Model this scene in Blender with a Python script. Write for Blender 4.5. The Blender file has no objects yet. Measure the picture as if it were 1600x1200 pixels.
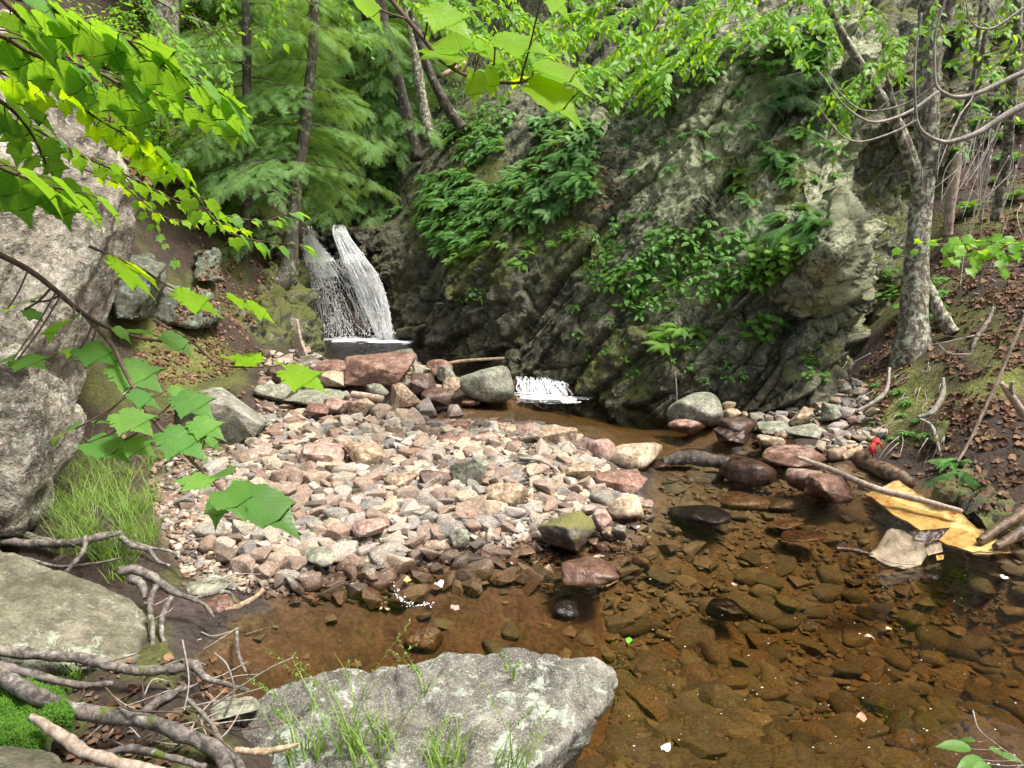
import bpy, bmesh, math, random
import numpy as np
from mathutils import Vector, Matrix
from mathutils.bvhtree import BVHTree
R = math.radians
S = bpy.context.scene
C = S.collection
# ------------------------------------------------------------ camera, light
FPX, PITCH, CAMZ = 1209.0, 12.0, 1.7          # focal length in pixels of the 1600 px wide photograph
cam_d = bpy.data.cameras.new('camera'); cam = bpy.data.objects.new('camera', cam_d); C.objects.link(cam)
cam.location = (0, 0, CAMZ); cam.rotation_euler = (R(90 - PITCH), 0, 0)
cam_d.sensor_width = 36; cam_d.lens = 36 * FPX / 1600; cam_d.clip_start = .02; cam_d.clip_end = 500
S.camera = cam
SUN_EL, SUN_AZ = 66.0, 110.0                   # azimuth clockwise from +Y
w = bpy.data.worlds.new('World'); S.world = w; w.use_nodes = True
wn = w.node_tree; bg = wn.nodes['Background']
sk = wn.nodes.new('ShaderNodeTexSky'); sk.sky_type = 'NISHITA'; sk.sun_disc = False
sk.sun_elevation = R(SUN_EL); sk.sun_rotation = R(SUN_AZ)
sk.air_density = 1.0; sk.dust_density = 5.0; sk.ozone_density = 1.0
tint = wn.nodes.new('ShaderNodeMix'); tint.data_type = 'RGBA'; tint.blend_type = 'MULTIPLY'; tint.inputs[0].default_value = 1
wn.links.new(sk.outputs[0], tint.inputs[6]); tint.inputs[7].default_value = (1, .93, .80, 1)      # thin cloud: less blue than a clear sky
wn.links.new(tint.outputs[2], bg.inputs[0]); bg.inputs[1].default_value = .15
sd = bpy.data.lights.new('sun', 'SUN'); sd.energy = 3.3; sd.angle = R(12); sd.color = (1, .97, .93)
so = bpy.data.objects.new('sun', sd); C.objects.link(so)
sdir = Vector((math.sin(R(SUN_AZ)) * math.cos(R(SUN_EL)), math.cos(R(SUN_AZ)) * math.cos(R(SUN_EL)), math.sin(R(SUN_EL))))
so.rotation_euler = sdir.to_track_quat('Z', 'Y').to_euler(); so.location = (0, 0, 20)
vs = S.view_settings; vs.view_transform = 'Standard'; vs.look = 'None'; vs.gamma = 1; vs.exposure = .8
S.render.engine = 'CYCLES'; cy = S.cycles
cy.max_bounces = 7; cy.diffuse_bounces = 3; cy.glossy_bounces = 3; cy.transmission_bounces = 4
cy.transparent_max_bounces = 16; cy.volume_bounces = 0
cy.caustics_reflective = False; cy.caustics_refractive = False
cy.use_denoising = True; cy.use_adaptive_sampling = True; cy.adaptive_threshold = .02
try: cy.denoiser = 'OPENIMAGEDENOISE'; cy.denoising_input_passes = 'RGB_ALBEDO_NORMAL'
except Exception: pass
cy.sample_clamp_indirect = 6
# ------------------------------------------------------------ pixel <-> world
cp, sp = math.cos(R(PITCH)), math.sin(R(PITCH))
def ray(px, py):
    a = (px - 800) / FPX; b = (600 - py) / FPX
    return np.array([a, cp + sp * b, -sp + cp * b])
def at(px, py, Y):                            # the point seen at that pixel, Y metres in front
    r = ray(px, py); t = Y / r[1]
    return np.array([r[0] * t, Y, CAMZ + r[2] * t])
def gz(px, py, z):                            # the point seen at that pixel at height z
    r = ray(px, py); t = (z - CAMZ) / r[2]
    return np.array([r[0] * t, r[1] * t, z])
def proj(P):
    P = np.atleast_2d(P); y = P[:, 1]; z = P[:, 2] - CAMZ
    d = cp * y - sp * z; u = sp * y + cp * z
    return np.stack([800 + FPX * P[:, 0] / d, 600 - FPX * u / d], 1)
def inpoly(px, py, poly):
    px = np.asarray(px, float); py = np.asarray(py, float); c = np.zeros(px.shape, bool); n = len(poly)
    for i in range(n):
        x0, y0 = poly[i]; x1, y1 = poly[(i + 1) % n]
        if y0 == y1: continue
        k = ((y0 > py) != (y1 > py)) & (px < (x1 - x0) * (py - y0) / (y1 - y0) + x0)
        c ^= k
    return c
# ------------------------------------------------------------ numpy noise
def h3(i, j, k, s):
    n = (i.astype(np.int64) * 374761393 + j.astype(np.int64) * 668265263 + k.astype(np.int64) * 2147483647 + s * 1274126177) & 0xffffffff
    n = ((n ^ (n >> 13)) * 1274126177) & 0xffffffff
    n = ((n ^ (n >> 15)) * 2246822519) & 0xffffffff
    return ((n ^ (n >> 16)) & 0xffffff) / float(0xffffff)
def vno(P, s=0):
    f = np.floor(P); t = P - f; t = t * t * (3 - 2 * t); f = f.astype(np.int64); r = 0
    for a in (0, 1):
        for b in (0, 1):
            for c in (0, 1):
                wt = (t[:, 0] if a else 1 - t[:, 0]) * (t[:, 1] if b else 1 - t[:, 1]) * (t[:, 2] if c else 1 - t[:, 2])
                r = r + wt * h3(f[:, 0] + a, f[:, 1] + b, f[:, 2] + c, s)
    return r * 2 - 1
def fbm(P, freq, octs=4, s=0, g=.5):
    r = 0; a = 1.
    for o in range(octs):
        r = r + a * vno(P * freq + o * 17.3, s + o); freq *= 2.03; a *= g
    return r
def facet(P, size, s=0, rot=None, st=(1, 1, 1), slope=.9):
    """blocky fracture: height per cell with a tilted plane of its own; returns (height, edge distance)"""
    Q = P if rot is None else P @ rot
    Q = Q / (np.array(st) * size)
    Q = Q + .1 * np.stack([vno(Q * .8 + 5, s + 91), vno(Q * .8 + 9, s + 92), vno(Q * .8 + 13, s + 93)], 1)
    f = np.floor(Q).astype(np.int64); n = len(Q)
    F1 = np.full(n, 9.); F2 = np.full(n, 9.); H = np.zeros(n)
    for a in (-1, 0, 1):
        for b in (-1, 0, 1):
            for c in (-1, 0, 1):
                i, j, k = f[:, 0] + a, f[:, 1] + b, f[:, 2] + c
                cx = i + h3(i, j, k, s + 1); cyy = j + h3(i, j, k, s + 2); cz = k + h3(i, j, k, s + 3)
                dx, dy, dz = Q[:, 0] - cx, Q[:, 1] - cyy, Q[:, 2] - cz
                d = np.sqrt(dx * dx + dy * dy + dz * dz)
                hh = h3(i, j, k, s + 4) - .5 + slope * ((h3(i, j, k, s + 5) - .5) * dx + (h3(i, j, k, s + 6) - .5) * dy + (h3(i, j, k, s + 7) - .5) * dz)
                m = d < F1
                F2 = np.where(m, F1, np.minimum(F2, d)); H = np.where(m, hh, H); F1 = np.where(m, d, F1)
    return H, F2 - F1
def rotm(axis, deg):
    return np.array(Matrix.Rotation(R(deg), 3, Vector(axis)))
# ------------------------------------------------------------ meshes
def mesh(name, V, F, mat=None, uv=None, smooth=True, parent=None, link=True):
    """V (n,3); F: one (m,k) int array or a list of such arrays"""
    F = [f for f in (F if isinstance(F, (list, tuple)) else [F]) if f is not None and len(f)]
    me = bpy.data.meshes.new(name); V = np.ascontiguousarray(V, np.float32)
    me.vertices.add(len(V)); me.vertices.foreach_set('co', V.ravel())
    L = np.concatenate([np.asarray(f).ravel() for f in F]).astype(np.int32)
    tot = np.concatenate([np.full(len(f), np.asarray(f).shape[1]) for f in F]).astype(np.int32)
    me.loops.add(len(L)); me.loops.foreach_set('vertex_index', L)
    me.polygons.add(len(tot)); me.polygons.foreach_set('loop_start', (np.cumsum(tot) - tot).astype(np.int32))
    try: me.polygons.foreach_set('loop_total', tot)
    except Exception: pass
    if smooth: me.polygons.foreach_set('use_smooth', np.ones(len(tot), bool))
    if uv is not None:
        l = me.uv_layers.new(name='UVMap'); l.data.foreach_set('uv', np.ascontiguousarray(uv, np.float32)[L].ravel())
    me.update(calc_edges=True); me.validate()
    if mat: me.materials.append(mat)
    if not link: return me
    o = bpy.data.objects.new(name, me); C.objects.link(o)
    if parent: o.parent = parent
    return o
def tag(o, label=None, cat=None, group=None, kind=None):
    if label: o['label'] = label
    if cat: o['category'] = cat
    if group: o['group'] = group
    if kind: o['kind'] = kind
    return o
def thing(name, label, cat, loc=(0, 0, 0), group=None):
    o = bpy.data.objects.new(name, None); o.empty_display_size = .1; C.objects.link(o); o.location = loc
    return tag(o, label, cat, group)
def grid_faces(nr, nc):
    i = np.arange(nr * nc).reshape(nr, nc)
    return np.stack([i[:-1, :-1].ravel(), i[:-1, 1:].ravel(), i[1:, 1:].ravel(), i[1:, :-1].ravel()], 1)
class Acc:
    def __init__(s): s.V = []; s.F3 = []; s.F4 = []; s.U = []; s.n = 0
    def add(s, T, A=None, O=None):            # template, A (k,3,3) columns are the axes, O (k,3)
        V, F3, F4, U = T
        if A is None: W = V[None]; k = 1
        else:
            A = np.asarray(A); O = np.asarray(O)
            if A.ndim == 2: A = A[None]; O = O[None]
            W = np.einsum('kij,nj->kni', A, V) + O[:, None, :]; k = len(A)
        off = s.n + np.arange(k) * len(V)
        s.V.append(W.reshape(-1, 3)); s.n += k * len(V)
        if F3 is not None and len(F3): s.F3.append((F3[None] + off[:, None, None]).reshape(-1, 3))
        if F4 is not None and len(F4): s.F4.append((F4[None] + off[:, None, None]).reshape(-1, 4))
        s.U.append(np.tile(U if U is not None else np.zeros((len(V), 2)), (k, 1)))
    def T(s):
        return (np.concatenate(s.V), np.concatenate(s.F3) if s.F3 else None, np.concatenate(s.F4) if s.F4 else None, np.concatenate(s.U))
    def obj(s, name, mat, parent=None, smooth=True, link=True, origin=None):
        V, a, b, U = s.T()
        if origin is not None: V = V - np.asarray(origin)
        o = mesh(name, V, [a, b], mat, U, smooth, parent, link)
        if origin is not None and link and parent is None: o.location = origin
        return o
def nrm(v): return v / (np.linalg.norm(v, axis=-1, keepdims=True) + 1e-12)
def frames(ydir, up, scale, roll=None):
    """columns x,y,z: y along ydir, z near up"""
    y = nrm(np.atleast_2d(ydir)); u = np.broadcast_to(np.asarray(up, float), y.shape)
    x = nrm(np.cross(y, u)); z = np.cross(x, y)
    if roll is not None:
        c, s_ = np.cos(roll)[:, None], np.sin(roll)[:, None]; x, z = x * c + z * s_, z * c - x * s_
    sc = np.broadcast_to(np.asarray(scale, float), (len(y),))[:, None, None]
    return np.stack([x, y, z], 2) * sc
def spline(P, n):
    P = np.asarray(P, float)
    if len(P) < 3: t = np.linspace(0, 1, n)[:, None]; return P[0] * (1 - t) + P[-1] * t
    Q = np.vstack([2 * P[0] - P[1], P, 2 * P[-1] - P[-2]]); m = len(P) - 1
    u = np.linspace(0, m, n); i = np.minimum(u.astype(int), m - 1); t = (u - i)[:, None]
    a, b, c, d = Q[i], Q[i + 1], Q[i + 2], Q[i + 3]
    return .5 * (2 * b + (c - a) * t + (2 * a - 5 * b + 4 * c - d) * t ** 2 + (3 * b - a - 3 * c + d) * t ** 3)
def tube(P, rad, n=24, seg=8, rough=.0, s=0, cap=True, flat=1.0):
    P = spline(P, n); rad = np.interp(np.linspace(0, 1, n), np.linspace(0, 1, len(np.atleast_1d(rad))), np.atleast_1d(rad))
    T = nrm(np.gradient(P, axis=0)); up = np.array([0, 0, 1.]) if abs(T[0, 2]) < .9 else np.array([1., 0, 0])
    x = nrm(np.cross(T[0], up)); X = []
    for t in T: x = nrm(x - t * np.dot(x, t)); X.append(x)
    X = np.array(X); Y = np.cross(T, X); a = np.linspace(0, 2 * np.pi, seg, endpoint=False)
    ring = X[:, None] * np.cos(a)[None, :, None] + Y[:, None] * np.sin(a)[None, :, None] * flat
    V = P[:, None] + ring * rad[:, None, None]
    if rough:
        q = V.reshape(-1, 3); d = fbm(q, .6 / rad.max(), 3, s).reshape(n, seg)
        V = P[:, None] + ring * (rad[:, None] * (1 + rough * d))[..., None]
    V = V.reshape(-1, 3); i = np.arange(n * seg).reshape(n, seg); j = np.roll(i, -1, 1)
    F4 = np.stack([i[:-1].ravel(), j[:-1].ravel(), j[1:].ravel(), i[1:].ravel()], 1)
    U = np.stack([np.tile(a / 6.2832, n), np.repeat(np.linspace(0, 1, n), seg)], 1); F3 = None
    if cap:
        V = np.vstack([V, P[0], P[-1]]); U = np.vstack([U, [0, 0], [0, 1]]); b = n * seg
        F3 = np.vstack([np.stack([np.full(seg, b), j[0], i[0]], 1), np.stack([np.full(seg, b + 1), i[-1], j[-1]], 1)])
    return V, F3, F4, U
_ico = {}
def ico(sub):
    if sub not in _ico:
        b = bmesh.new(); bmesh.ops.create_icosphere(b, subdivisions=sub, radius=1)
        _ico[sub] = (np.array([v.co[:] for v in b.verts]), np.array([[v.index for v in f.verts] for f in b.faces])); b.free()
    return _ico[sub]
def rock_verts(seed, sub=3, p=14, planes=16, noise=.04, flat=1.0):
    g = np.random.default_rng(seed); V, F = ico(sub); V = nrm(V)
    n = nrm(g.normal(size=(planes, 3))); d = g.uniform(.62, 1., planes)
    n = np.vstack([n, [[0, 0, 1], [0, 0, -1]]]); d = np.append(d, [.75 * flat, .8 * flat])
    c = np.maximum(V @ n.T, 0) / d; r = (np.sum(c ** p, 1) + 1e-9) ** (-1 / p)
    W = V * np.minimum(r, 1.35)[:, None]
    W = W * (1 + noise * fbm(W, 2.2, 4, seed % 97)[:, None])
    lo, hi = W.min(0), W.max(0); W = (W - (lo + hi) / 2) / (hi - lo)   # unit box
    return W, F
def chip_verts(seed, npts=11, cuts=2, bev=.05, noise=.012, flat=1.):
    """a broken stone: hull of a few points, edges slightly worn, faces subdivided; unit box"""
    g = np.random.default_rng(seed); P = nrm(g.normal(size=(npts, 3))) * g.uniform(.75, 1., (npts, 1)); P = np.sign(P) * np.abs(P) ** .75
    bm = bmesh.new(); vs_ = [bm.verts.new(tuple(p)) for p in P]; r = bmesh.ops.convex_hull(bm, input=vs_)
    kill = list({g_ for g_ in list(r['geom_interior']) + list(r['geom_unused']) if isinstance(g_, bmesh.types.BMVert) and g_.is_valid})
    bmesh.ops.delete(bm, geom=kill, context='VERTS'); bmesh.ops.dissolve_limit(bm, angle_limit=R(14), verts=bm.verts[:], edges=bm.edges[:])
    bmesh.ops.bevel(bm, geom=bm.edges[:], offset=bev, segments=2, affect='EDGES', profile=.6, clamp_overlap=True)
    bmesh.ops.triangulate(bm, faces=bm.faces[:])
    for _ in range(cuts):
        le = [e for e in bm.edges if e.calc_length() > .12]
        bmesh.ops.subdivide_edges(bm, edges=le, cuts=1); bmesh.ops.triangulate(bm, faces=bm.faces[:])
    bmesh.ops.recalc_face_normals(bm, faces=bm.faces[:]); bm.verts.index_update()
    V = np.array([v.co[:] for v in bm.verts]); F = np.array([[v.index for v in f.verts] for f in bm.faces]); bm.free()
    V = V * (1 + noise * 2 * fbm(V, 2.5, 4, seed % 91)[:, None]); lo, hi = V.min(0), V.max(0); return (V - (lo + hi) / 2) / (hi - lo), F
def hull_rock(name, hulls, voxel, mat, facets=((.3, .05),), noise=.02, nf=5, s=0, smoothit=2, rot=None, st=(1, 1, 1), crack=.3):
    bm = bmesh.new()
    for pts in hulls:
        vs_ = [bm.verts.new(tuple(p)) for p in pts]
        r = bmesh.ops.convex_hull(bm, input=vs_)
        kill = list({g_ for g_ in list(r['geom_interior']) + list(r['geom_unused']) if isinstance(g_, bmesh.types.BMVert) and g_.is_valid})
        bmesh.ops.delete(bm, geom=kill, context='VERTS')
    me = bpy.data.meshes.new(name); bm.to_mesh(me); bm.free()
    o = bpy.data.objects.new(name, me); C.objects.link(o)
    md = o.modifiers.new('r', 'REMESH'); md.mode = 'VOXEL'; md.voxel_size = voxel
    ms = o.modifiers.new('s', 'SMOOTH'); ms.iterations = smoothit; ms.factor = .5
    dg = bpy.context.evaluated_depsgraph_get(); dg.update()
    m2 = bpy.data.meshes.new_from_object(o.evaluated_get(dg)); o.modifiers.clear()
    V = np.zeros(len(m2.vertices) * 3); m2.vertices.foreach_get('co', V); V = V.reshape(-1, 3)
    N = np.zeros(len(m2.vertices) * 3); m2.vertices.foreach_get('normal', N); N = N.reshape(-1, 3)
    d = noise * fbm(V, nf, 5, s)
    for k, (size, amp) in enumerate(facets):
        H, E = facet(V, size, s + 11 * k, rot, st); d = d + amp * (H - crack * np.exp(-(E / .05) ** 2))
    V = V + N * d[:, None]; c = V.mean(0)
    m2.vertices.foreach_set('co', (V - c).astype(np.float32).ravel())
    m2.polygons.foreach_set('use_smooth', np.ones(len(m2.polygons), bool)); m2.update()
    m2.materials.clear(); m2.materials.append(mat); m2.name = name
    o.data = m2; bpy.data.meshes.remove(me); o.location = c
    return o
# ------------------------------------------------------------ materials
class NT:
    def __init__(s, name):
        s.m = bpy.data.materials.new(name); s.m.use_nodes = True; s.t = s.m.node_tree; s.t.nodes.clear()
        s.out = s.t.nodes.new('ShaderNodeOutputMaterial')
    def n(s, ty, **k):
        x = s.t.nodes.new('ShaderNode' + ty)
        for a, v in k.items():
            if a.startswith('_'): setattr(x, a[1:], v)
        for a, v in k.items():
            if a.startswith('_'): continue
            key = int(a[1:]) if a[0] == 'i' and a[1:].isdigit() else a.replace('__', ' ')
            s.set(x.inputs[key], v)
        return x
    def set(s, inp, v):
        if isinstance(v, bpy.types.NodeSocket): s.t.links.new(v, inp)
        elif isinstance(v, bpy.types.Node): s.t.links.new(v.outputs[0], inp)
        else:
            if isinstance(v, (tuple, list)) and len(v) == 3 and inp.type == 'RGBA': v = (*v, 1)
            inp.default_value = v
    def math(s, op, a, b=0., c=None, clamp=False):
        x = s.n('Math', _operation=op, _use_clamp=clamp, i0=a, i1=b)
        if c is not None: s.set(x.inputs[2], c)
        return x.outputs[0]
    def mix(s, f, a, b, mode='MIX'):
        x = s.t.nodes.new('ShaderNodeMix'); x.data_type = 'RGBA'; x.blend_type = mode
        s.set(x.inputs[0], f); s.set(x.inputs[6], a); s.set(x.inputs[7], b); return x.outputs[2]
    def ramp(s, f, stops, interp='LINEAR'):
        x = s.t.nodes.new('ShaderNodeValToRGB'); e = x.color_ramp.elements; x.color_ramp.interpolation = interp
        while len(e) < len(stops): e.new(.5)
        for q, (p, c) in zip(e, stops): q.position = p; q.color = (*c, 1) if len(c) == 3 else c
        s.set(x.inputs[0], f); return x.outputs[0]
    def noise(s, vec, scale, detail=5, rough=.55, dist=0.):
        return s.n('TexNoise', Vector=vec, Scale=scale, Detail=detail, Roughness=rough, Distortion=dist).outputs[0]
    def step(s, f, lo, hi): 
        x = s.n('MapRange', i0=f, i1=lo, i2=hi, i3=0., i4=1.); x.interpolation_type = 'SMOOTHSTEP'; return x.outputs[0]
    def bump(s, h, strength, dist=.02, normal=None):
        x = s.n('Bump', Height=h, Strength=strength, Distance=dist)
        if normal is not None: s.set(x.inputs['Normal'], normal)
        return x.outputs[0]
    def end(s, sh, vol=None):
        s.t.links.new(sh if isinstance(sh, bpy.types.NodeSocket) else sh.outputs[0], s.out.inputs[0])
        if vol is not None: s.t.links.new(vol.outputs[0], s.out.inputs[1])
        return s.m
def rock_mat(name, cols, scale=3., lichen=0., lcol=(.42, .47, .38), moss=0., mcol=(.085, .11, .02), rough=.85, bump=.5, wet=0.04,
             grain=60, perobj=False, streak=None, dark=0., speck=.0, mossup=.5, bdist=.03):
    T = NT(name); tc = T.n('TexCoord'); geo = T.n('NewGeometry'); vec = tc.outputs['Object']
    if perobj:
        oi = T.n('ObjectInfo'); vec = T.n('VectorMath', _operation='ADD', i0=vec, i1=T.n('CombineXYZ', X=T.math('MULTIPLY', oi.outputs['Random'], 40.), Y=T.math('MULTIPLY', oi.outputs['Random'], 91.)).outputs[0]).outputs[0]
    v2 = vec
    if streak: v2 = T.n('Mapping', Vector=vec, Rotation=streak[0], Scale=streak[1]).outputs[0]
    n1 = T.noise(v2, scale, 8, .62, .4); n2 = T.noise(vec, scale * 4.3, 6, .6); n3 = T.noise(vec, grain, 3, .7)
    if perobj: base = T.ramp(T.math('ADD', T.math('MULTIPLY', n1, .35), T.math('MULTIPLY', oi.outputs['Random'], .8)), [(i / (len(cols) - 1) * .8 + .15, c) for i, c in enumerate(cols)])
    else: base = T.ramp(n1, [(.3 + .4 * i / (len(cols) - 1), c) for i, c in enumerate(cols)])
    base = T.mix(1., base, T.ramp(n2, [(.32, (.5, .48, .46)), (.68, (1.35, 1.35, 1.37))]), 'MULTIPLY')
    base = T.mix(1., base, T.ramp(n3, [(.3, (.6, .6, .6)), (.65, (1.3, 1.3, 1.3))]), 'MULTIPLY')
    if speck:
        sk_ = T.step(T.noise(vec, grain * 1.7, 2, .5), .58, .64); base = T.mix(T.math('MULTIPLY', sk_, speck), base, (.62, .6, .58))
    if lichen:
        l = T.noise(T.n('VectorMath', _operation='ADD', i0=vec, i1=(7, 3, 9)).outputs[0], scale * 4.5, 9, .8, .6)
        big = T.noise(T.n('VectorMath', _operation='ADD', i0=vec, i1=(1, 33, 9)).outputs[0], scale * .6, 2, .5)
        l = T.math('ADD', l, T.math('MULTIPLY', T.math('SUBTRACT', big, .5), .45))
        base = T.mix(T.math('MULTIPLY', T.step(l, .64 - .2 * lichen, .7 - .2 * lichen), .85), base, T.mix(n3, lcol, tuple(c * .72 for c in lcol)))
    nz = T.n('SeparateXYZ', Vector=geo.outputs['Normal']).outputs[2]
    if moss:
        l = T.noise(T.n('VectorMath', _operation='ADD', i0=vec, i1=(17, 43, 2)).outputs[0], scale * 1.1, 7, .65, .3)
        l = T.math('ADD', l, T.math('MULTIPLY', nz, mossup * .3))
        mk = T.step(l, .80 - .3 * moss, .86 - .3 * moss)
        base = T.mix(mk, base, T.mix(T.noise(vec, 90, 3), tuple(c * .35 for c in mcol), tuple(min(1, c * 1.9) for c in mcol)))
    z = T.n('SeparateXYZ', Vector=geo.outputs['Position']).outputs[2]
    ro = rough
    if wet is not None:
        wz = T.math('ADD', z, T.math('MULTIPLY', T.math('SUBTRACT', n2, .5), .06))
        wf = T.math('SUBTRACT', 1., T.step(wz, wet, wet + .03 + wet * .5))
        base = T.mix(wf, base, T.mix(1., base, (.34, .28, .24), 'MULTIPLY')); ro = T.math('MULTIPLY_ADD', wf, -(rough - .22), rough)
    h = T.math('ADD', T.math('MULTIPLY', n2, .6), T.math('MULTIPLY', n3, .25)); h = T.math('ADD', h, T.math('MULTIPLY', T.noise(vec, grain * .35, 5, .7), .35))
    h = T.math('ADD', h, T.math('MULTIPLY', n1, .8))
    if moss: h = T.math('ADD', h, T.math('MULTIPLY', mk, .3))
    b = T.n('BsdfPrincipled', Base__Color=base, Roughness=ro, Normal=T.bump(h, bump, bdist)); b.inputs['Specular IOR Level'].default_value = .35
    return T.end(b)
def leaf_mat(name, c1, c2, trans=(.3, .5, .03), tf=.45, rough=.5, veins=0., spec=.35):
    T = NT(name); geo = T.n('NewGeometry'); rnd = geo.outputs['Random Per Island']; tc = T.n('TexCoord')
    base = T.mix(rnd, c1, c2); n = T.noise(tc.outputs['Object'], 14, 3)
    base = T.mix(1., base, T.ramp(n, [(.3, (.75, .75, .75)), (.7, (1.2, 1.2, 1.2))]), 'MULTIPLY')
    tr = T.mix(rnd, trans, tuple(c * .75 for c in trans)); nrml = None
    if veins:
        sx = T.n('SeparateXYZ', Vector=tc.outputs['UV']); ax = T.math('ABSOLUTE', sx.outputs[0])
        q = T.math('SUBTRACT', sx.outputs[1], T.math('MULTIPLY', ax, .85))
        fr = T.math('ABSOLUTE', T.math('SUBTRACT', T.math('FRACT', T.math('MULTIPLY', q, 9.)), .5))
        side = T.step(fr, .42, .5); mid = T.math('SUBTRACT', 1., T.step(ax, .004, .014))
        # palmate side veins from the base
        ang = T.math('ABSOLUTE', T.math('SUBTRACT', ax, T.math('MULTIPLY', sx.outputs[1], .72)))
        pal = T.math('SUBTRACT', 1., T.step(ang, .005, .018))
        vv = T.math('MAXIMUM', T.math('MAXIMUM', T.math('MULTIPLY', side, .5), mid), pal)
        tr = T.mix(T.math('MULTIPLY', vv, veins), tr, tuple(c * .35 for c in trans))
        base = T.mix(T.math('MULTIPLY', vv, veins * .6), base, tuple(min(1, c * 1.6 + .02) for c in c1))
        nrml = T.bump(T.math('SUBTRACT', 1., vv), .35, .004)
    b = T.n('BsdfPrincipled', Base__Color=base, Roughness=rough); b.inputs['Specular IOR Level'].default_value = spec
    if nrml is not None: T.set(b.inputs['Normal'], nrml)
    t = T.n('BsdfTranslucent', Color=tr)
    return T.end(T.n('MixShader', i0=tf, i1=b.outputs[0], i2=t.outputs[0]))
def bark_mat(name, c1, c2, lich=None, la=.0, scale=30, bump=.7, zs=.25, rough=.9, moss=0.):
    T = NT(name); tc = T.n('TexCoord'); uvm = T.n('Mapping', Vector=tc.outputs['Object'], Scale=(1, 1, zs)).outputs[0]
    n = T.noise(uvm, scale, 7, .65, .5); n2 = T.noise(tc.outputs['Object'], scale * .25, 4)
    base = T.mix(T.step(n, .35, .65), c1, c2)
    if lich:
        base = T.mix(T.step(T.noise(tc.outputs['Object'], scale * .5, 6, .7), .62 - la * .2, .68 - la * .2), base, lich)
    if moss: base = T.mix(T.step(T.noise(tc.outputs['Object'], 9, 5, .6), .7 - moss * .3, .76 - moss * .3), base, (.09, .12, .02))
    base = T.mix(1., base, T.ramp(n2, [(.3, (.7, .7, .7)), (.7, (1.2, 1.2, 1.2))]), 'MULTIPLY')
    return T.end(T.n('BsdfPrincipled', Base__Color=base, Roughness=rough, Normal=T.bump(n, bump, .01)))
MT = {}
MT['cliff'] = None
gs = [(.14, .105, .08), (.28, .205, .16), (.39, .33, .26), (.23, .22, .195), (.43, .37, .27), (.27, .185, .135), (.41, .37, .32), (.19, .18, .165)]
MT['gravel'] = rock_mat('gravel_stone', gs, 3, perobj=True, bump=.35, grain=26, wet=.035, speck=.15)
T = NT('pebbles'); g_ = T.n('NewGeometry'); tc = T.n('TexCoord')
b_ = T.ramp(g_.outputs['Random Per Island'], [(i / 8 + .06, c) for i, c in enumerate(gs)], 'CONSTANT')
b_ = T.mix(1., b_, T.ramp(T.noise(tc.outputs['Object'], 40, 5), [(.3, (.6, .6, .6)), (.7, (1.25, 1.25, 1.25))]), 'MULTIPLY')
zz = T.n('SeparateXYZ', Vector=g_.outputs['Position']).outputs[2]; wf = T.math('SUBTRACT', 1., T.step(zz, .03, .055))
b_ = T.mix(wf, b_, T.mix(1., b_, (.38, .3, .26), 'MULTIPLY'))
MT['pebble'] = T.end(T.n('BsdfPrincipled', Base__Color=b_, Roughness=T.math('MULTIPLY_ADD', wf, -.55, .85)))
MT['grey'] = rock_mat('grey_rock', [(.16, .15, .125), (.26, .25, .21), (.38, .36, .32)], 2.2, lichen=.5, moss=.15, grain=70, bump=.6)
MT['front'] = rock_mat('lichen_rock', [(.08, .076, .06), (.155, .15, .125), (.27, .263, .225)], 3.2, lichen=.55, lcol=(.44, .5, .42), moss=.42, grain=110, bump=.7, speck=.35, mossup=-.3)
MT['slab'] = rock_mat('mossy_slab_rock', [(.07, .07, .045), (.13, .125, .085), (.19, .18, .13)], 3.4, lichen=.5, lcol=(.38, .43, .34), moss=.1, grain=90, bump=.5)
MT['wall'] = rock_mat('pale_outcrop_rock', [(.08, .073, .056), (.22, .205, .165), (.4, .375, .315)], 2.4, lichen=.35, lcol=(.46, .49, .44), moss=.25, grain=24, bdist=.06, bump=1., speck=.3, streak=((0, .5, .3), (1, 1, .5)))
MT['cream'] = rock_mat('cream_boulder', [(.34, .24, .16), (.5, .4, .28), (.6, .52, .41)], 2.6, grain=45, bump=.35, wet=.03)
MT['tan'] = rock_mat('tan_boulder', [(.22, .15, .1), (.38, .29, .2), (.48, .39, .28)], 5, grain=45, bump=.5, lichen=.1, wet=.03)
MT['pink'] = rock_mat('pink_boulder', [(.26, .15, .12), (.4, .27, .22), (.5, .4, .35)], 4, grain=50, bump=.45, speck=.2, wet=.05)
MT['red'] = rock_mat('red_brown_boulder', [(.13, .07, .05), (.25, .15, .115), (.36, .25, .2)], 3, grain=50, bump=.5, wet=.05)
MT['brown'] = rock_mat('brown_wet_boulder', [(.07, .045, .035), (.15, .1, .08), (.24, .18, .15)], 3, grain=50, bump=.5, rough=.4, wet=.1)
MT['black'] = rock_mat('black_wet_rock', [(.012, .01, .009), (.035, .028, .024), (.08, .065, .06)], 3, grain=50, bump=.7, rough=.2, wet=.1)
MT['greenrock'] = rock_mat('grey_green_lichened_rock', [(.05, .055, .04), (.1, .11, .08), (.17, .18, .14)], 3, grain=40, bump=.7, lichen=.45, lcol=(.26, .33, .26), moss=.35)
MT['green'] = rock_mat('grey_green_boulder', [(.15, .16, .12), (.24, .25, .19), (.33, .33, .27)], 3, grain=50, bump=.5, lichen=.3, wet=.04)
MT['mossyr'] = rock_mat('moss_capped_boulder', [(.08, .08, .06), (.15, .14, .11), (.22, .21, .18)], 3, grain=50, bump=.5, moss=.9, mcol=(.13, .13, .04), wet=.06)
MT['leafF'] = leaf_mat('maple_leaf', (.08, .23, .05), (.18, .38, .07), (.38, .7, .03), .5, .42, veins=.9)
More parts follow.
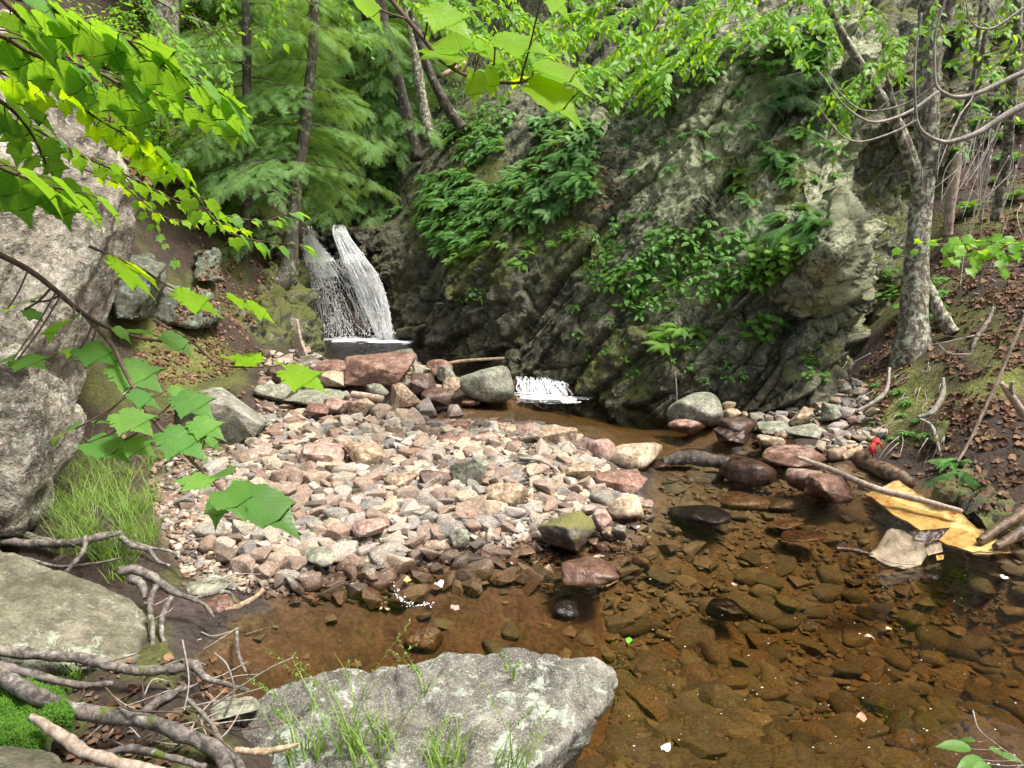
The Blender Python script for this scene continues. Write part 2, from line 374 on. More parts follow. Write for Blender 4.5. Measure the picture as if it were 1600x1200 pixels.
MT['leafG'] = leaf_mat('young_maple_leaf', (.2, .42, .02), (.26, .5, .02), (.62, .95, .01), .6, .42, veins=.7)
MT['leafB'] = leaf_mat('beech_leaf', (.12, .3, .03), (.22, .46, .05), (.5, .82, .03), .5, .45)
MT['leafH'] = leaf_mat('forest_leaf', (.08, .2, .03), (.17, .36, .05), (.38, .65, .03), .45, .5)
MT['hem'] = leaf_mat('hemlock_needle', (.14, .3, .09), (.27, .48, .16), (.4, .62, .1), .4, .55)
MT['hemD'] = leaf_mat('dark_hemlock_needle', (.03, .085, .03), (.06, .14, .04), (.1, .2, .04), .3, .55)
MT['fern'] = leaf_mat('fern_frond', (.09, .24, .07), (.18, .38, .1), (.3, .52, .06), .35, .5)
MT['fernL'] = leaf_mat('bright_fern_frond', (.14, .3, .04), (.2, .4, .06), (.35, .6, .04), .4, .5)
MT['herb'] = leaf_mat('herb_leaf', (.07, .2, .04), (.15, .35, .06), (.3, .55, .03), .4, .45)
MT['grass'] = leaf_mat('grass_blade', (.15, .28, .05), (.3, .44, .1), (.32, .52, .06), .4, .5)
MT['litter'] = leaf_mat('dead_leaf', (.06, .03, .018), (.3, .19, .12), (.2, .08, .03), .15, .75, spec=.2)
MT['bark'] = bark_mat('dark_bark', (.035, .028, .022), (.12, .1, .085), (.25, .28, .22), .2)
MT['barkB'] = bark_mat('lichen_bark', (.06, .048, .036), (.25, .22, .17), (.4, .43, .32), .6, scale=44, bump=1., zs=.35)
MT['barkR'] = bark_mat('root_bark', (.07, .06, .05), (.23, .205, .18), (.3, .33, .28), .1, scale=40, moss=.25, zs=1)
MT['twig'] = bark_mat('pale_twig', (.22, .195, .165), (.42, .39, .35), None, 0, scale=60, bump=.3)
MT['twigD'] = bark_mat('brown_twig', (.06, .04, .03), (.14, .09, .06), None, 0, scale=60, bump=.3)
MT['wood'] = bark_mat('bare_wood', (.3, .2, .12), (.52, .4, .27), None, 0, scale=45, bump=.4, zs=1)
MT['driftwood'] = bark_mat('weathered_driftwood', (.27, .2, .15), (.48, .4, .33), None, 0, scale=50, bump=.4, zs=.4)
MT['wetwood'] = bark_mat('wet_rotten_wood', (.05, .03, .018), (.2, .13, .08), None, 0, scale=28, bump=.9, zs=1, rough=.45)
MT['barkC'] = bark_mat('grey_hemlock_bark', (.035, .028, .02), (.11, .1, .075), (.2, .24, .15), .35, scale=34, bump=1.)
# ------------------------------------------------------------ ground sheet
bar = [(235, 745), (250, 830), (290, 900), (340, 930), (430, 925), (505, 893), (600, 893), (680, 868), (760, 862), (850, 858), (930, 850), (1000, 820), (1012, 780), (930, 715), (905, 680), (840, 655), (740, 652), (655, 655), (640, 590), (560, 565), (480, 570), (410, 600), (400, 690), (330, 715)]
G = []
def g_z(z, *pp):
    for px, py in pp: G.append(gz(px, py, z))
def g_y(*pp):
    for px, py, Y in pp: G.append(at(px, py, Y))
# gravel bar
g_z(.12, (260, 800), (340, 760), (430, 720), (520, 700), (600, 720), (690, 730), (760, 760), (850, 760), (920, 760), (560, 800), (450, 800), (640, 800), (760, 800), (860, 720), (350, 830), (480, 650), (560, 660), (450, 620), (800, 690), (640, 690))
g_z(.05, (310, 880), (420, 900), (480, 888), (600, 880), (680, 862), (800, 846), (960, 828), (1005, 790), (1000, 735), (905, 685), (780, 662), (660, 660))
g_z(.03, (350, 900), (420, 940), (340, 970), (300, 1010))
g_z(-.03, (500, 905), (430, 950), (370, 985), (660, 880), (850, 862), (1010, 830), (1030, 770), (920, 670), (640, 655), (780, 650), (320, 1040))
g_z(.3, (560, 575), (620, 580), (500, 575)); g_z(.2, (680, 590)); g_z(.14, (760, 590)); g_z(.12, (600, 640), (640, 640)); g_z(.04, (690, 625)); g_z(-.03, (760, 628), (810, 618)); g_z(-.02, (700, 642), (760, 645), (660, 645), (820, 640))
# pool beds
g_z(-.1, (560, 960), (700, 920), (850, 890), (950, 860), (450, 1010), (360, 1100), (1080, 800), (1180, 780), (1300, 790), (1040, 720), (1150, 700), (1270, 745), (1400, 800), (780, 640))
g_z(-.2, (650, 1000), (800, 1000), (1000, 900), (1100, 880), (1250, 850), (1400, 850), (1480, 830), (1000, 660), (900, 650), (1080, 690), (500, 1080), (860, 640))
g_z(-.33, (1000, 1000), (1200, 950), (1400, 930), (1300, 880), (900, 1100), (1580, 900), (1100, 1150), (700, 1150), (500, 1180))
g_z(-.45, (1300, 1100), (1500, 1000), (1500, 1180), (1700, 1050), (1600, 1200), (1800, 1000), (1250, 1300), (1500, 1400))
g_z(.02, (560, 545), (620, 535), (680, 550), (760, 565), (850, 590), (520, 530), (600, 520))
# left bank front
g_y((235, 960, 3.0), (225, 1030, 2.6)); g_z(.14, (260, 1000), (250, 1080)); g_z(.16, (300, 1100), (340, 1150), (380, 1190), (300, 1250))
g_z(.13, (100, 1100), (60, 1180), (180, 1150), (-100, 1100), (0, 1250), (150, 1350)); g_z(.06, (100, 930), (0, 900), (50, 980), (180, 980), (120, 1030), (-150, 950)); g_z(.2, (-400, 1000))
g_z(.24, (150, 850), (210, 850), (120, 800), (60, 820)); g_z(.2, (200, 780), (160, 760), (230, 820)); g_z(.22, (180, 700), (250, 700), (230, 660), (130, 690), (-50, 800), (-300, 900))
g_z(.25, (210, 640), (300, 640), (420, 590), (480, 575))
# left bank behind
g_y((210, 600, 6.0), (300, 590, 6.2), (400, 580, 6.8), (460, 575, 8.0), (500, 556, 8.9), (505, 535, 9.8), (300, 560, 6.6), (220, 540, 6.4), (400, 545, 7.6), (260, 500, 6.9), (350, 500, 7.5),
    (300, 450, 7.7), (380, 450, 8.6), (230, 450, 7.3), (330, 400, 8.3), (400, 400, 8.8), (430, 380, 10.2), (260, 380, 8.2), (300, 330, 9.4), (400, 330, 10), (250, 280, 9), (400, 250, 12), (300, 200, 12), (470, 340, 11.0), (150, 450, 6.4), (100, 500, 5.6),
    (240, 250, 8.8), (180, 170, 8.9), (130, 100, 8.8), (60, 40, 8.6), (-60, 0, 8.0), (150, 30, 10), (260, 60, 11), (250, 0, 12), (400, 100, 15), (0, -150, 10), (-300, -100, 7.5), (-500, 300, 5.5), (-400, 700, 3.4), (200, -250, 18), (-200, 450, 4.2), (-900, 0, 9))
# stream above the falls and far valley
g_y((540, 356, 10.9), (500, 356, 10.9), (600, 352, 11.2), (560, 335, 12.5), (520, 300, 14), (600, 260, 15.5), (540, 200, 18), (640, 150, 18), (560, 50, 24), (700, 60, 19), (500, -150, 34), (800, 0, 20), (700, -200, 30), (900, -200, 26), (1100, -250, 22), (1300, -300, 20), (300, -200, 26))
# right: behind the cliff, and the right bank
g_y((620, 520, 10.6), (700, 520, 9.8), (800, 540, 9.0), (900, 560, 8.6), (1000, 600, 8.0), (1100, 600, 7.8), (1200, 600, 7.6), (1290, 600, 7.3))
g_y((760, 250, 12.2), (850, 200, 11.6), (900, 150, 11.5), (1000, 130, 10.8), (1100, 80, 10.6), (1200, 30, 10.6), (1000, 300, 9.6), (1200, 300, 8.8), (1300, 300, 8.6), (1400, 300, 8.6))
g_z(.06, (1140, 650), (1200, 655), (1250, 690), (1310, 700)); g_z(-.04, (1170, 690), (1290, 730), (1090, 665), (1370, 760), (1440, 785), (1520, 850))
g_y((1270, 650, 6.25), (1330, 640, 6.1), (1350, 600, 6.3), (1390, 570, 6.4), (1400, 540, 6.6), (1440, 530, 6.4), (1390, 500, 6.9),
    (1330, 680, 5.75), (1380, 640, 5.8), (1380, 700, 5.35), (1420, 720, 5.1), (1450, 640, 5.55), (1450, 750, 4.82), (1500, 780, 4.5), (1450, 700, 5.15), (1500, 700, 4.95),
    (1540, 820, 4.15), (1600, 830, 4.0), (1600, 780, 4.2), (1550, 700, 4.8), (1600, 680, 4.8), (1520, 640, 5.2), (1600, 600, 5.2), (1500, 560, 5.8), (1600, 520, 5.7), (1500, 500, 6.3), (1600, 460, 6.1),
    (1480, 440, 6.9), (1600, 400, 6.7), (1500, 380, 7.3), (1600, 340, 7.3), (1500, 320, 7.8), (1600, 250, 8.2), (1500, 200, 9), (1600, 150, 9.2), (1500, 50, 10.2), (1600, 0, 10.6), (1750, 300, 7.6), (1800, 500, 5.6), (1750, 700, 4.4), (1900, 850, 3.6), (1700, 870, 3.8), (2300, 600, 4.2), (2200, 200, 8), (1700, -200, 14), (2300, -100, 14))
G += [np.array(p) for p in [(-1.2, .3, .3), (0, .2, .2), (-3, .3, .6), (-6, 0, 1.6), (1.5, .5, -.35), (3, .5, -.3), (5, 1, .4), (8, 2, 2), (-6, -3, 1.6), (0, -3, .8), (6, -3, 1.2), (-2, -1, .4),
      (-14, 8, 7), (-18, 18, 10), (-12, 30, 14), (14, 14, 11), (18, 28, 17), (0, 45, 16), (-20, 45, 18), (20, 45, 20), (12, 6, 5.5), (-10, 2, 4)]]
G = np.array(G)
def rbf_fit(P, z, lam=.03):
    D = np.linalg.norm(P[:, None] - P[None], axis=2); n = len(P)
    A = np.zeros((n + 3, n + 3)); A[:n, :n] = D - lam * np.eye(n); A[:n, n] = 1; A[:n, n + 1:] = P; A[n, :n] = 1; A[n + 1:, :n] = P.T
    return np.linalg.solve(A, np.append(z, [0, 0, 0]))
GW = rbf_fit(G[:, :2], G[:, 2])
def gheight(X, Y):
    Q = np.stack([X, Y], 1); out = np.zeros(len(Q))
    for i in range(0, len(Q), 20000):
        q = Q[i:i + 20000]; D = np.linalg.norm(q[:, None] - G[None, :, :2], axis=2)
        out[i:i + 20000] = D @ GW[:-3] + GW[-3] + q @ GW[-2:]
    return out
nr, nc = 420, 420
yy = np.concatenate([np.linspace(-3.5, 1.3, 12, endpoint=False), 1.3 * (46 / 1.3) ** np.linspace(0, 1, nr - 12)])
ss = np.linspace(-1, 1, nc); ss = ss * (.75 + .45 * np.abs(ss) ** 2)
YY, SS = np.meshgrid(yy, ss, indexing='ij'); XX = SS * (np.maximum(YY, 0) + 2.2)
X1, Y1 = XX.ravel(), YY.ravel(); Z1 = gheight(X1, Y1)
PX = proj(np.stack([X1, Y1, Z1], 1)); onbar = inpoly(PX[:, 0], PX[:, 1], bar) & (Y1 > 1)
P3 = np.stack([X1, Y1, Z1], 1)
amp = np.clip((Z1 - .05) / .5, 0, 1); amp = np.where(onbar, 0, amp)
Z1 = Z1 + amp * (.09 * fbm(P3, 1.6, 5, 3)) + .012 * fbm(P3, 9, 3, 8) + np.where(Z1 < -.02, .02 * fbm(P3, 4, 3, 12), 0)
P3[:, 2] = Z1
soil = np.array([.05, .034, .024]); sand = np.array([.2, .145, .115]); mud = np.array([.06, .045, .04]); bed = np.array([.2, .145, .085]); mossc = np.array([.11, .12, .03]); silt = np.array([.15, .095, .065])
n_ = fbm(P3, 2.2, 5, 21)
col = np.where((n_ > .25)[:, None], mossc * .8, soil)
col = np.where(onbar[:, None], sand, col)
px, py = PX[:, 0], PX[:, 1]
mudreg = inpoly(px + 12 * n_, py + 12 * n_, [(340, 865), (450, 885), (500, 900), (380, 1000), (280, 1040), (260, 960), (310, 900)])
col = np.where(mudreg[:, None], mud, col)
mossy = inpoly(px + 18 * n_, py + 18 * n_, [(1330, 690), (1370, 600), (1420, 570), (1470, 570), (1480, 640), (1400, 670), (1380, 700)]) | inpoly(px + 18 * n_, py + 18 * n_, [(1480, 590), (1600, 560), (1600, 620), (1500, 640)]) | inpoly(px + 14 * n_, py + 14 * n_, [(215, 530), (330, 520), (360, 560), (300, 600), (220, 590)])
col = np.where(mossy[:, None], mossc * 1.25, col)
col = np.where((Z1 < .0)[:, None], bed, col)
sil = inpoly(px, py, [(300, 1060), (500, 900), (660, 870), (860, 870), (950, 960), (940, 1020), (600, 1250), (300, 1250)]) & (Z1 < .0)
col = np.where(sil[:, None], silt, col)
C4 = col.reshape(nr, nc, 3).copy()
for _ in range(2):
    C4[1:-1, 1:-1] = (C4[1:-1, 1:-1] * 2 + C4[:-2, 1:-1] + C4[2:, 1:-1] + C4[1:-1, :-2] + C4[1:-1, 2:]) / 6
T = NT('ground'); at_ = T.n('VertexColor', _layer_name='zone'); tc = T.n('TexCoord'); v_ = tc.outputs['Object']
b1 = T.noise(v_, 6, 8, .65); b2 = T.noise(v_, 45, 5, .7); b3 = T.noise(v_, 17, 6, .6, 1.)
bb = T.mix(1., at_.outputs[0], T.ramp(b1, [(.3, (.55, .55, .55)), (.7, (1.35, 1.35, 1.35))]), 'MULTIPLY')
bb = T.mix(1., bb, T.ramp(b2, [(.3, (.45, .45, .45)), (.7, (1.6, 1.6, 1.6))]), 'MULTIPLY')
gzn = T.n('SeparateXYZ', Vector=T.n('NewGeometry').outputs['Position']).outputs[2]
wf = T.math('SUBTRACT', 1., T.step(T.math('ADD', gzn, T.math('MULTIPLY', T.math('SUBTRACT', b3, .5), .06)), .03, .06))
bb = T.mix(T.math('MULTIPLY', wf, .45), bb, T.mix(1., bb, (.5, .45, .42), 'MULTIPLY'))
ground_mat = T.end(T.n('BsdfPrincipled', Base__Color=bb, Roughness=T.math('MULTIPLY_ADD', wf, -.45, .9), Normal=T.bump(T.math('ADD', b2, T.math('MULTIPLY', b3, 1.5)), .7, .03)))
ground = mesh('ground', P3, grid_faces(nr, nc)[:, ::-1], ground_mat)
tag(ground, kind='structure')
ca = ground.data.color_attributes.new('zone', 'FLOAT_COLOR', 'POINT')
ca.data.foreach_set('color', np.concatenate([C4.reshape(-1, 3), np.ones((nr * nc, 1))], 1).astype(np.float32).ravel())
# ------------------------------------------------------------ right cliff
PY = np.array([760, 690, 650, 600, 550, 500, 450, 400, 350, 300, 250, 200, 150, 100, 50, 0, -100, -250, -420])
def col_(*ya): return ya
TAB = {
 520: (11.0, 11.0, 11.0, 11.0, 11.0, 11.0, 11.05, 11.1, 11.5, 15, 18, 20, 22, 24, 25, 27, 30, 34, 38),
 590: (10.5, 10.5, 10.45, 10.4, 10.4, 10.4, 10.45, 10.6, 11.0, 13, 14.5, 16, 18, 20, 22, 23, 25, 28, 31),
 630: (9.7, 9.7, 9.7, 9.75, 9.8, 9.9, 10.1, 10.3, 10.7, 11.3, 12.2, 13.2, 14.5, 16, 17, 18, 20, 23, 26),
 700: (8.8, 8.8, 8.8, 8.85, 8.95, 9.05, 9.2, 9.45, 9.8, 10.2, 10.9, 11.6, 12.5, 13.5, 14.5, 15.5, 17.5, 20, 23),
 800: (7.8, 7.8, 7.85, 7.9, 8.05, 8.2, 8.4, 8.6, 8.9, 9.2, 9.6, 10.1, 10.8, 11.7, 12.8, 14, 16, 18.5, 21),
 900: (7.4, 7.4, 7.42, 7.5, 7.65, 7.8, 7.95, 8.15, 8.4, 8.65, 8.95, 9.3, 9.8, 10.5, 11.4, 12.4, 14, 16.5, 19),
 1000: (7.0, 7.0, 7.02, 7.15, 7.25, 7.4, 7.55, 7.7, 7.9, 8.1, 8.3, 8.55, 8.8, 9.15, 9.7, 10.4, 12, 14.5, 17),
 1100: (6.68, 6.68, 6.7, 6.8, 6.95, 7.15, 7.25, 7.35, 7.5, 7.65, 7.8, 7.95, 8.1, 8.3, 8.55, 9.0, 10.3, 12.8, 15.5),
 1200: (6.5, 6.5, 6.55, 6.6, 6.7, 6.85, 6.9, 6.95, 7.1, 7.3, 7.5, 7.65, 7.85, 8.05, 8.25, 8.5, 9.5, 12, 15),
 1260: (6.4, 6.4, 6.42, 6.5, 6.75, 7.05, 6.6, 6.35, 6.55, 6.95, 7.3, 7.55, 7.75, 7.95, 8.15, 8.4, 9.3, 11.8, 14.8),
 1310: (6.4, 6.4, 6.45, 6.6, 6.95, 7.2, 6.7, 6.05, 6.2, 6.9, 7.25, 7.5, 7.7, 7.9, 8.1, 8.35, 9.3, 11.8, 14.8),
 1350: (6.6, 6.6, 6.65, 6.8, 7.1, 7.4, 7.5, 7.4, 7.7, 8.0, 8.0, 7.65, 7.75, 7.9, 8.1, 8.4, 9.4, 11.9, 14.9),
 1420: (6.9, 6.9, 6.95, 7.0, 7.1, 7.3, 7.5, 7.7, 7.8, 8.1, 8.1, 7.7, 7.8, 8.0, 8.2, 8.5, 9.6, 12, 15),
 1500: (7.6, 7.6, 7.6, 7.7, 7.8, 7.9, 8.0, 8.05, 8.1, 8.2, 8.3, 8.4, 8.5, 8.7, 8.95, 9.3, 10.4, 13, 16),
 1600: (8.6, 8.6, 8.6, 8.7, 8.8, 8.9, 9.0, 9.1, 9.2, 9.3, 9.4, 9.5, 9.7, 10, 10.3, 10.8, 12, 14.5, 17.5)}
kx = np.array(sorted(TAB)); tab = np.array([TAB[k] for k in kx], float)
ncx, nry = 560, 440
pxs = np.linspace(520, 1600, ncx)
t = np.linspace(0, 1, nry); pys = 760 - 860 * t / .88 * 1.0; pys = np.where(t < .88, 760 - 860 * t / .88, -100 - 320 * (t - .88) / .12)
row = np.array([np.interp(pxs, kx, tab[:, j]) for j in range(tab.shape[1])])   # (19, ncx)
YC = np.array([np.interp(-pys, -PY, row[:, i]) for i in range(ncx)]).T          # (nry, ncx)
def blur(A, k):
    for _ in range(k):
        A = A.copy(); A[1:-1] = (A[:-2] + 2 * A[1:-1] + A[2:]) / 4; A[:, 1:-1] = (A[:, :-2] + 2 * A[:, 1:-1] + A[:, 2:]) / 4
    return A
YC = blur(YC, 26)
PXg, PYg = np.meshgrid(pxs, pys)
a_ = (PXg - 800) / FPX; b_ = (600 - PYg) / FPX; ry = cp + sp * b_; rz = -sp + cp * b_; tt = YC / ry
V = np.stack([a_ * tt, YC, CAMZ + rz * tt], 2)
N = nrm(np.cross(np.gradient(V, axis=1), np.gradient(V, axis=0)))
Vf, Nf = V.reshape(-1, 3), N.reshape(-1, 3)
Nf = Nf * np.sign(np.sum(Nf * (np.array([0, 0, CAMZ]) - Vf), 1))[:, None]
q0y = PYg.ravel(); rt = rotm((0, 1, 0), -48) @ rotm((1, 0, 0), 15)
ax = np.clip((Vf[:, 1] - 6) / 4, 0, 1)
H1, E1 = facet(Vf, 1.0, 5, rt, (2.2, .9, .45), 1.3); H2, E2 = facet(Vf, .3, 25, rt, (2.2, 1, .5), 1.3); H3, E3 = facet(Vf, .12, 45, rt, (1.5, 1, .8), 1.)
d = .22 * H1 + (.10 + .04 * np.clip((q0y - 400) / 100, 0, 1)) * H2 + .045 * H3 - .05 * np.exp(-(E1 / .02) ** 2) - .03 * np.exp(-(E2 / .05) ** 2) * np.clip((q0y - 330) / 120, .2, 1) + .06 * fbm(Vf, 1.5, 5, 31) + .022 * fbm(Vf, 11, 4, 37)
# smoother, soil covered ledges where the ferns grow
soft = np.clip((900 - PXg.ravel()) / 150, 0, 1) * np.clip((420 - PYg.ravel()) / 60, 0, 1)
d = d * (1 - .6 * soft)
Vf = Vf + Nf * d[:, None]
Tm = NT('cliff_rock'); tc = Tm.n('TexCoord'); v_ = tc.outputs['Object']; geo = Tm.n('NewGeometry')
vr = Tm.n('Mapping', Vector=Tm.n('Mapping', Vector=v_, Rotation=(0, .84, 0)).outputs[0], Scale=(.75, 1, 1.35)).outputs[0]
zn = Tm.n('VertexColor', _layer_name='zone')   # r: lichen, g: moss, b: wet/dark, a unused
sz = Tm.n('SeparateColor', Color=zn.outputs[0])
n1 = Tm.noise(vr, 2.2, 9, .64, .5); n2 = Tm.noise(v_, 11, 8, .66); n3 = Tm.noise(v_, 30, 5, .75); n4 = Tm.noise(vr, 1.1, 5, .6)
b = Tm.ramp(n1, [(.3, (.036, .036, .025)), (.44, (.095, .1, .068)), (.58, (.175, .185, .13)), (.74, (.27, .285, .21))])
b = Tm.mix(1., b, Tm.ramp(n2, [(.3, (.45, .45, .45)), (.7, (1.45, 1.42, 1.35))]), 'MULTIPLY')
b = Tm.mix(1., b, Tm.ramp(n3, [(.35, (.42, .42, .42)), (.65, (1.6, 1.6, 1.55))]), 'MULTIPLY')
b = Tm.mix(Tm.math('MULTIPLY', Tm.step(n4, .58, .68), .4), b, (.2, .11, .05))
lc = Tm.math('ADD', Tm.noise(v_, 11, 10, .85, .8), Tm.math('MULTIPLY', sz.outputs[0], .2))
b = Tm.mix(Tm.math('MULTIPLY', Tm.step(lc, .56, .64), .8), b, Tm.mix(Tm.noise(v_, 40, 5, .75), (.27, .31, .17), (.6, .62, .43)))
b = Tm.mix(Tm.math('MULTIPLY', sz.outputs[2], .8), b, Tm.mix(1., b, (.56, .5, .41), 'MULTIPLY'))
nz = Tm.n('SeparateXYZ', Vector=geo.outputs['Normal']).outputs[2]
ms = Tm.math('ADD', Tm.noise(v_, 3.2, 8, .68, .4), Tm.math('MULTIPLY', nz, .18)); ms = Tm.math('ADD', ms, Tm.math('MULTIPLY', sz.outputs[1], .33))
mk = Tm.step(ms, .68, .76)
b = Tm.mix(mk, b, Tm.mix(Tm.noise(v_, 70, 4, .7), (.03, .04, .01), (.17, .19, .04)))
h = Tm.math('ADD', Tm.math('MULTIPLY', n2, 1.1), Tm.math('MULTIPLY', n3, .35)); h = Tm.math('ADD', h, Tm.math('MULTIPLY', n1, .8))
vo = Tm.n('TexVoronoi', Vector=Tm.n('VectorMath', _operation='ADD', i0=vr, i1=Tm.n('VectorMath', _operation='SCALE', i0=Tm.n('TexNoise', Vector=v_, Scale=3., Detail=4.).outputs[1], Scale=.15).outputs[0]).outputs[0], Scale=2.2, _feature='DISTANCE_TO_EDGE')
crk = Tm.math('SUBTRACT', 1., Tm.step(vo, .0, .03)); h = Tm.math('SUBTRACT', h, Tm.math('MULTIPLY', crk, .2))
b = Tm.mix(Tm.math('MULTIPLY', crk, .35), b, (.02, .017, .012))
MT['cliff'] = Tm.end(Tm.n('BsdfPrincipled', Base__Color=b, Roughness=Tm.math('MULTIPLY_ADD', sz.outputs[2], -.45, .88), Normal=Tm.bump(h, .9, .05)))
q = PXg.ravel(), PYg.ravel(); nn = fbm(Vf, 1.8, 4, 55)
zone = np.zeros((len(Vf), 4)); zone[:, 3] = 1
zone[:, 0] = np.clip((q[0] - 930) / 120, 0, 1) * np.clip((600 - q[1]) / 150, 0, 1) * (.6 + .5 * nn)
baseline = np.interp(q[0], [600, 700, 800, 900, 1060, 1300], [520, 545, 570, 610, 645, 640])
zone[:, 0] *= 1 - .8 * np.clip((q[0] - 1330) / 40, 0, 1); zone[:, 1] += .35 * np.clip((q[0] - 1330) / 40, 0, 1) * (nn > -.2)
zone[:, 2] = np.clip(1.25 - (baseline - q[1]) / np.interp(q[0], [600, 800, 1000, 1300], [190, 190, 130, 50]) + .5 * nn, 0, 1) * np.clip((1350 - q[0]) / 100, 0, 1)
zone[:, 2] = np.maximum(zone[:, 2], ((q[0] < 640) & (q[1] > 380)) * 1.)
for poly in ([(640, 300), (900, 200), (960, 300), (900, 460), (760, 440), (640, 380)], [(930, 560), (1010, 480), (1060, 560), (1000, 640), (900, 620)], [(690, 420), (750, 400), (740, 470), (690, 470)], [(900, 380), (960, 340), (980, 460), (930, 500)], [(1330, 600), (1400, 560), (1400, 640)], [(1110, 270), (1260, 200), (1290, 300), (1160, 340)]):
    zone[:, 1] += .55 * inpoly(q[0] + 25 * nn, q[1] + 25 * nn, poly)
cliff = mesh('rock_cliff', Vf, grid_faces(nry, ncx), MT['cliff'])
tag(cliff, 'tall leaning grey cliff with ferns and lichen on the right side of the stream', 'cliff')
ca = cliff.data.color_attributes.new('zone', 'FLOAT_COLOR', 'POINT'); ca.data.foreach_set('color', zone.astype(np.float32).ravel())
# ------------------------------------------------------------ water
def water_mat(name, dens, colr, ripple, bumps=.12, sc=5., grough=.03):
    T = NT(name); tc = T.n('TexCoord'); v = tc.outputs['Object']
    geo = T.n('NewGeometry').outputs['Position']
    vv = T.n('Mapping', Vector=v, Scale=(1, 1.6, 1)).outputs[0]
    n = T.noise(vv, sc, 3, .5, .6); m = T.noise(vv, sc * 5, 2, .5, .4)
    d = T.n('VectorMath', _operation='DISTANCE', i0=geo, i1=ripple[0]); amp = T.math('SUBTRACT', 1., T.step(d.outputs[1], ripple[1], ripple[2]))
    h = T.math('ADD', T.math('MULTIPLY', n, .35), T.math('MULTIPLY', T.math('MULTIPLY', m, amp), 1.3))
    bp = T.bump(h, bumps, .03)
    fr = T.n('Fresnel', IOR=1.33, Normal=bp)
    tr = T.n('BsdfTransparent', Color=(.95, .9, .82)); gl = T.n('BsdfGlossy', Color=(1, 1, 1), Roughness=grough, Normal=bp)
    ab = T.n('VolumeAbsorption', Color=colr, Density=dens)
    return T.end(T.n('MixShader', i0=fr, i1=tr, i2=gl), ab)
def water_body(name, pts, z, depth, mat, res=60):
    xs = [p[0] for p in pts]; ys = [p[1] for p in pts]
    b = bmesh.new(); top = [b.verts.new((p[0], p[1], z if z is not None else p[2])) for p in pts]; bot = [b.verts.new((p[0], p[1], z - depth if z is not None else .01)) for p in pts]
    b.faces.new(top); b.faces.new(bot[::-1]); n = len(pts)
    for i in range(n): b.faces.new((top[i], bot[i], bot[(i + 1) % n], top[(i + 1) % n]))
    bmesh.ops.recalc_face_normals(b, faces=b.faces[:])
    me = bpy.data.meshes.new(name); b.to_mesh(me); b.free(); me.materials.append(mat)
    o = bpy.data.objects.new(name, me); C.objects.link(o); tag(o, kind='structure'); return o
wm = water_mat('stream_water', 2.1, (.76, .61, .29), (tuple(gz(1120, 760, 0)), .3, 1.6), .22)
water_body('water', [(-3.6, -3, 0), (6, -3, 0), (7, 9.8, 0), (-3.6, 9.8, 0)], 0., 1.3, wm)
def upz(Y): return .12 + (Y - 7.75) * .0476                 # the upper pool runs down gently to the cascade
def upp(px, py): r = ray(px, py); t = (.12 - 7.75 * .0476 - CAMZ) / (r[2] - .0476 * r[1]); return np.array([r[0] * t, r[1] * t, CAMZ + r[2] * t])
up = [upp(455, 566), upp(540, 585), upp(650, 588), upp(720, 594), upp(785, 594), upp(800, 589), upp(900, 589), (1.6, 8.9, upz(8.9)), (.6, 11.2, upz(11.2)), (-3.2, 11.2, upz(11.2))]
wm2 = water_mat('upper_pool_water', 3., (.6, .42, .2), (tuple(gz(560, 520, .22)), .8, 3.0), 1., 13, .12)
w2 = water_body('water', up, None, 0, wm2)
# ------------------------------------------------------------ falls
fb_nr, fb_nc = 90, 90
fx = np.linspace(455, 660, fb_nc); fy = np.linspace(335, 560, fb_nr); FX, FY = np.meshgrid(fx, fy)
def fallY(px, py):
    s = np.interp(py, [335, 354, 362, 380, 400, 410, 450, 500, 525, 560], [12.0, 11.2, 10.75, 10.68, 10.62, 10.45, 10.4, 10.3, 10.2, 10.15])
    return s + .25 * np.clip((px - 620) / 40, 0, 1) * 0
FYd = fallY(FX, FY)
a_ = (FX - 800) / FPX; b_ = (600 - FY) / FPX; ry = cp + sp * b_; rz = -sp + cp * b_
V = np.stack([a_ * FYd / ry, FYd, CAMZ + rz * FYd / ry], 2).reshape(-1, 3)
H, E = facet(V, .3, 71, None, (1, 1, .7), 1.2); H2, E2 = facet(V, .12, 72, None, (1, 1, 1), 1.)
V[:, 1] -= .28 * H + .08 * H2 - .1
blk = mesh('waterfall_ledge', V, grid_faces(fb_nr, fb_nc), MT['black']); tag(blk, 'black wet stepped rock ledge behind the waterfall', 'rock ledge')
T = NT('falling_water'); tc = T.n('TexCoord'); u_ = T.n('Mapping', Vector=tc.outputs['UV'], Scale=(1, .16, 1)).outputs[0]
sp_ = T.noise(u_, 17, 5, .7, .35); big = T.noise(T.n('Mapping', Vector=tc.outputs['UV'], Scale=(1, .5, 1)).outputs[0], 5, 4, .7, .6)
ux = T.n('SeparateXYZ', Vector=tc.outputs['UV']).outputs[0]
at_ = T.n('VertexColor', _layer_name='dens'); dn = T.n('SeparateColor', Color=at_.outputs[0]).outputs[0]
fac = T.step(T.math('ADD', T.math('ADD', T.math('MULTIPLY', sp_, .62), T.math('MULTIPLY', big, .38)), T.math('MULTIPLY', T.math('SUBTRACT', dn, .5), .62)), .5, .58)
ds = T.n('BsdfPrincipled', Base__Color=(.92, .94, .97), Roughness=.4); tl = T.n('BsdfTranslucent', Color=(.8, .83, .88))
fall_mat = T.end(T.n('MixShader', i0=fac, i1=T.n('BsdfTransparent'), i2=T.n('MixShader', i0=.15, i1=ds.outputs[0], i2=tl.outputs[0])))
wf_root = thing('waterfall', 'white waterfall pouring over the dark ledge into the upper pool', 'waterfall', tuple(gz(550, 522, .22)))
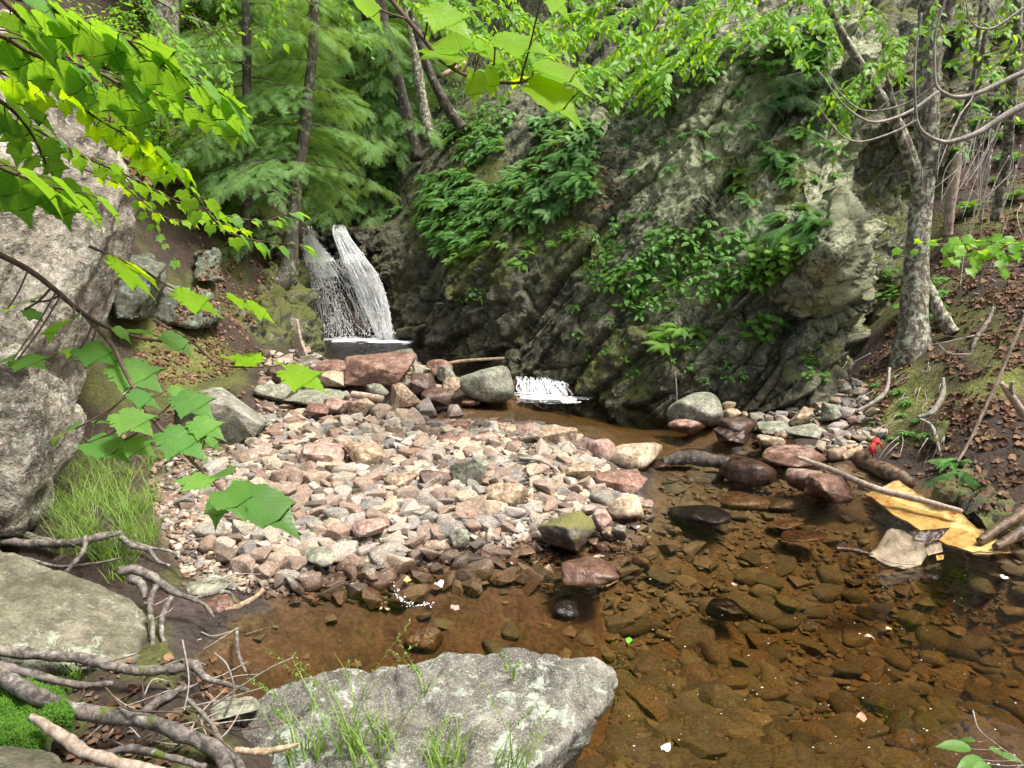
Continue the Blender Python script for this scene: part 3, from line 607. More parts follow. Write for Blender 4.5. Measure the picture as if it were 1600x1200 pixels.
def fall_sheet(Lp, Rp, off, dens, seed):
    """left and right edge as pixel polylines [(px,py)]; every row is one height"""
    n, m = 60, 26; L = spline([(a, b, 0) for a, b in Lp], n); Rr = spline([(a, b, 0) for a, b in Rp], n)
    u = np.linspace(0, 1, m); X = L[:, None, 0] * (1 - u) + Rr[:, None, 0] * u; Yp = L[:, None, 1] * (1 - u) + Rr[:, None, 1] * u
    D = fallY(X, Yp) - off
    a_ = (X - 800) / FPX; b_ = (600 - Yp) / FPX; ry = cp + sp * b_; rz = -sp + cp * b_
    V = np.stack([a_ * D / ry, D, CAMZ + rz * D / ry], 2).reshape(-1, 3); V[:, 1] += .05 * fbm(V * np.array([1, 1, .3]), 6, 3, seed)
    wd = np.linalg.norm(V.reshape(n, m, 3)[:, -1] - V.reshape(n, m, 3)[:, 0], axis=1).mean(); 
    UV = np.stack([np.tile(u * wd * 2.2 + seed, n), np.repeat(np.linspace(0, 1, n) * 3, m)], 1)
    V = V - np.array(wf_root.location)
    o = mesh('falling_sheet', V, grid_faces(n, m), fall_mat, UV, parent=wf_root)
    edge = 1 - np.abs(u * 2 - 1) ** 3; dd = (np.array(dens)[np.linspace(0, len(dens) - 1, n).astype(int)][:, None] * (.35 + .65 * edge)).ravel()
    c_ = o.data.color_attributes.new('dens', 'FLOAT_COLOR', 'POINT'); c_.data.foreach_set('color', np.stack([dd, dd, dd, np.ones_like(dd)], 1).astype(np.float32).ravel())
EDG = [([(520, 351), (521, 368), (532, 400), (549, 440), (567, 480), (590, 531)], [(540, 351), (545, 368), (562, 392), (590, 430), (606, 475), (614, 531)], .42, [.5, 1.15, 1.1, 1., .95, .95, 1., 1.1], 1, 420, .007),
 ([(474, 354), (473, 375), (474, 405), (480, 440), (492, 480), (502, 529)], [(490, 354), (496, 375), (520, 402), (548, 440), (566, 480), (582, 530)], .38, [.4, .85, .95, .65, .4, .3, .25, .3], 3, 110, .0035),
 ([(474, 400), (478, 415), (484, 440), (492, 470), (498, 500), (508, 530)], [(530, 405), (545, 420), (560, 445), (572, 475), (585, 500), (600, 531)], .47, [.4, .4, .3, .2, .2, .3], 4, 60, .003),
 ([(536, 400), (546, 420), (556, 445), (568, 475), (580, 500), (592, 531)], [(566, 395), (584, 425), (594, 445), (604, 475), (610, 500), (620, 531)], .5, [.4, .4, .35, .35, .4, .5], 6, 80, .004)]
g = np.random.default_rng(88); acc = Acc()
for Lp, Rp, off, dens, seed, ns, rr in EDG:
    fall_sheet(Lp, Rp, off, dens, seed); L = spline([(a, b, 0) for a, b in Lp], 60); Rr = spline([(a, b, 0) for a, b in Rp], 60)
    for i in range(ns):
        u = g.beta(.9, .9); k0 = int(g.uniform(0, 1) ** 1.1 * 50); k1 = min(59, k0 + int(g.uniform(6, 34))); k = np.linspace(k0, k1, 9).astype(int)
        uu = np.clip(u + np.cumsum(g.normal(size=9)) * .022, 0, 1); X = L[k, 0] * (1 - uu) + Rr[k, 0] * uu; Y_ = L[k, 1] * (1 - uu) + Rr[k, 1] * uu
        D = fallY(X, Y_) - off - g.uniform(.01, .09); r = rr * g.uniform(.3, 1.1); P = [at(a, b, c) for a, b, c in zip(X, Y_, D)]
        acc.add(tube(P, [r * .15, r, r * .8, r * .7, r * .2], 16, 5, .9, i))
V, f3, f4, U = acc.T(); drop_mat = NT('water_drop'); drop_mat = drop_mat.end(drop_mat.n('BsdfPrincipled', Base__Color=(.93, .95, .97), Roughness=.3))
tag(mesh('strands', V - np.array(wf_root.location), [f3, f4], drop_mat, U, parent=wf_root), kind='stuff')
rg = np.random.default_rng(5); OC = (np.array([(1, 0, 0), (-1, 0, 0), (0, 1, 0), (0, -1, 0), (0, 0, 1), (0, 0, -1.)]), np.array([(0, 2, 4), (2, 1, 4), (1, 3, 4), (3, 0, 4), (2, 0, 5), (1, 2, 5), (3, 1, 5), (0, 3, 5)]), None, None)
A = Acc()
for (Lp, Rp, off, dens, seed, ns, rr), k in zip(EDG, (2600, 3200, 3000, 2200)):
    L = spline([(a, b, 0) for a, b in Lp], 60); Rr = spline([(a, b, 0) for a, b in Rp], 60); t_ = rg.uniform(0, 59, k); u = rg.uniform(-.05, 1.06, k); i = t_.astype(int)
    w_ = vno(np.stack([u * 5 + seed, t_ / 14, u * 0], 1), 3) + .6 * vno(np.stack([u * 14 + seed, t_ / 5, u * 0], 1), 4); kp = w_ > rg.uniform(-.4, .7, k); u, t_, i = u[kp], t_[kp], i[kp]
    X = L[i, 0] * (1 - u) + Rr[i, 0] * u; Y_ = L[i, 1] * (1 - u) + Rr[i, 1] * u + (t_ - i) * 2.7; D = fallY(X, Y_) - off - rg.uniform(.0, .14, len(X)); O = np.array([at(*q) for q in zip(X, Y_, D)]); sc = .002 + .006 * rg.random(len(X)) ** 3
    A.add(OC, np.einsum('k,ij->kij', sc, np.diag([1, 1, 2.2])), O - np.array(wf_root.location))
tag(A.obj('spray', drop_mat, wf_root), kind='stuff')
# foam lying on the water
def foam(name, cx, cy, z, rx, ry_, ang, label, k=3400):
    c = gz(cx, cy, z or 0); g = np.random.default_rng(int(cx)); A = Acc(); V0, F0 = ico(1)
    a = g.uniform(0, 2 * np.pi, k); r = g.random(k) ** .75; X = r * np.cos(a) * rx; Yv = r * np.sin(a) * ry_; w_ = vno(np.stack([X * 9, Yv * 22, X * 0], 1), 7)
    kp = w_ > r * 1.3 - .75 + g.uniform(-.2, .2, k); X, Yv, r = X[kp], Yv[kp], r[kp]; ca_, sa_ = math.cos(ang), math.sin(ang); O = np.stack([X * ca_ - Yv * sa_, X * sa_ + Yv * ca_, X * 0], 1)
    if z: O[:, 2] = upz(O[:, 1] + c[1]) - c[2]
    sc = (.006 + .018 * g.random(len(X)) ** 2) * (1.15 - .8 * r); A.add((V0, F0, None, None), np.einsum('k,ij->kij', sc, np.diag([1.7, 1, .4])), O)
    V, f3, f4, U = A.T(); o = mesh(name, V, [f3, f4], drop_mat); o.location = c; return tag(o, label, 'foam')
foam('foam_patch', 556, 530, .22, .62, .24, 0, 'white foam at the foot of the waterfall')
foam('foam_patch', 612, 532, .22, .36, .18, -.2, 'small white foam patch right of the waterfall foot')
foam('foam_patch', 858, 621, 0, .46, .24, -.34, 'white foam below the small cascade beside the cliff')
# small cascade by the cliff
cas = thing('cascade', 'low cascade spilling from the upper pool between the grey boulder and the cliff', 'cascade', tuple(gz(845, 610, .0)))
n, m = 30, 50; pxs_ = np.linspace(786, 925, m); u = np.linspace(0, 1, n)
L0 = np.array([upp(p, 590) for p in pxs_]); L1 = np.array([gz(p + (p - 800) * .12, 612 + (p - 800) * .07, .0) for p in pxs_])
V = L0[None] * (1 - u[:, None, None]) + L1[None] * u[:, None, None]; V[:, :, 2] = .128 - .14 * (u[:, None] ** 1.7)
V = V.reshape(-1, 3); UV = np.stack([np.tile(np.linspace(0, 1.6, m), n), np.repeat(u * .8, m)], 1)
Vr = V.copy(); Vr[:, 2] -= .03; Vr[:, 1] += .02; loc = np.array(cas.location)
H, E = facet(Vr, .15, 12); Vr[:, 2] += .02 * H
mesh('ledge', Vr - loc, grid_faces(n, m), MT['brown'], parent=cas)
o = mesh('falling_sheet', V - loc, grid_faces(n, m), fall_mat, UV, parent=cas)
dd = np.repeat(np.linspace(.4, .8, n), m) * np.tile(np.interp(pxs_, [786, 802, 812, 872, 890, 925], [0, .3, 1, 1, .4, 0]), n); c_ = o.data.color_attributes.new('dens', 'FLOAT_COLOR', 'POINT'); c_.data.foreach_set('color', np.stack([dd, dd, dd, np.ones_like(dd)], 1).astype(np.float32).ravel())

g = np.random.default_rng(12); acc = Acc()
for i in range(50):
    j = g.integers(7, 34); k = np.clip(np.linspace(g.uniform(0, .4), g.uniform(.6, 1), 6) * (n - 1), 0, n - 1).astype(int); P = V.reshape(n, m, 3)[k, np.clip(j + np.cumsum(g.integers(-1, 2, 6)), 0, m - 1)] + [0, -.012, .008]; r = g.uniform(.003, .009)
    acc.add(tube(P, [r * .3, r, r * .8], 12, 5, .4, i))
V_, f3, f4, U = acc.T(); tag(mesh('strands', V_ - loc, [f3, f4], drop_mat, U, parent=cas), kind='stuff')
# ------------------------------------------------------------ boulders placed by their outline
def bvh_of(*objs):
    V = []; F = []; n = 0
    for o in objs:
        me = o.data; v = np.zeros(len(me.vertices) * 3); me.vertices.foreach_get('co', v); v = v.reshape(-1, 3) + np.array(o.location)
        V.append(v); F += [tuple(n + i for i in p.vertices) for p in me.polygons]; n += len(v)
    return BVHTree.FromPolygons([tuple(x) for x in np.concatenate(V)], F)
bt_ground = bvh_of(ground); 
def gnd(x, y):
    h = bt_ground.ray_cast(Vector((x, y, 60)), Vector((0, 0, -1))); return h[0].z if h[0] else 0.
def hitpx(bt, px, py):
    r = Vector(ray(px, py)).normalized(); h = bt.ray_cast(Vector((0, 0, CAMZ)), r); return h
def boulder(name, label, cat, box, mat, z=.1, p=14, seed=0, yaw=None, dep=.85, sub=4, noise=.04, sink=.12, flat=1., tilt=0, group=None, amp=1., planes=16):
    x0, y0, x1, y1 = box; cx = (x0 + x1) / 2; B = gz(cx, y1, z); dist = np.linalg.norm(B - [0, 0, CAMZ])
    wdt = (x1 - x0) / FPX * dist; hv = (y1 - y0) / FPX * dist; e = math.atan2(CAMZ - z, B[1])
    dp = wdt * dep; h = (hv - dp * .72 * math.sin(e)) / math.cos(e)
    if h < .35 * hv: h = .35 * hv; dp = (hv - h * math.cos(e)) / math.sin(e) / .8
    dp = max(dp, .25 * wdt); V, F = rock_verts(seed or int(x0 * 7 + y0), sub, p, planes, noise, flat) if p < 18 else chip_verts(seed, 12 + seed % 6, 4, .06 if p < 26 else .035, .02)
    if tilt: V = V @ rotm((0, 1, 0), tilt).T
    V = V / (V.max(0) - V.min(0)); h *= 1 + sink
    V = V * np.array([wdt, dp, h])
    H, E_ = facet(V, wdt * .35, seed + 3); V = V * (1 + .05 * amp * H[:, None]) + (.012 * amp * wdt * fbm(V, 6 / wdt, 4, seed + 5))[:, None] * nrm(V)
    loc = np.array([B[0], B[1] + dp * .42, z + h / 2 - sink * h])
    o = mesh(name, V, F, MT[mat]); o.location = loc
    tag(o, label, cat, group); o['r'] = float(wdt / 2); HERO.append((loc[0], loc[1], max(wdt, dp) / 2, loc[2] + h / 2)); return o
HERO = []
BL = [
 ('large reddish-brown angular boulder at the left end of the rock dam', (526, 546, 646, 602), 'red', .3, 26), ('rounded brown boulder just left of the reddish dam boulder', (478, 558, 560, 594), 'red', .28, 9),
 ('grey-green block in the upper pool behind the dam', (612, 544, 650, 574), 'green', .22, 30), ('large rounded grey boulder in the rock dam beside the cascade', (712, 564, 804, 632), 'green', .02, 10),
 ('brown stone under the stick on the dam', (664, 560, 706, 586), 'red', .24, 14), ('small grey stone on the dam left of the rounded grey boulder', (682, 568, 713, 594), 'green', .2, 20),
 ('small orange-tan stone on the dam face', (688, 587, 719, 612), 'tan', .16, 22), ('upright tan and orange stone leaning on the dam', (604, 595, 656, 640), 'tan', .16, 20),
 ('dark wet rock in the dam left of the rounded grey boulder', (656, 602, 709, 636), 'brown', .06, 22), ('tan block in front of the reddish dam boulder', (541, 618, 584, 650), 'tan', .14, 18),
 ('grey round stone in front of the reddish dam boulder', (571, 597, 606, 620), 'green', .24, 12), ('flat dark slab at the foot of the dam', (580, 630, 652, 652), 'brown', .12, 24),
 ('small wet red stone at the waterline below the dam', (719, 622, 745, 637), 'red', .0, 10), ('dark block between dam stones by the left trickle', (640, 580, 680, 616), 'brown', .14, 26),
 ('square tan cracked block on the far edge of the gravel bar', (838, 659, 906, 707), 'tan', .06, 34), ('pinkish block left of the square tan block', (808, 660, 848, 688), 'pink', .06, 26),
 ('tan upright stone on the far gravel edge', (774, 657, 808, 682), 'tan', .06, 24), ('reddish stone third left of the square tan block', (732, 670, 782, 702), 'pink', .08, 24),
 ('flat orange-red slab on the far gravel edge', (679, 676, 724, 700), 'red', .1, 24), ('reddish wedge stone on the far gravel edge', (698, 656, 735, 674), 'red', .06, 24),
 ('pale grey-green square block in the middle of the gravel bar', (701, 705, 763, 766), 'green', .1, 28), ('yellowish tan block left of the grey-green block', (599, 733, 651, 770), 'tan', .11, 22),
 ('round tan boulder in the middle of the gravel bar', (757, 747, 825, 796), 'tan', .1, 10), ('large angular tan rock on the right of the gravel bar', (873, 719, 938, 766), 'tan', .08, 30),
 ('long reddish-tan slab at the right tip of the gravel bar', (925, 730, 1013, 784), 'red', .03, 28), ('large smooth cream boulder at the water edge', (955, 685, 1043, 739), 'cream', .02, 9),
 ('rounded brownish boulder behind the smooth cream boulder', (918, 684, 968, 732), 'pink', .04, 9), ('rounded pale boulder with wet base at the gravel bar tip', (947, 770, 1008, 820), 'cream', .0, 9),
 ('dark mossy boulder at the front waterline of the gravel bar', (843, 800, 933, 862), 'mossyr', .0, 18), ('pinkish white angular stone right of the mossy boulder', (925, 795, 957, 832), 'pink', .04, 26),
 ('small tan stone at the waterline right of the mossy boulder', (937, 822, 961, 845), 'tan', .0, 12), ('small blue-grey stone at the waterline', (955, 820, 980, 846), 'grey', .0, 24),
 ('flat tan and white stone lying in shallow water', (792, 852, 838, 873), 'tan', -.01, 14), ('wet pinkish boulder standing in the pool', (880, 870, 968, 918), 'pink', -.03, 16),
 ('small glossy black stone in the pool', (862, 941, 906, 976), 'black', -.03, 14), ('broad pale slab on the left of the gravel bar', (453, 688, 533, 732), 'pink', .12, 26),
 ('tan slab right of the broad pale slab', (527, 688, 597, 732), 'tan', .12, 24), ('big square pale grey boulder left of the gravel bar', (268, 597, 406, 694), 'grey', .14, 34),
 ('grey block behind the maple leaves near the left outcrop', (110, 590, 187, 637), 'grey', .3, 28), ('big smooth grey pointed boulder below the cliff', (1049, 610, 1137, 667), 'green', .02, 12),
 ('pale pink wet boulder at the foot of the pointed grey boulder', (1048, 652, 1110, 682), 'pink', -.02, 14), ('brown rounded boulder right of the pointed grey boulder', (1131, 650, 1193, 684), 'brown', .03, 9),
 ('wet striped brown rock in front of the brown rounded boulder', (1122, 666, 1179, 694), 'brown', .0, 20), ('tan round stone right of the striped brown rock', (1185, 677, 1231, 707), 'tan', .0, 9),
 ('large flat pinkish boulder under the end of the long pole', (1203, 696, 1303, 735), 'pink', -.02, 10), ('large round dark brown boulder in the riffle', (1137, 713, 1216, 759), 'brown', -.02, 9),
 ('pinkish grey boulder below the long pole', (1237, 730, 1294, 770), 'pink', -.02, 16), ('pointed red-pink boulder with a moss spot', (1270, 744, 1336, 789), 'red', -.03, 22),
 ('glossy dark wet rock breaking the riffle', (1057, 788, 1152, 828), 'black', -.04, 12), ('small white stone on top beside the pointed grey boulder', (1129, 626, 1151, 642), 'cream', .1, 8),
 ('white round stone beside the pointed grey boulder', (1131, 637, 1159, 654), 'cream', .06, 8), ('tiny pale stone right of the white round stone', (1157, 642, 1171, 653), 'cream', .06, 8),
 ('tan angular rock at the foot of the leaf bank', (1240, 636, 1278, 668), 'tan', .08, 28), ('upright grey angular rock on the leaf bank', (1287, 630, 1317, 660), 'green', .12, 30),
 ('flat grey rock at the foot of the leaf bank', (1238, 662, 1302, 692), 'green', .02, 24), ('flat grey rock right of the brown rounded boulder', (1188, 659, 1242, 682), 'green', .03, 22),
 ('yellowish round stone below the flat grey rock', (1215, 672, 1250, 692), 'tan', .0, 14), ('flat round wet stone near the sunken boards', (1232, 688, 1290, 708), 'brown', -.01, 10),
 ('long grey flat stone by the roots on the left shore', (270, 904, 343, 934), 'green', .05, 14), ('flat pinkish stone in the mud by the roots', (308, 930, 366, 966), 'pink', .0, 14),
 ('flat grey stone among the roots in the left foreground', (318, 1098, 388, 1134), 'green', .12, 24), ('grey stone under the fallen roots in the left foreground', (185, 1080, 260, 1112), 'green', .1, 20),
 ('grey-brown flat stone behind the big square boulder', (394, 597, 456, 630), 'green', .2, 20), ('pale wide flat slab at the back of the gravel bar', (440, 606, 530, 640), 'green', .16, 24),
 ('pinkish block at the back of the gravel bar', (500, 618, 540, 648), 'pink', .15, 28), ('reddish stone pair piece at the back left of the gravel bar', (474, 628, 510, 654), 'red', .15, 22),
 ('pale cream angular stone left of the dam', (494, 577, 540, 606), 'cream', .25, 24), ('dark reddish boulder against the left bank foot', (415, 570, 452, 596), 'brown', .28, 22),
 ('small dark stone left of the dam stones', (452, 588, 480, 606), 'brown', .25, 16), ('angular pale stone left of the yellowish tan block', (545, 735, 600, 768), 'pink', .11, 26),
 ('pale pink slab at the lower left of the gravel bar', (545, 808, 600, 842), 'pink', .1, 28), ('grey-tan block near the front waterline', (701, 823, 733, 858), 'green', .04, 26),
 ('wide grey stone at the front waterline', (468, 855, 522, 885), 'green', .06, 14), ('long thin tan slab on the left of the gravel bar', (265, 803, 335, 826), 'tan', .12, 26),
 ('dark leaf-mottled stone cluster rock behind the yellowish block', (650, 735, 705, 775), 'brown', .1, 30), ('long wet dark stone left of the log in the riffle', (1000, 715, 1050, 738), 'brown', -.03, 16)]
for i, (lab, box, mt, z, p) in enumerate(BL):
    w_ = box[2] - box[0]
    boulder('boulder' if w_ > 45 else 'rock', lab, 'boulder' if w_ > 45 else 'rock', box, mt, z, p, seed=100 + i, noise=.03 if p < 14 else .045, amp=.25 if p < 14 else 1., planes=11 if p > 24 else 18)
for i, (box, mt, lab) in enumerate([((1125, 765, 1215, 800), 'tan', 'bright orange-tan stone under the water below the round dark brown boulder'), ((1205, 812, 1262, 828), 'tan', 'small yellow-orange stone under the water left of the scrap metal'), ((1228, 830, 1300, 850), 'red', 'dark orange stone under the water left of the scrap metal'), ((1060, 700, 1110, 712), 'red', 'reddish stone under the water behind the wet log'), ((1140, 690, 1180, 704), 'red', 'reddish stone under the water in front of the striped brown rock'), ((1200, 775, 1260, 800), 'green', 'grey-green stone under the water in front of the pinkish grey boulder'), ((1110, 935, 1165, 975), 'black', 'black stone on the bed in the middle of the pool'), ((630, 975, 690, 1030), 'tan', 'submerged tan stone behind the big pale boulder')]):
    boulder('submerged_rock', lab, 'rock', box, mt, -.13 if i < 6 else -.25, 10, seed=300 + i, amp=.3)
# ------------------------------------------------------------ hull rocks
def A_(*pp): return [at(*p) for p in pp]
wall = hull_rock('rock_outcrop', [
    A_((-350, -60, 3.6), (20, 20, 4.6), (240, 262, 5.0), (232, 330, 4.85), (222, 400, 4.75), (182, 520, 4.5), (146, 580, 4.4), (90, 560, 3.9), (-20, 600, 3.3), (-350, 640, 2.9), (-350, 400, 3.0), (40, 300, 3.9), (-350, 100, 5.5), (60, 100, 6.5), (150, 250, 6.6), (120, 450, 6.2), (90, 560, 5.6), (-350, 600, 5)),
    A_((-350, 560, 2.9), (40, 560, 3.65), (118, 600, 4.2), (136, 636, 4.05), (120, 700, 4.0), (70, 760, 3.7), (-20, 820, 3.2), (-350, 950, 2.5), (-350, 600, 4.5), (60, 600, 5.0), (60, 750, 4.4), (-40, 640, 3.15), (-100, 700, 3.0)),
    A_((-350, 450, 3.1), (40, 500, 3.9), (160, 540, 4.45), (140, 600, 4.3), (120, 690, 4.1), (40, 700, 3.7), (-350, 750, 2.9), (80, 560, 5.5), (60, 700, 5), (-350, 600, 5)),
    A_((60, 640, 3.9), (135, 640, 4.0), (130, 690, 3.95), (105, 720, 3.85), (60, 720, 3.7), (80, 650, 4.3), (120, 660, 4.35)),
    A_((40, 740, 3.65), (75, 750, 3.75), (70, 800, 3.65), (30, 830, 3.5), (0, 830, 3.3), (-10, 760, 3.35), (50, 780, 4.2))],
    .028, MT['wall'], ((.9, .11), (.34, .045), (.12, .014)), .012, 6, 4, 1, rotm((0, 1, 0), -60), (1.8, 1, .6), .15)
tag(wall, 'tall pale grey rock outcrop filling the left edge behind the maple leaves', 'outcrop')
mid = hull_rock('rock_outcrop', [A_((196, 395, 6.4), (262, 410, 6.5), (245, 440, 6.3), (222, 505, 6.2), (180, 500, 6.1), (170, 430, 6.3), (230, 400, 7.3), (240, 490, 7.2), (170, 480, 7)),
                                A_((255, 440, 6.9), (330, 455, 7.2), (345, 500, 7.1), (300, 515, 6.8), (230, 500, 6.7), (330, 460, 8), (250, 450, 7.8)),
                                A_((300, 395, 7.9), (345, 385, 8.0), (350, 440, 7.7), (300, 440, 7.6), (330, 400, 8.6))],
                .03, MT['greenrock'], ((.35, .05), (.15, .02)), .02, 4, 14)
tag(mid, 'low grey-green lichened rocks on the left bank behind the tall pale outcrop', 'outcrop')
lft = hull_rock('rock_outcrop', [A_((430, 395, 9.3), (466, 400, 9.5), (478, 440, 9.3), (497, 500, 9.0), (503, 560, 8.7), (470, 575, 8.3), (420, 570, 8.0), (400, 520, 8.0), (405, 450, 8.5), (440, 400, 10.6), (480, 450, 10.6), (500, 560, 10.2), (400, 500, 9.8)),
                                A_((330, 490, 7.7), (405, 480, 8.0), (415, 560, 7.8), (360, 575, 7.4), (325, 550, 7.3), (380, 490, 9))],
                .035, MT['cliff'], ((.4, .12), (.17, .06), (.08, .02)), .03, 4, 24)
tag(lft, 'dark mossy rock outcrop left of the waterfall with a tree rooted on it', 'outcrop')
for o in (lft,):
    c_ = o.data.color_attributes.new('zone', 'FLOAT_COLOR', 'POINT'); n_ = len(o.data.vertices)
    c_.data.foreach_set('color', np.tile([.1, .45, .25, 1.], n_).astype(np.float32))
front = hull_rock('lichen_boulder', [
    A_((372, 1116, 2.28), (420, 1074, 2.36), (520, 1044, 2.42), (600, 1036, 2.44), (730, 1018, 2.46), (820, 1020, 2.46), (870, 1040, 2.42), (900, 1064, 2.34), (930, 1110, 2.2), (880, 1160, 2.02), (820, 1220, 1.86), (700, 1240, 1.8), (560, 1240, 1.82), (440, 1220, 1.9), (385, 1180, 2.06), (640, 1110, 2.16), (520, 1100, 2.2), (780, 1100, 2.18))
    + [at(400, 1100, 2.4) - [0, 0, .45], at(600, 1060, 2.6) - [0, 0, .4], at(840, 1060, 2.5) - [0, 0, .4], at(850, 1200, 2.05) - [0, 0, .3], at(500, 1250, 1.8) - [0, 0, .5], at(700, 1300, 1.8) - [0, 0, .4]],
    A_((860, 1048, 2.4), (915, 1060, 2.36), (959, 1035, 2.38), (953, 1085, 2.28), (925, 1120, 2.18), (880, 1120, 2.14), (840, 1070, 2.3)) + [at(935, 1085, 2.4) - [0, 0, .08], at(880, 1090, 2.42) - [0, 0, .1]]],
    .010, MT['front'], ((.42, .035), (.16, .018), (.05, .004)), .014, 5, 34, 3, rotm((0, 1, 0), 30), (1.6, 1, .8), .5)
tag(front, 'big pale lichened boulder with a pointed right tip at the bottom of the picture', 'boulder')
slab = hull_rock('lichen_boulder', [A_((-200, 800, 2.95), (0, 852, 2.98), (70, 880, 2.95), (140, 925, 2.88), (205, 932, 2.9), (228, 962, 2.82), (226, 1000, 2.7), (212, 1034, 2.55), (150, 1046, 2.45), (0, 1012, 2.4), (-200, 1000, 2.3))
    + [at(228, 980, 2.8) - [0, 0, .3], at(100, 1040, 2.5) - [0, 0, .3], at(-200, 1000, 2.4) - [0, 0, .4], at(0, 880, 3.1) - [0, 0, .4], at(-200, 850, 3.1) - [0, 0, .4]]],
    .011, MT['slab'], ((.6, .03), (.2, .012)), .010, 5, 44, 3, rotm((1, 0, 0), 30), (2, 1.5, 1), .5)
tag(slab, 'big flat mossy grey slab at the left edge above the fallen roots', 'boulder')
backs = hull_rock('lichen_boulder', [A_((-60, 1165, 1.75), (60, 1170, 1.8), (150, 1190, 1.75), (200, 1230, 1.6), (-60, 1240, 1.5)) + [at(100, 1200, 1.7) - [0, 0, .3], at(-60, 1200, 1.8) - [0, 0, .3]]], .012, MT['slab'], ((.3, .02),), .008, 6, 54)
tag(backs, 'dark stone under the moss cushion in the bottom left corner', 'boulder')
rb = hull_rock('rock_outcrop', [A_((1470, 770, 4.4), (1500, 720, 4.7), (1545, 700, 4.85), (1700, 730, 4.7), (1750, 900, 3.8), (1600, 860, 3.9), (1540, 840, 4.05), (1490, 800, 4.3), (1600, 760, 5.4)),
                                A_((1455, 690, 5.0), (1480, 660, 5.2), (1520, 665, 5.2), (1500, 700, 5.0), (1490, 680, 5.5))],
                 .022, MT['cliff'], ((.3, .1), (.12, .04)), .03, 4, 64)
tag(rb, 'dark mossy rocks in the bank at the right edge beside the rusty sheet', 'outcrop')
c_ = rb.data.color_attributes.new('zone', 'FLOAT_COLOR', 'POINT'); c_.data.foreach_set('color', np.tile([0, .5, .5, 1.], len(rb.data.vertices)).astype(np.float32))
mb = hull_rock('moss_patch_rock', [A_((692, 462, 9.0), (697, 435, 9.15), (728, 404, 9.3), (750, 398, 9.25), (748, 425, 9.0), (735, 455, 8.8), (700, 470, 8.85), (720, 430, 9.8), (740, 470, 9.2))], .02, MT['mossyr'], ((.2, .03),), .01, 6, 74)
tag(mb, 'bulging yellow-green moss-covered rock on the cliff right of the waterfall', 'mossy rock')
# ------------------------------------------------------------ gravel stones
rg = np.random.default_rng(11)
PROTO = [mesh('p', *(chip_verts(500 + i, 10 + i % 7, 3, .09) if i % 5 else rock_verts(500 + i, 3, 14, 14, .03)), MT['gravel'], link=False) for i in range(20)]
PT = [(*chip_verts(600 + i, 9, 0, .0001, 0), None, None) for i in range(10)]
PT2 = [(*chip_verts(700 + i, 9 + i % 4, 1, .05), None, None) for i in range(10)]
zones = [('among the pebbles in the middle of the gravel bar', lambda x, y: True)]
def region(px, py):
    if px > 880: return 'at the right tip of the gravel bar'
    if py > 835: return 'along the front waterline of the gravel bar'
    if py < 665: return 'near the rock dam at the back of the gravel bar'
    if px < 420: return 'on the left side of the gravel bar'
    return 'in the middle of the gravel bar'
def stone_place(bbox_poly, n, smin, smax, power, zr, seed, avoid=.75):
    g = np.random.default_rng(seed); out = []; P = np.array(bbox_poly); lo, hi = P.min(0), P.max(0); grid_ = {}
    tries = 0; sizes = np.sort(smin + (smax - smin) * g.random(n) ** power)[::-1]
    placed = []
    for s_ in sizes:
        for _ in range(14):
            a, b = g.uniform(lo[0], hi[0]), lo[1] + (hi[1] - lo[1]) * g.random() ** .85
            if not inpoly([a], [b], bbox_poly)[0]: continue
            w_ = gz(a, b, zr); x, y = w_[0], w_[1]
            if any((x - q[0]) ** 2 + (y - q[1]) ** 2 < (avoid * (s_ * .5 + q[2])) ** 2 for q in HERO): continue
            if placed:
                Q = np.array(placed); 
                if np.any((x - Q[:, 0]) ** 2 + (y - Q[:, 1]) ** 2 < (avoid * .62 * (s_ * .5 + Q[:, 2])) ** 2): continue
            placed.append((x, y, s_ * .5)); out.append((x, y, s_, a, b)); break
    return out
bar2 = [(330, 735), (280, 800), (320, 850), (430, 895), (500, 896), (600, 890), (680, 868), (760, 862), (850, 856), (930, 850), (1000, 825), (1016, 780), (950, 715), (905, 680), (840, 655), (740, 650), (655, 655), (660, 600), (600, 565), (480, 570), (410, 600), (400, 700)]
sp_ = stone_place(bar2, 5500, .022, .15, 4.2, .1, 21)
size_rank = sorted(range(len(sp_)), key=lambda i: -sp_[i][2] / (sp_[i][1] + .5))
acc = Acc(); cnt = 0
for r_, i in enumerate(size_rank):
    x, y, s_, a, b = sp_[i]; z = gnd(x, y); g = rg
    eul = Matrix.Rotation(g.uniform(-.35, .35), 3, 'X') @ Matrix.Rotation(g.uniform(-.35, .35), 3, 'Y') @ Matrix.Rotation(g.uniform(0, 6.28), 3, 'Z')
    dims = (s_ * g.uniform(.9, 1.35), s_ * g.uniform(.65, 1.), s_ * g.uniform(.4, .75))
    if r_ < 290:
        o = bpy.data.objects.new('stone', PROTO[g.integers(len(PROTO))]); C.objects.link(o)
        o.location = (x, y, z + dims[2] * .26); o.scale = dims; o.rotation_euler = eul.to_euler()
        rg_ = region(a, b); tag(o, 'loose angular stone ' + rg_, 'stone', 'loose stones ' + rg_)
    else:
        M_ = np.array(eul) @ np.diag(dims); acc.add(PT2[g.integers(10)], M_[None], np.array([[x, y, z + dims[2] * .26]]))
n = 15000; Pb = np.array(bar); a = rg.uniform(240, 1020, n * 2); b = 560 + 345 * rg.random(n * 2) ** .8
k = inpoly(a, b, [(p_[0], p_[1]) for p_ in bar]); a, b = a[k][:n], b[k][:n]
W = np.array([gz(i, j, .1) for i, j in zip(a, b)]); Z = gheight(W[:, 0], W[:, 1]) + .0
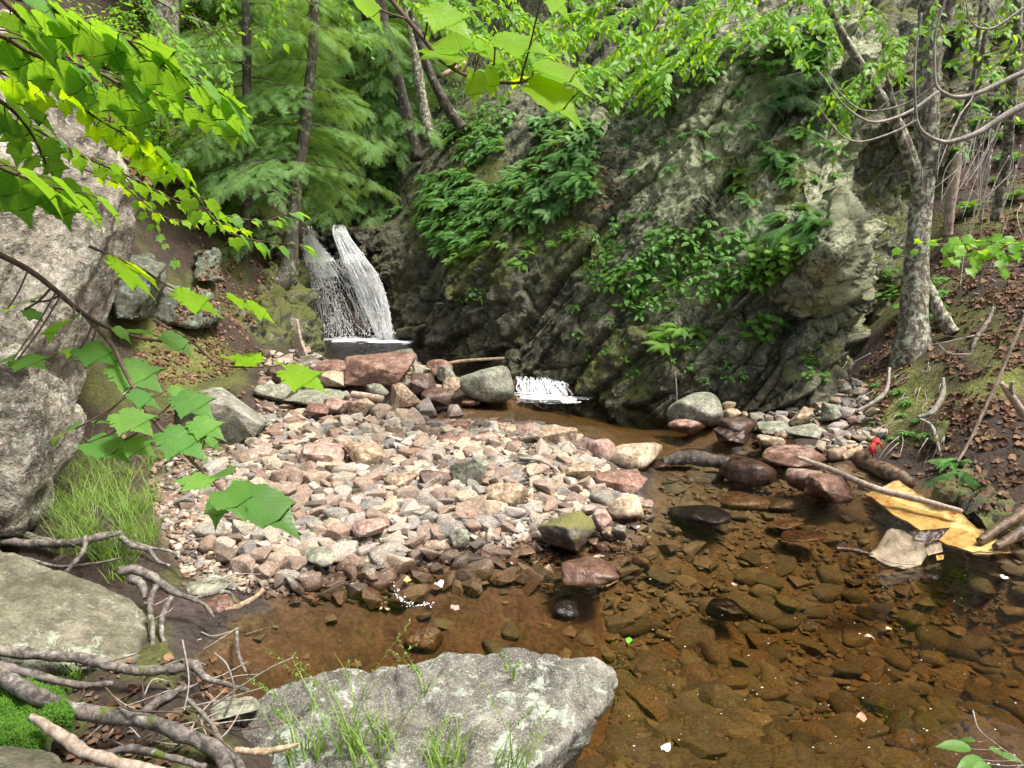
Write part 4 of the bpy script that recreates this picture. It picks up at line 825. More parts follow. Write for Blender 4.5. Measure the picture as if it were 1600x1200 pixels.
sz = .008 + .04 * rg.random(len(W)) ** 2.6; ang = rg.uniform(0, 6.28, len(W)); tl = rg.uniform(-.6, .6, len(W))
c, s = np.cos(ang), np.sin(ang); Rz = np.zeros((len(W), 3, 3)); Rz[:, 0, 0] = c; Rz[:, 0, 1] = -s; Rz[:, 1, 0] = s; Rz[:, 1, 1] = c; Rz[:, 2, 2] = 1
D3 = np.stack([sz * rg.uniform(.8, 1.5, len(W)), sz, sz * rg.uniform(.4, .8, len(W))], 1)
Rx = np.zeros_like(Rz); Rx[:, 0, 0] = 1; Rx[:, 1, 1] = np.cos(tl); Rx[:, 1, 2] = -np.sin(tl); Rx[:, 2, 1] = np.sin(tl); Rx[:, 2, 2] = np.cos(tl)
A3 = np.einsum('kij,kjl->kil', Rx, Rz) * D3[:, None, :]
idx = rg.integers(0, 10, len(W)); O = np.stack([W[:, 0], W[:, 1], Z + sz * .25], 1)
for q in range(10): acc.add(PT[q], A3[idx == q], O[idx == q])
tag(acc.obj('gravel', MT['pebble'], smooth=False), kind='stuff')
dam = [(480, 580), (560, 585), (640, 588), (705, 596), (712, 625), (660, 640), (650, 662), (560, 650), (470, 610)]
for q, (x, y, s_, a, b) in enumerate(stone_place(dam, 130, .05, .22, 2., .15, 77, .6)):
    z = gnd(x, y); o = bpy.data.objects.new('dam_stone', PROTO[q % 20]); C.objects.link(o); o.location = (x, y, z + s_ * .2); o.scale = (s_, s_ * .85, s_ * .7); o.rotation_euler = (rg.uniform(-.5, .5), rg.uniform(-.5, .5), rg.uniform(0, 6)); tag(o, 'loose stone packed among the boulders of the rock dam', 'stone', 'stones packed in the rock dam')
# banks: foot-of-cliff rubble and submerged stones
MT['sub'] = rock_mat('submerged_stone', [(.05, .045, .033), (.1, .09, .065), (.13, .12, .09), (.08, .075, .055), (.17, .15, .11), (.11, .1, .075), (.14, .1, .065)], 3, perobj=True, bump=.4, grain=30, wet=None)
PROTO2 = [mesh('p', *(lambda r: (r[0], r[1]))(chip_verts(800 + i, 18, 3, .2) if i % 5 == 0 else rock_verts(800 + i, 3, [7, 10, 16][i % 3], 10, .04)), MT['sub'], link=False) for i in range(14)]
pool = [(960, 850), (1020, 820), (1050, 745), (1200, 690), (1300, 750), (1380, 770), (1560, 880), (1700, 900), (1750, 1200), (880, 1210), (960, 1080), (960, 1010), (900, 930)]
silty = [(330, 1040), (500, 910), (700, 875), (900, 880), (960, 1010), (930, 1060), (760, 1010), (600, 1030), (400, 1100)]
accs = Acc()
HERO2 = list(HERO)
def sub_label(a, b):
    if b < 860: return 'of the shallow riffle'
    if a > 1300: return 'at the lower right of the pool'
    return 'in the middle of the pool'
for poly, n, s0, s1, pw, nmax, seed in ((pool, 1500, .03, .21, 3.4, 290, 31), (silty, 60, .03, .16, 2.5, 14, 33)):
    ps = stone_place(poly, n, s0, s1, pw, -.15, seed, .62)
    ps.sort(key=lambda q: -q[2] / (q[1] + .3))
    for r_, (x, y, s_, a, b) in enumerate(ps):
        z = gnd(x, y); g = rg
        if z > -.015: continue
        eul = Matrix.Rotation(g.uniform(-.2, .2), 3, 'X') @ Matrix.Rotation(g.uniform(-.2, .2), 3, 'Y') @ Matrix.Rotation(g.uniform(0, 6.28), 3, 'Z')
        dims = np.array((s_ * g.uniform(.9, 1.35), s_ * g.uniform(.7, 1.), s_ * g.uniform(.3, .5)))
        hmax = max(.015, (-z - .012) / .8); dims[2] = min(dims[2], hmax)
        if r_ < nmax:
            o = bpy.data.objects.new('submerged_stone', PROTO2[g.integers(len(PROTO2))]); C.objects.link(o)
            o.location = (x, y, z + dims[2] * .08); o.scale = dims; o.rotation_euler = eul.to_euler()
            l = sub_label(a, b) if poly is pool else 'on the silt behind the front boulder'
            tag(o, 'brown stone under the water ' + ('on the bed ' + l if poly is pool else l), 'stone', 'stones under the water ' + l)
        else: accs.add(PT2[g.integers(10)], (np.array(eul) @ np.diag(dims))[None], np.array([[x, y, z + dims[2] * .08]]))
n = 8000; a = rg.uniform(950, 1700, n); b = 700 + 500 * rg.random(n); k = inpoly(a, b, pool); W = np.array([gz(i, j, -.15) for i, j in zip(a[k], b[k])]); Z = gheight(W[:, 0], W[:, 1])
W, Z = W[Z < -.02], Z[Z < -.02]; n = len(W); sz = .012 + .045 * rg.random(n) ** 2; idx = rg.integers(0, 10, n)
ang = rg.uniform(0, 6.28, n); c, s = np.cos(ang), np.sin(ang); Rz = np.zeros((n, 3, 3)); Rz[:, 0, 0] = c; Rz[:, 0, 1] = -s; Rz[:, 1, 0] = s; Rz[:, 1, 1] = c; Rz[:, 2, 2] = 1
A3 = Rz * np.stack([sz * 1.3, sz, sz * .5], 1)[:, None, :]; O = np.stack([W[:, 0], W[:, 1], Z + sz * .1], 1)
for q in range(10): accs.add(PT[q], A3[idx == q], O[idx == q])
T = NT('bed_gravel'); g_ = T.n('NewGeometry'); tc = T.n('TexCoord')
b_ = T.ramp(g_.outputs['Random Per Island'], [(.0, (.06, .05, .035)), (.3, (.12, .1, .07)), (.6, (.18, .14, .095)), (.85, (.1, .095, .07)), (1, (.22, .17, .12))])
b_ = T.mix(1., b_, T.ramp(T.noise(tc.outputs['Object'], 30, 5), [(.3, (.6, .6, .6)), (.7, (1.25, 1.25, 1.25))]), 'MULTIPLY')
tag(accs.obj('bed_gravel', T.end(T.n('BsdfPrincipled', Base__Color=b_, Roughness=.8))), kind='stuff')
# rubble at the foot of the right bank
rub = [(1140, 640), (1230, 640), (1330, 640), (1380, 700), (1320, 710), (1250, 700), (1190, 690)]
accr = Acc()
for q, (x, y, s_, a, b) in enumerate(stone_place(rub, 240, .03, .16, 2.5, .05, 41)):
    z = gnd(x, y); dims = (s_, s_ * .8, s_ * .55); e = np.array(Matrix.Rotation(rg.uniform(0, 6), 3, 'Z') @ Matrix.Rotation(rg.uniform(-.4, .4), 3, 'X'))
    if s_ > .08 and q < 30:
        o = bpy.data.objects.new('rubble_stone', PROTO[q % 18]); C.objects.link(o); o.location = (x, y, z + s_ * .15); o.scale = dims; o.rotation_euler = Matrix(e.tolist()).to_euler(); tag(o, 'small loose stone in the rubble at the foot of the leaf bank', 'stone', 'rubble stones at the foot of the leaf bank')
    else: accr.add(PT2[q % 10], (e @ np.diag(dims))[None], np.array([[x, y, z + s_ * .15]]))
tag(accr.obj('rubble', MT['pebble']), kind='stuff')
# ------------------------------------------------------------ leaf shapes
def leaf_T(half, fold=.12, droop=.15, curl=.2, jit=0):
    h = np.array(half, float); m0 = np.clip(h[:, 1], 0, None); m0 = np.maximum.accumulate(m0 * .5 + .5 * np.linspace(0, 1, len(h)) * h[-1, 1]); m0[0] = 0; m0[-1] = h[-1, 1]; tq_ = np.concatenate([[0], *[[i + .45, i + .55, i + 1] for i in range(len(h) - 1)]]); q = [h[0]]
    for a, b in zip(h[:-1], h[1:]):                 # small teeth along the margin
        d = b - a; nn_ = np.array([-d[1], d[0]]); nn_ = nn_ / (np.linalg.norm(nn_) + 1e-9); q += [a + d * .45 + nn_ * .008, a + d * .55 - nn_ * .007, b]
    h = np.array(q); h[:, 0] = np.maximum(h[:, 0], 0); n = len(h); mid = np.linspace(0, 1, n) ** 1.0
    my = np.interp(tq_, np.arange(len(m0)), m0)
    V = []; 
    for sgn in (1, -1):
        for k in (0, .5, 1):
            V.append(np.stack([sgn * h[:, 0] * k, my * (1 - k) + h[:, 1] * k, np.zeros(n)], 1))
    V = np.concatenate(V); F = []
    for s_ in (0, 1):
        for k in (0, 1):
            a = (s_ * 3 + k) * n; b = a + n; i = np.arange(n - 1)
            q = np.stack([a + i, b + i, b + i + 1, a + i + 1], 1); F.append(q if s_ == 0 else q[:, ::-1])
    # weld the two midribs
    F = np.concatenate(F); F = np.where((F >= 3 * n) & (F < 4 * n), F - 3 * n, F); keep = np.concatenate([np.arange(3 * n), np.arange(4 * n, 6 * n)])
    mp = np.full(6 * n, -1); mp[keep] = np.arange(len(keep)); F = mp[F]; V = V[keep]
    U = V[:, :2].copy(); V[:, 2] = fold * np.abs(V[:, 0]) - curl * V[:, 0] ** 2 - droop * V[:, 1] ** 2 + .02 * np.sin(V[:, 1] * 9 + 1) * np.abs(V[:, 0]) * 2
    return V, None, F, U
MAPLE = leaf_T([(0, 0), (.10, -.07), (.24, -.07), (.35, .0), (.45, .06), (.41, .13), (.49, .2), (.56, .26), (.48, .32), (.52, .41), (.60, .50), (.66, .64), (.53, .58), (.45, .62), (.36, .61), (.29, .66), (.24, .76), (.17, .80), (.13, .88), (.07, .93), (0, 1.1)])
MAPLE2 = leaf_T([(0, 0), (.12, -.08), (.28, -.05), (.40, .04), (.46, .12), (.44, .22), (.50, .32), (.52, .42), (.47, .48), (.50, .58), (.48, .70), (.38, .66), (.30, .70), (.24, .78), (.16, .83), (.10, .93), (0, 1.12)], .2, .3, .1)
OVATE = leaf_T([(0, 0), (.14, .08), (.24, .22), (.28, .40), (.25, .58), (.18, .76), (.08, .92), (0, 1.05)], .18, .2, 0)
def small_leaf(wd=.5):
    V = np.array([(0, 0, 0), (wd * .5, .45, .06), (0, .5, 0), (-wd * .5, .45, .06), (0, 1, -.08)]); return V, np.array([(0, 1, 2), (2, 1, 4), (0, 2, 3), (2, 4, 3)]), None, V[:, :2].copy()
SMALL = small_leaf(.55)
rg = np.random.default_rng(77)
UP = np.array([0, 0, 1.])
def leaf_add(acc, T_, base, tip, up=UP, roll=0., wide=1., pet=None):
    base, tip = np.asarray(base, float), np.asarray(tip, float); d = tip - base; L = np.linalg.norm(d)
    A = frames(d, up, L, np.array([roll]))[0]; A[:, 0] *= wide; acc.add(T_, A[None], base[None])
def branch_obj(name, label, cat, stems, leaves, stem_mat, leaf_mats, group=None):
    """stems: tube templates, leaves: list of Acc"""
    o0 = stems[0][0][0]; t_ = thing(name, label, cat, tuple(o0), group)
    a = Acc(); [a.add(s_) for s_ in stems]; V, f3, f4, U = a.T(); mesh('stem', V - o0, [f3, f4], MT[stem_mat], U, parent=t_)
    V, f3, f4, U = leaves.T(); mesh('leaves', V - o0, [f3, f4], MT[leaf_mats], U, parent=t_)
    return t_
def maple_twig(path, r, size, n, seed, spread=.9, updir=UP, T_=(MAPLE, MAPLE2), face=.25, droop=.35):
    """a twig along path [(px,py,Y)] with opposite maple leaves on red petioles"""
    g = np.random.default_rng(seed); P = spline([at(*p) for p in path], 60); stems = [tube(P, [r, r * .35], 40, 6)]; acc = Acc(); tn = nrm(np.gradient(P, axis=0))
    for i, u in enumerate(np.linspace(.12, 1, n)):
        k = int(u * 59); b = P[k]; t = tn[k]; side = nrm(np.cross(t, UP)); s_ = size * g.uniform(.65, 1.15)
        for sg in ((1, -1) if i < n - 1 else (1, -1, 0)):
            d = nrm(t * g.uniform(.5, 1.1) + side * sg * g.uniform(.6, 1.2) * spread + UP * g.uniform(-.35, .1)) if sg else t
            pl = s_ * g.uniform(.35, .8) * (1 if sg else .4); e = b + d * pl
            e[2] += g.uniform(-.1, .15) * pl; stems.append(tube([b, (b + e) / 2 + UP * pl * .1, e], [r * .35, r * .25], 5, 4))
            dd = nrm(d + t * .4 + UP * g.uniform(-droop - .3, -droop + .2)); n_ = nrm(UP + np.array([g.uniform(-.3, .3), -face + g.uniform(-.2, .3), 0]))
            leaf_add(acc, T_[g.integers(len(T_))], e, e + dd * s_, n_, g.uniform(-.3, .3), g.uniform(.85, 1.05))
    return stems, acc
def explicit(path, r, leaves, T_=MAPLE, node=None, seed=0, pet_=.2, wide=.8):
    g = np.random.default_rng(seed); P = [at(*p) for p in path]; PP = spline(P, 60); stems = [tube(PP, [r, r * .5], 50, 6)]; acc = Acc()
    for lf in leaves:
        bx, by, tx, ty, Y = lf[:5]; dY = lf[5] if len(lf) > 5 else 0.; roll = lf[6] if len(lf) > 6 else 0.
        b = at(bx, by, Y); t = at(tx, ty, Y + dY); b = b + (t - b) * pet_; k = np.argmin(np.linalg.norm(PP - b, axis=1)); s0 = PP[k]
        stems.append(tube([s0, (s0 + b) / 2 + [0, 0, -.004], b], [r * .4, r * .3], 8, 4))
        d = t - b; up = nrm(np.array([g.uniform(-.1, .1), -.25, 1.])) if len(lf) < 8 else nrm(np.array(lf[7], float))
        leaf_add(acc, T_ if g.random() < .6 or T_ is OVATE else MAPLE2, b, t, up, roll, wide)
    return stems, acc
# ---- hanging branch, top centre
br = [(560, -60, 1.25), (620, 10, 1.22), (665, 65, 1.2), (690, 95, 1.2), (740, 122, 1.2), (800, 130, 1.2), (838, 122, 1.22)]
lv = [(722, 80, 660, 50, 1.2, .06, .2, (0, -.9, .5)), (720, 88, 657, 82, 1.2, -.04, 0, (.1, -.9, .5)), (737, 82, 752, 62, 1.2, .03, 0, (0, -.9, .5)), (770, 62, 862, 72, 1.18, -.02, 0, (0, -1, .35)), (745, 80, 815, 108, 1.2, .05, -.2, (.1, -1, .5)),
      (765, 104, 775, 145, 1.17, .0, .8, (0, -1, .3)), (830, 107, 918, 118, 1.2, -.03, .1, (0, -1, .35)), (822, 132, 910, 168, 1.18, -.03, 0, (0, -1, .35)), (800, 95, 755, 100, 1.22, .04, 0, (0, -.9, .5)), (742, 115, 772, 138, 1.2, .02, .2, (0, -1, .4)),
      (740, 112, 748, 162, 1.17, .0, 1.4, (1, -.3, .1)), (668, 10, 735, 48, 1.15, -.03, 0, (0, -1, .5)), (838, 120, 800, 118, 1.2, .05, 0, (0, -.9, .5)), (846, -18, 895, 26, 1.1, 0, 0, (0, -1, .4)), (548, -12, 603, 30, 1.1, 0, 0, (.2, -1, .4))]
lv = [l[:7] + ((l[7][0], l[7][1] * .5, .8),) if l[6] < .7 else l for l in lv]
st, ac = explicit(br, .004, lv, pet_=.05, wide=.85)
branch_obj('maple_branch', 'bright backlit maple branch hanging into the top centre of the picture', 'branch', st, ac, 'twigD', 'leafG')
# ---- lower left sprays
br = [(-40, 380, 1.1), (50, 425, 1.15), (130, 490, 1.2), (170, 512, 1.25), (230, 530, 1.3), (300, 535, 1.35)]
lv = [(20, 478, -20, 500, 1.1), (30, 480, 70, 500, 1.15), (128, 495, 66, 515, 1.15, .03), (60, 470, 5, 475, 1.2, .05), (172, 510, 205, 528, 1.25), (195, 520, 245, 515, 1.3, .05), (240, 520, 303, 545, 1.3), (150, 545, 100, 535, 1.2, .06), (30, 560, -20, 570, 1.05), (18, 560, 68, 568, 1.08, -.03), (110, 540, 185, 562, 1.2, -.02)]
st, ac = explicit(br, .005, lv, seed=2)
branch_obj('maple_branch', 'maple branch with wide leaves crossing the pale outcrop at the left edge', 'branch', st, ac, 'twigD', 'leafF')
br = [(135, 495, 1.25), (175, 540, 1.2), (200, 590, 1.15), (235, 650, 1.1), (290, 710, 1.05), (345, 765, 1.0), (352, 775, 1.0)]
lv = [(165, 563, 252, 602, 1.2, -.03), (192, 610, 250, 632, 1.12), (265, 612, 332, 645, 1.12, -.03), (258, 603, 300, 622, 1.15), (172, 640, 238, 672, 1.08, -.03), (240, 668, 320, 708, 1.05, -.03), (290, 652, 350, 680, 1.08, -.02), (317, 683, 345, 698, 1.05),
      (128, 668, 75, 680, 1.1, .02), (140, 662, 178, 655, 1.12, .05), (125, 690, 192, 702, 1.08, -.03), (183, 684, 240, 705, 1.08, -.02), (342, 758, 272, 745, 1.0, .0), (350, 752, 322, 728, 1.02, .08), (352, 765, 332, 812, .98, -.05), (355, 760, 418, 758, 1.0, .04), (362, 768, 462, 812, .97, -.04), (345, 762, 375, 790, .96, -.06)]
st, ac = explicit(br, .004, lv, seed=3)
branch_obj('maple_branch', 'low maple branch with broad leaves ending above the left side of the gravel bar', 'branch', st, ac, 'twigD', 'leafF')
br = [(140, 385, 1.5), (220, 420, 1.6), (270, 450, 1.7), (345, 470, 1.75), (385, 480, 1.8)]
lv = [(150, 395, 245, 455, 1.5, .05), (175, 400, 250, 440, 1.55, .1), (255, 450, 347, 485, 1.65, .02), (345, 458, 398, 482, 1.7, .03), (375, 468, 432, 500, 1.75, .02), (360, 470, 415, 488, 1.8, .05)]
st, ac = explicit(br, .003, lv, seed=4)
branch_obj('maple_branch', 'thin maple twig with narrow leaves in front of the leaf-covered left bank', 'branch', st, ac, 'twigD', 'leafG')
br = [(240, 500, 1.7), (300, 535, 1.7), (345, 570, 1.7), (410, 573, 1.7), (440, 570, 1.7)]
lv = [(350, 560, 345, 552, 1.7), (410, 573, 350, 552, 1.7, -.03), (408, 572, 382, 548, 1.72, .04), (430, 572, 508, 603, 1.65, -.04), (425, 568, 465, 575, 1.72, .04)]
st, ac = explicit(br, .003, lv, seed=5)
branch_obj('maple_branch', 'maple twig with four leaves hanging left of the rock dam', 'branch', st, ac, 'twigD', 'leafG')
# ---- upper left masses
specs = [([(-60, -60, 1.25), (20, 15, 1.3), (70, 60, 1.35), (130, 125, 1.4), (180, 180, 1.5), (240, 245, 1.6), (300, 300, 1.75), (360, 365, 1.9), (470, 385, 2.0)], .0045, .078, 15, 'long maple branch sweeping from the top left corner down toward the waterfall'),
 ([(-80, 30, 1.0), (0, 55, 1.05), (60, 88, 1.1), (140, 108, 1.15), (215, 143, 1.2), (290, 152, 1.25), (340, 175, 1.3)], .004, .10, 8, 'maple branch with large leaves crossing the top of the pale outcrop'),
 ([(-60, -20, .95), (40, 0, 1.0), (120, 30, 1.05), (185, 55, 1.1), (240, 95, 1.15), (330, 140, 1.2)], .004, .10, 7, 'uppermost maple branch in the top left corner'),
 ([(-60, 90, 1.2), (20, 120, 1.25), (90, 145, 1.35), (160, 190, 1.45), (220, 225, 1.55), (280, 262, 1.6)], .0035, .075, 8, 'middle maple branch with bright leaves over the pale outcrop'),
 ([(-60, 180, 1.5), (40, 195, 1.6), (120, 240, 1.7), (200, 275, 1.8), (290, 320, 1.9), (400, 345, 2.0), (450, 335, 2.0)], .0035, .07, 10, 'maple branch with pale leaves reaching the curved tree trunk'),
 ([(-60, 130, 1.0), (10, 165, 1.05), (50, 210, 1.1), (80, 270, 1.15), (115, 300, 1.2)], .003, .085, 5, 'short maple branch with dark leaves at the left edge of the outcrop'),
 ([(-60, 230, .9), (0, 262, .95), (60, 285, 1.0), (110, 300, 1.05)], .003, .10, 4, 'maple branch with large shaded leaves at the middle left edge'),
 ([(120, 260, 2.2), (190, 290, 2.3), (260, 340, 2.4), (330, 345, 2.4), (380, 360, 2.5)], .003, .06, 8, 'maple twig with small leaves in front of the dark bank above the outcrop'),
 ([(100, 230, 2.4), (180, 265, 2.5), (215, 300, 2.6), (240, 350, 2.7), (270, 400, 2.7)], .003, .06, 7, 'hanging twig with small green leaves beside the edge of the tall outcrop')]
for i, (pth, r_, sz, n_, lab) in enumerate(specs):
    st, ac = maple_twig(pth, r_, sz * .54, int(n_ * 1.6), 200 + i, face=.1, droop=.5)
    branch_obj('maple_branch', lab, 'branch', st, ac, 'twigD', 'leafF' if i in (5, 6) else ('leafG' if i in (3, 7) else 'leafF'))
# bottom right sprig
br = [(1520, 1110, 1.75), (1530, 1140, 1.7), (1560, 1165, 1.62), (1600, 1195, 1.55)]
lv = [(1530, 1172, 1468, 1160, 1.6, .0), (1532, 1160, 1498, 1152, 1.65, .03), (1538, 1168, 1575, 1178, 1.65, .0), (1555, 1180, 1600, 1185, 1.6, .0), (1545, 1185, 1500, 1195, 1.55, -.04), (1550, 1188, 1520, 1215, 1.52, -.05), (1570, 1195, 1580, 1230, 1.5, -.03)]
st, ac = explicit(br, .002, lv, OVATE, seed=6)
branch_obj('leafy_sprig', 'green leafy sprig in the bottom right corner', 'sprig', st, ac, 'twig', 'leafF')
# ---- leafy (beech) sprays
def spray(name, label, paths, size, mat, stemmat, seed, T_=OVATE, r=.004, dens=18, jit=.0, group=None, sub=True, cat='branch', vdroop=.2):
    g = np.random.default_rng(seed); stems = []; acc = Acc()
    for path in paths:
        P = spline([at(*p) for p in path], 50); stems.append(tube(P, [r, r * .3], 30, 6)); L = np.sum(np.linalg.norm(np.diff(P, axis=0), axis=1)); tn = nrm(np.gradient(P, axis=0))
        subs = [(P, tn, L)]
        if sub:
            for q in range(int(L * 17)):
                k = g.integers(6, 48); b = P[k]; t = tn[k]; sd = nrm(np.cross(t, UP)) * g.choice([-1, 1]); l = g.uniform(.12, .4) * min(1, L)
                d = nrm(t * .8 + sd * g.uniform(.3, 1) + UP * g.uniform(-.5, .35)); e = b + d * l; Q = spline([b, b + d * l * .5 + UP * .02, e - UP * l * vdroop], 12)
                stems.append(tube(Q, [r * .45, r * .2], 8, 4)); subs.append((Q, nrm(np.gradient(Q, axis=0)), l))
        for Q, tq, l in subs:
            n = max(3, int(l * dens)); 
            for i, u in enumerate(np.linspace(.1, 1, n)):
                k = int(u * (len(Q) - 1)); b = Q[k]; t = tq[k]; sd = nrm(np.cross(t, UP)) * (1 if i % 2 else -1); s_ = size * g.uniform(.6, 1.2)
                d = nrm(t * .7 + sd * g.uniform(.5, 1.1) + UP * g.uniform(-.5, .1)); leaf_add(acc, T_, b + d * s_ * .12, b + d * s_, nrm(UP + g.normal(size=3) * .35 + [0, -.55, 0]), 0, g.uniform(.8, 1.1))
    return branch_obj(name, label, cat, stems, acc, stemmat, mat, group)
spray('leafy_branch', 'bright green leafy branch left of the top centre above the tree trunks', [[(640, -40, 5.0), (690, 20, 5.1), (760, 60, 5.2), (840, 90, 5.3), (900, 120, 5.4)], [(700, -60, 5.4), (760, 0, 5.5), (820, 30, 5.5), (880, 60, 5.6)], [(600, -40, 6.5), (640, 0, 6.5), (700, 10, 6.5), (760, 15, 6.5)]], .075, 'leafB', 'twigD', 301, dens=44)
spray('leafy_branch', 'bright yellow-green leafy branch hanging over the top middle of the cliff', [[(1180, -60, 5.6), (1120, 0, 5.6), (1040, 50, 5.6), (960, 100, 5.5), (900, 140, 5.4)], [(1100, -60, 5.9), (1020, 0, 5.9), (950, 40, 5.8), (880, 60, 5.8)], [(1000, -50, 6.2), (930, 10, 6.2), (860, 30, 6.2)], [(1320, -60, 6.4), (1240, 0, 6.4), (1180, 40, 6.3), (1120, 70, 6.3)], [(1250, -60, 6.0), (1180, -10, 6.0), (1120, 20, 6.0)], [(1180, -20, 6.2), (1110, 50, 6.2), (1050, 100, 6.1), (1010, 140, 6.0)]], .075, 'leafB', 'twigD', 302, dens=50)
spray('leafy_branch', 'dense leafy branch above the fern covered ledge', [[(1060, -30, 7.0), (1000, 60, 7.2), (940, 100, 7.3), (860, 130, 7.5)], [(960, -40, 7.2), (900, 60, 7.4), (820, 100, 7.6), (760, 110, 7.6)], [(1060, 60, 7.2), (1010, 110, 7.2), (960, 150, 7.2)]], .085, 'leafB', 'twigD', 303, dens=44)
spray('leafy_branch', 'bright leafy branch in front of the big lichened trunk', [[(1480, -50, 4.8), (1450, 30, 4.8), (1400, 70, 4.75), (1350, 110, 4.7), (1310, 160, 4.7)], [(1420, 60, 4.7), (1380, 120, 4.6), (1340, 150, 4.6), (1290, 150, 4.6)], [(1380, 20, 4.9), (1310, 30, 4.9), (1260, 30, 4.9)], [(1350, 110, 4.7), (1340, 160, 4.6), (1320, 205, 4.6)], [(1400, -30, 5.2), (1330, 0, 5.2), (1270, -5, 5.2)]], .06, 'leafB', 'twigD', 304, dens=36, r=.003)
spray('leafy_branch', 'thin leafy twigs right of the big lichened trunk at the top right', [[(1600, 20, 5.0), (1550, 40, 5.0), (1500, 20, 5.0)], [(1640, 80, 5.2), (1590, 90, 5.2), (1530, 85, 5.2)], [(1500, 60, 5.4), (1460, 50, 5.4), (1420, 60, 5.4)]], .05, 'leafB', 'twigD', 305, dens=14, r=.003)
spray('leafy_branch', 'thin twigs with round leaves at the top left in front of the hemlock', [[(210, -20, 2.6), (280, 20, 2.7), (340, 45, 2.8), (400, 60, 2.8)], [(300, 20, 2.8), (330, 55, 2.8), (370, 80, 2.8)], [(190, -10, 3.2), (230, 20, 3.2), (245, 50, 3.2)]], .04, 'leafF', 'twigD', 306, dens=12, r=.003)
spray('leafy_branch', 'low broad-leaved branch at the right edge beside the big lichened trunk', [[(1660, 395, 4.6), (1600, 385, 4.6), (1540, 378, 4.6), (1460, 388, 4.6)], [(1620, 400, 4.5), (1560, 400, 4.5), (1500, 395, 4.5)]], .075, 'leafB', 'twigD', 307, dens=16, r=.003, T_=MAPLE2)
# ------------------------------------------------------------ hemlock
def frond_T(seed):
    g = np.random.default_rng(seed); tris = []
    def needles(b, d, l, n):
        sd = np.array([-d[1], d[0], 0]); 
        for i in range(n):
            p = b + d * l * (i + .5) / n; p = p + [0, 0, -.12 * (i / n) ** 2 * l]
            for s_ in (1, -1):
                L_ = .075 * g.uniform(.7, 1.2); e = p + (sd * s_ * .9 + d * .5) * L_ + [0, 0, g.uniform(-.01, .004)]
                w_ = d * .014; tris.append((p - w_, p + w_, e))
    t = .06
    needles(np.zeros(3), np.array([0, 1., 0]), 1, 16)
    i = 0
    while t < .96:
        s_ = 1 if i % 2 else -1; l = (.42 * (1 - t) ** .8 + .05) * g.uniform(.75, 1.1); a = R(g.uniform(42, 58)) * s_
        d = np.array([math.sin(a), math.cos(a), 0]); b = np.array([0, t, 0]); needles(b, d, l, max(2, int(l * 18)))
        if l > .2:
            for u in ():
                a2 = a + R(40) * g.choice([-1, 1]); d2 = np.array([math.sin(a2), math.cos(a2), 0]); needles(b + d * l * u, d2, l * .35, 5)
        t += .07; i += 1
    V = np.array(tris).reshape(-1, 3); V[:, 2] -= .22 * V[:, 1] ** 2 + .5 * V[:, 0] ** 2
    return V, np.arange(len(V)).reshape(-1, 3), None, None
FR = [frond_T(i) for i in range(3)]
def hemlock(name, label, base, path, boughs, mat, rad, barkm, seed, group=None, size=.42, cat='hemlock', frs=FR):
    """path: trunk points (world); boughs: list of (height fraction, azimuth deg, length)"""
    g = np.random.default_rng(seed); base = np.asarray(base, float); t_ = thing(name, label, cat, tuple(base), group); P = spline(path, 60)
    V, f3, f4, U = tube(P, rad, 60, 12, .12, seed); mesh('trunk', V - base, [f3, f4], MT[barkm], U, parent=t_)
    acc = Acc(); st = Acc()
    for u, az, L in boughs:
        b = P[int(u * 59)]; a = R(az + g.normal() * 9); L = L * g.uniform(.75, 1.12); up_ = g.uniform(.0, .32); d = np.array([math.sin(a), math.cos(a), 0]); n = 14; s = np.linspace(0, 1, n)[:, None]
        Q = b + d * L * s + UP * (up_ * L * s - (.3 + up_ * .5) * L * s ** 2) + .1 * L * g.normal(size=3) * s ** 1.5; st.add(tube(Q, [max(.006, .012 * L), .003], 10, 5))
        tq = nrm(np.gradient(Q, axis=0)); nf = max(4, int(L / .075)); Ds = []; Ps = []; Us = []; Ss = []
        for i, q in enumerate(np.linspace(.08, 1, nf)):
            k0 = int(q * (n - 1)); p_ = Q[k0]; t = tq[k0]; sd = nrm(np.cross(t, UP)) * (1 if i % 2 else -1); l2 = size * 1.25 * (1.1 - .75 * q) * g.uniform(.6, 1.2)
            d2 = nrm(t * .75 + sd * (1.0 if q < .95 else 0.1) + UP * g.uniform(-.25, .1)); 
            for j in range(5):
                u2 = (j + .4) / 5; pp = p_ + d2 * l2 * u2 - UP * .25 * l2 * u2 ** 2; s3 = nrm(np.cross(d2, UP)) * (1 if j % 2 else -1)
                Ds.append(nrm(d2 * .9 + s3 * (.8 if j < 4 else .1) + UP * g.uniform(-.45, .0))); Ps.append(pp); Us.append(nrm(UP + g.normal(size=3) * .3)); Ss.append(size * .5 * g.uniform(.6, 1.15))
        Ds, Ps, Us, Ss = map(np.array, (Ds, Ps, Us, Ss)); ix = g.integers(0, len(frs), len(Ds))
        for q in range(len(frs)):
            if (ix == q).any(): acc.add(frs[q], frames(Ds[ix == q], Us[ix == q], Ss[ix == q]), Ps[ix == q])
    V, f3, f4, U = acc.T(); mesh('crown', V - base, [f3, f4], MT[mat], U, smooth=False, parent=t_)
    if boughs: V, f3, f4, U = st.T(); mesh('limbs', V - base, [f3, f4], MT['bark'], U, parent=t_)
    return t_
g = np.random.default_rng(9)
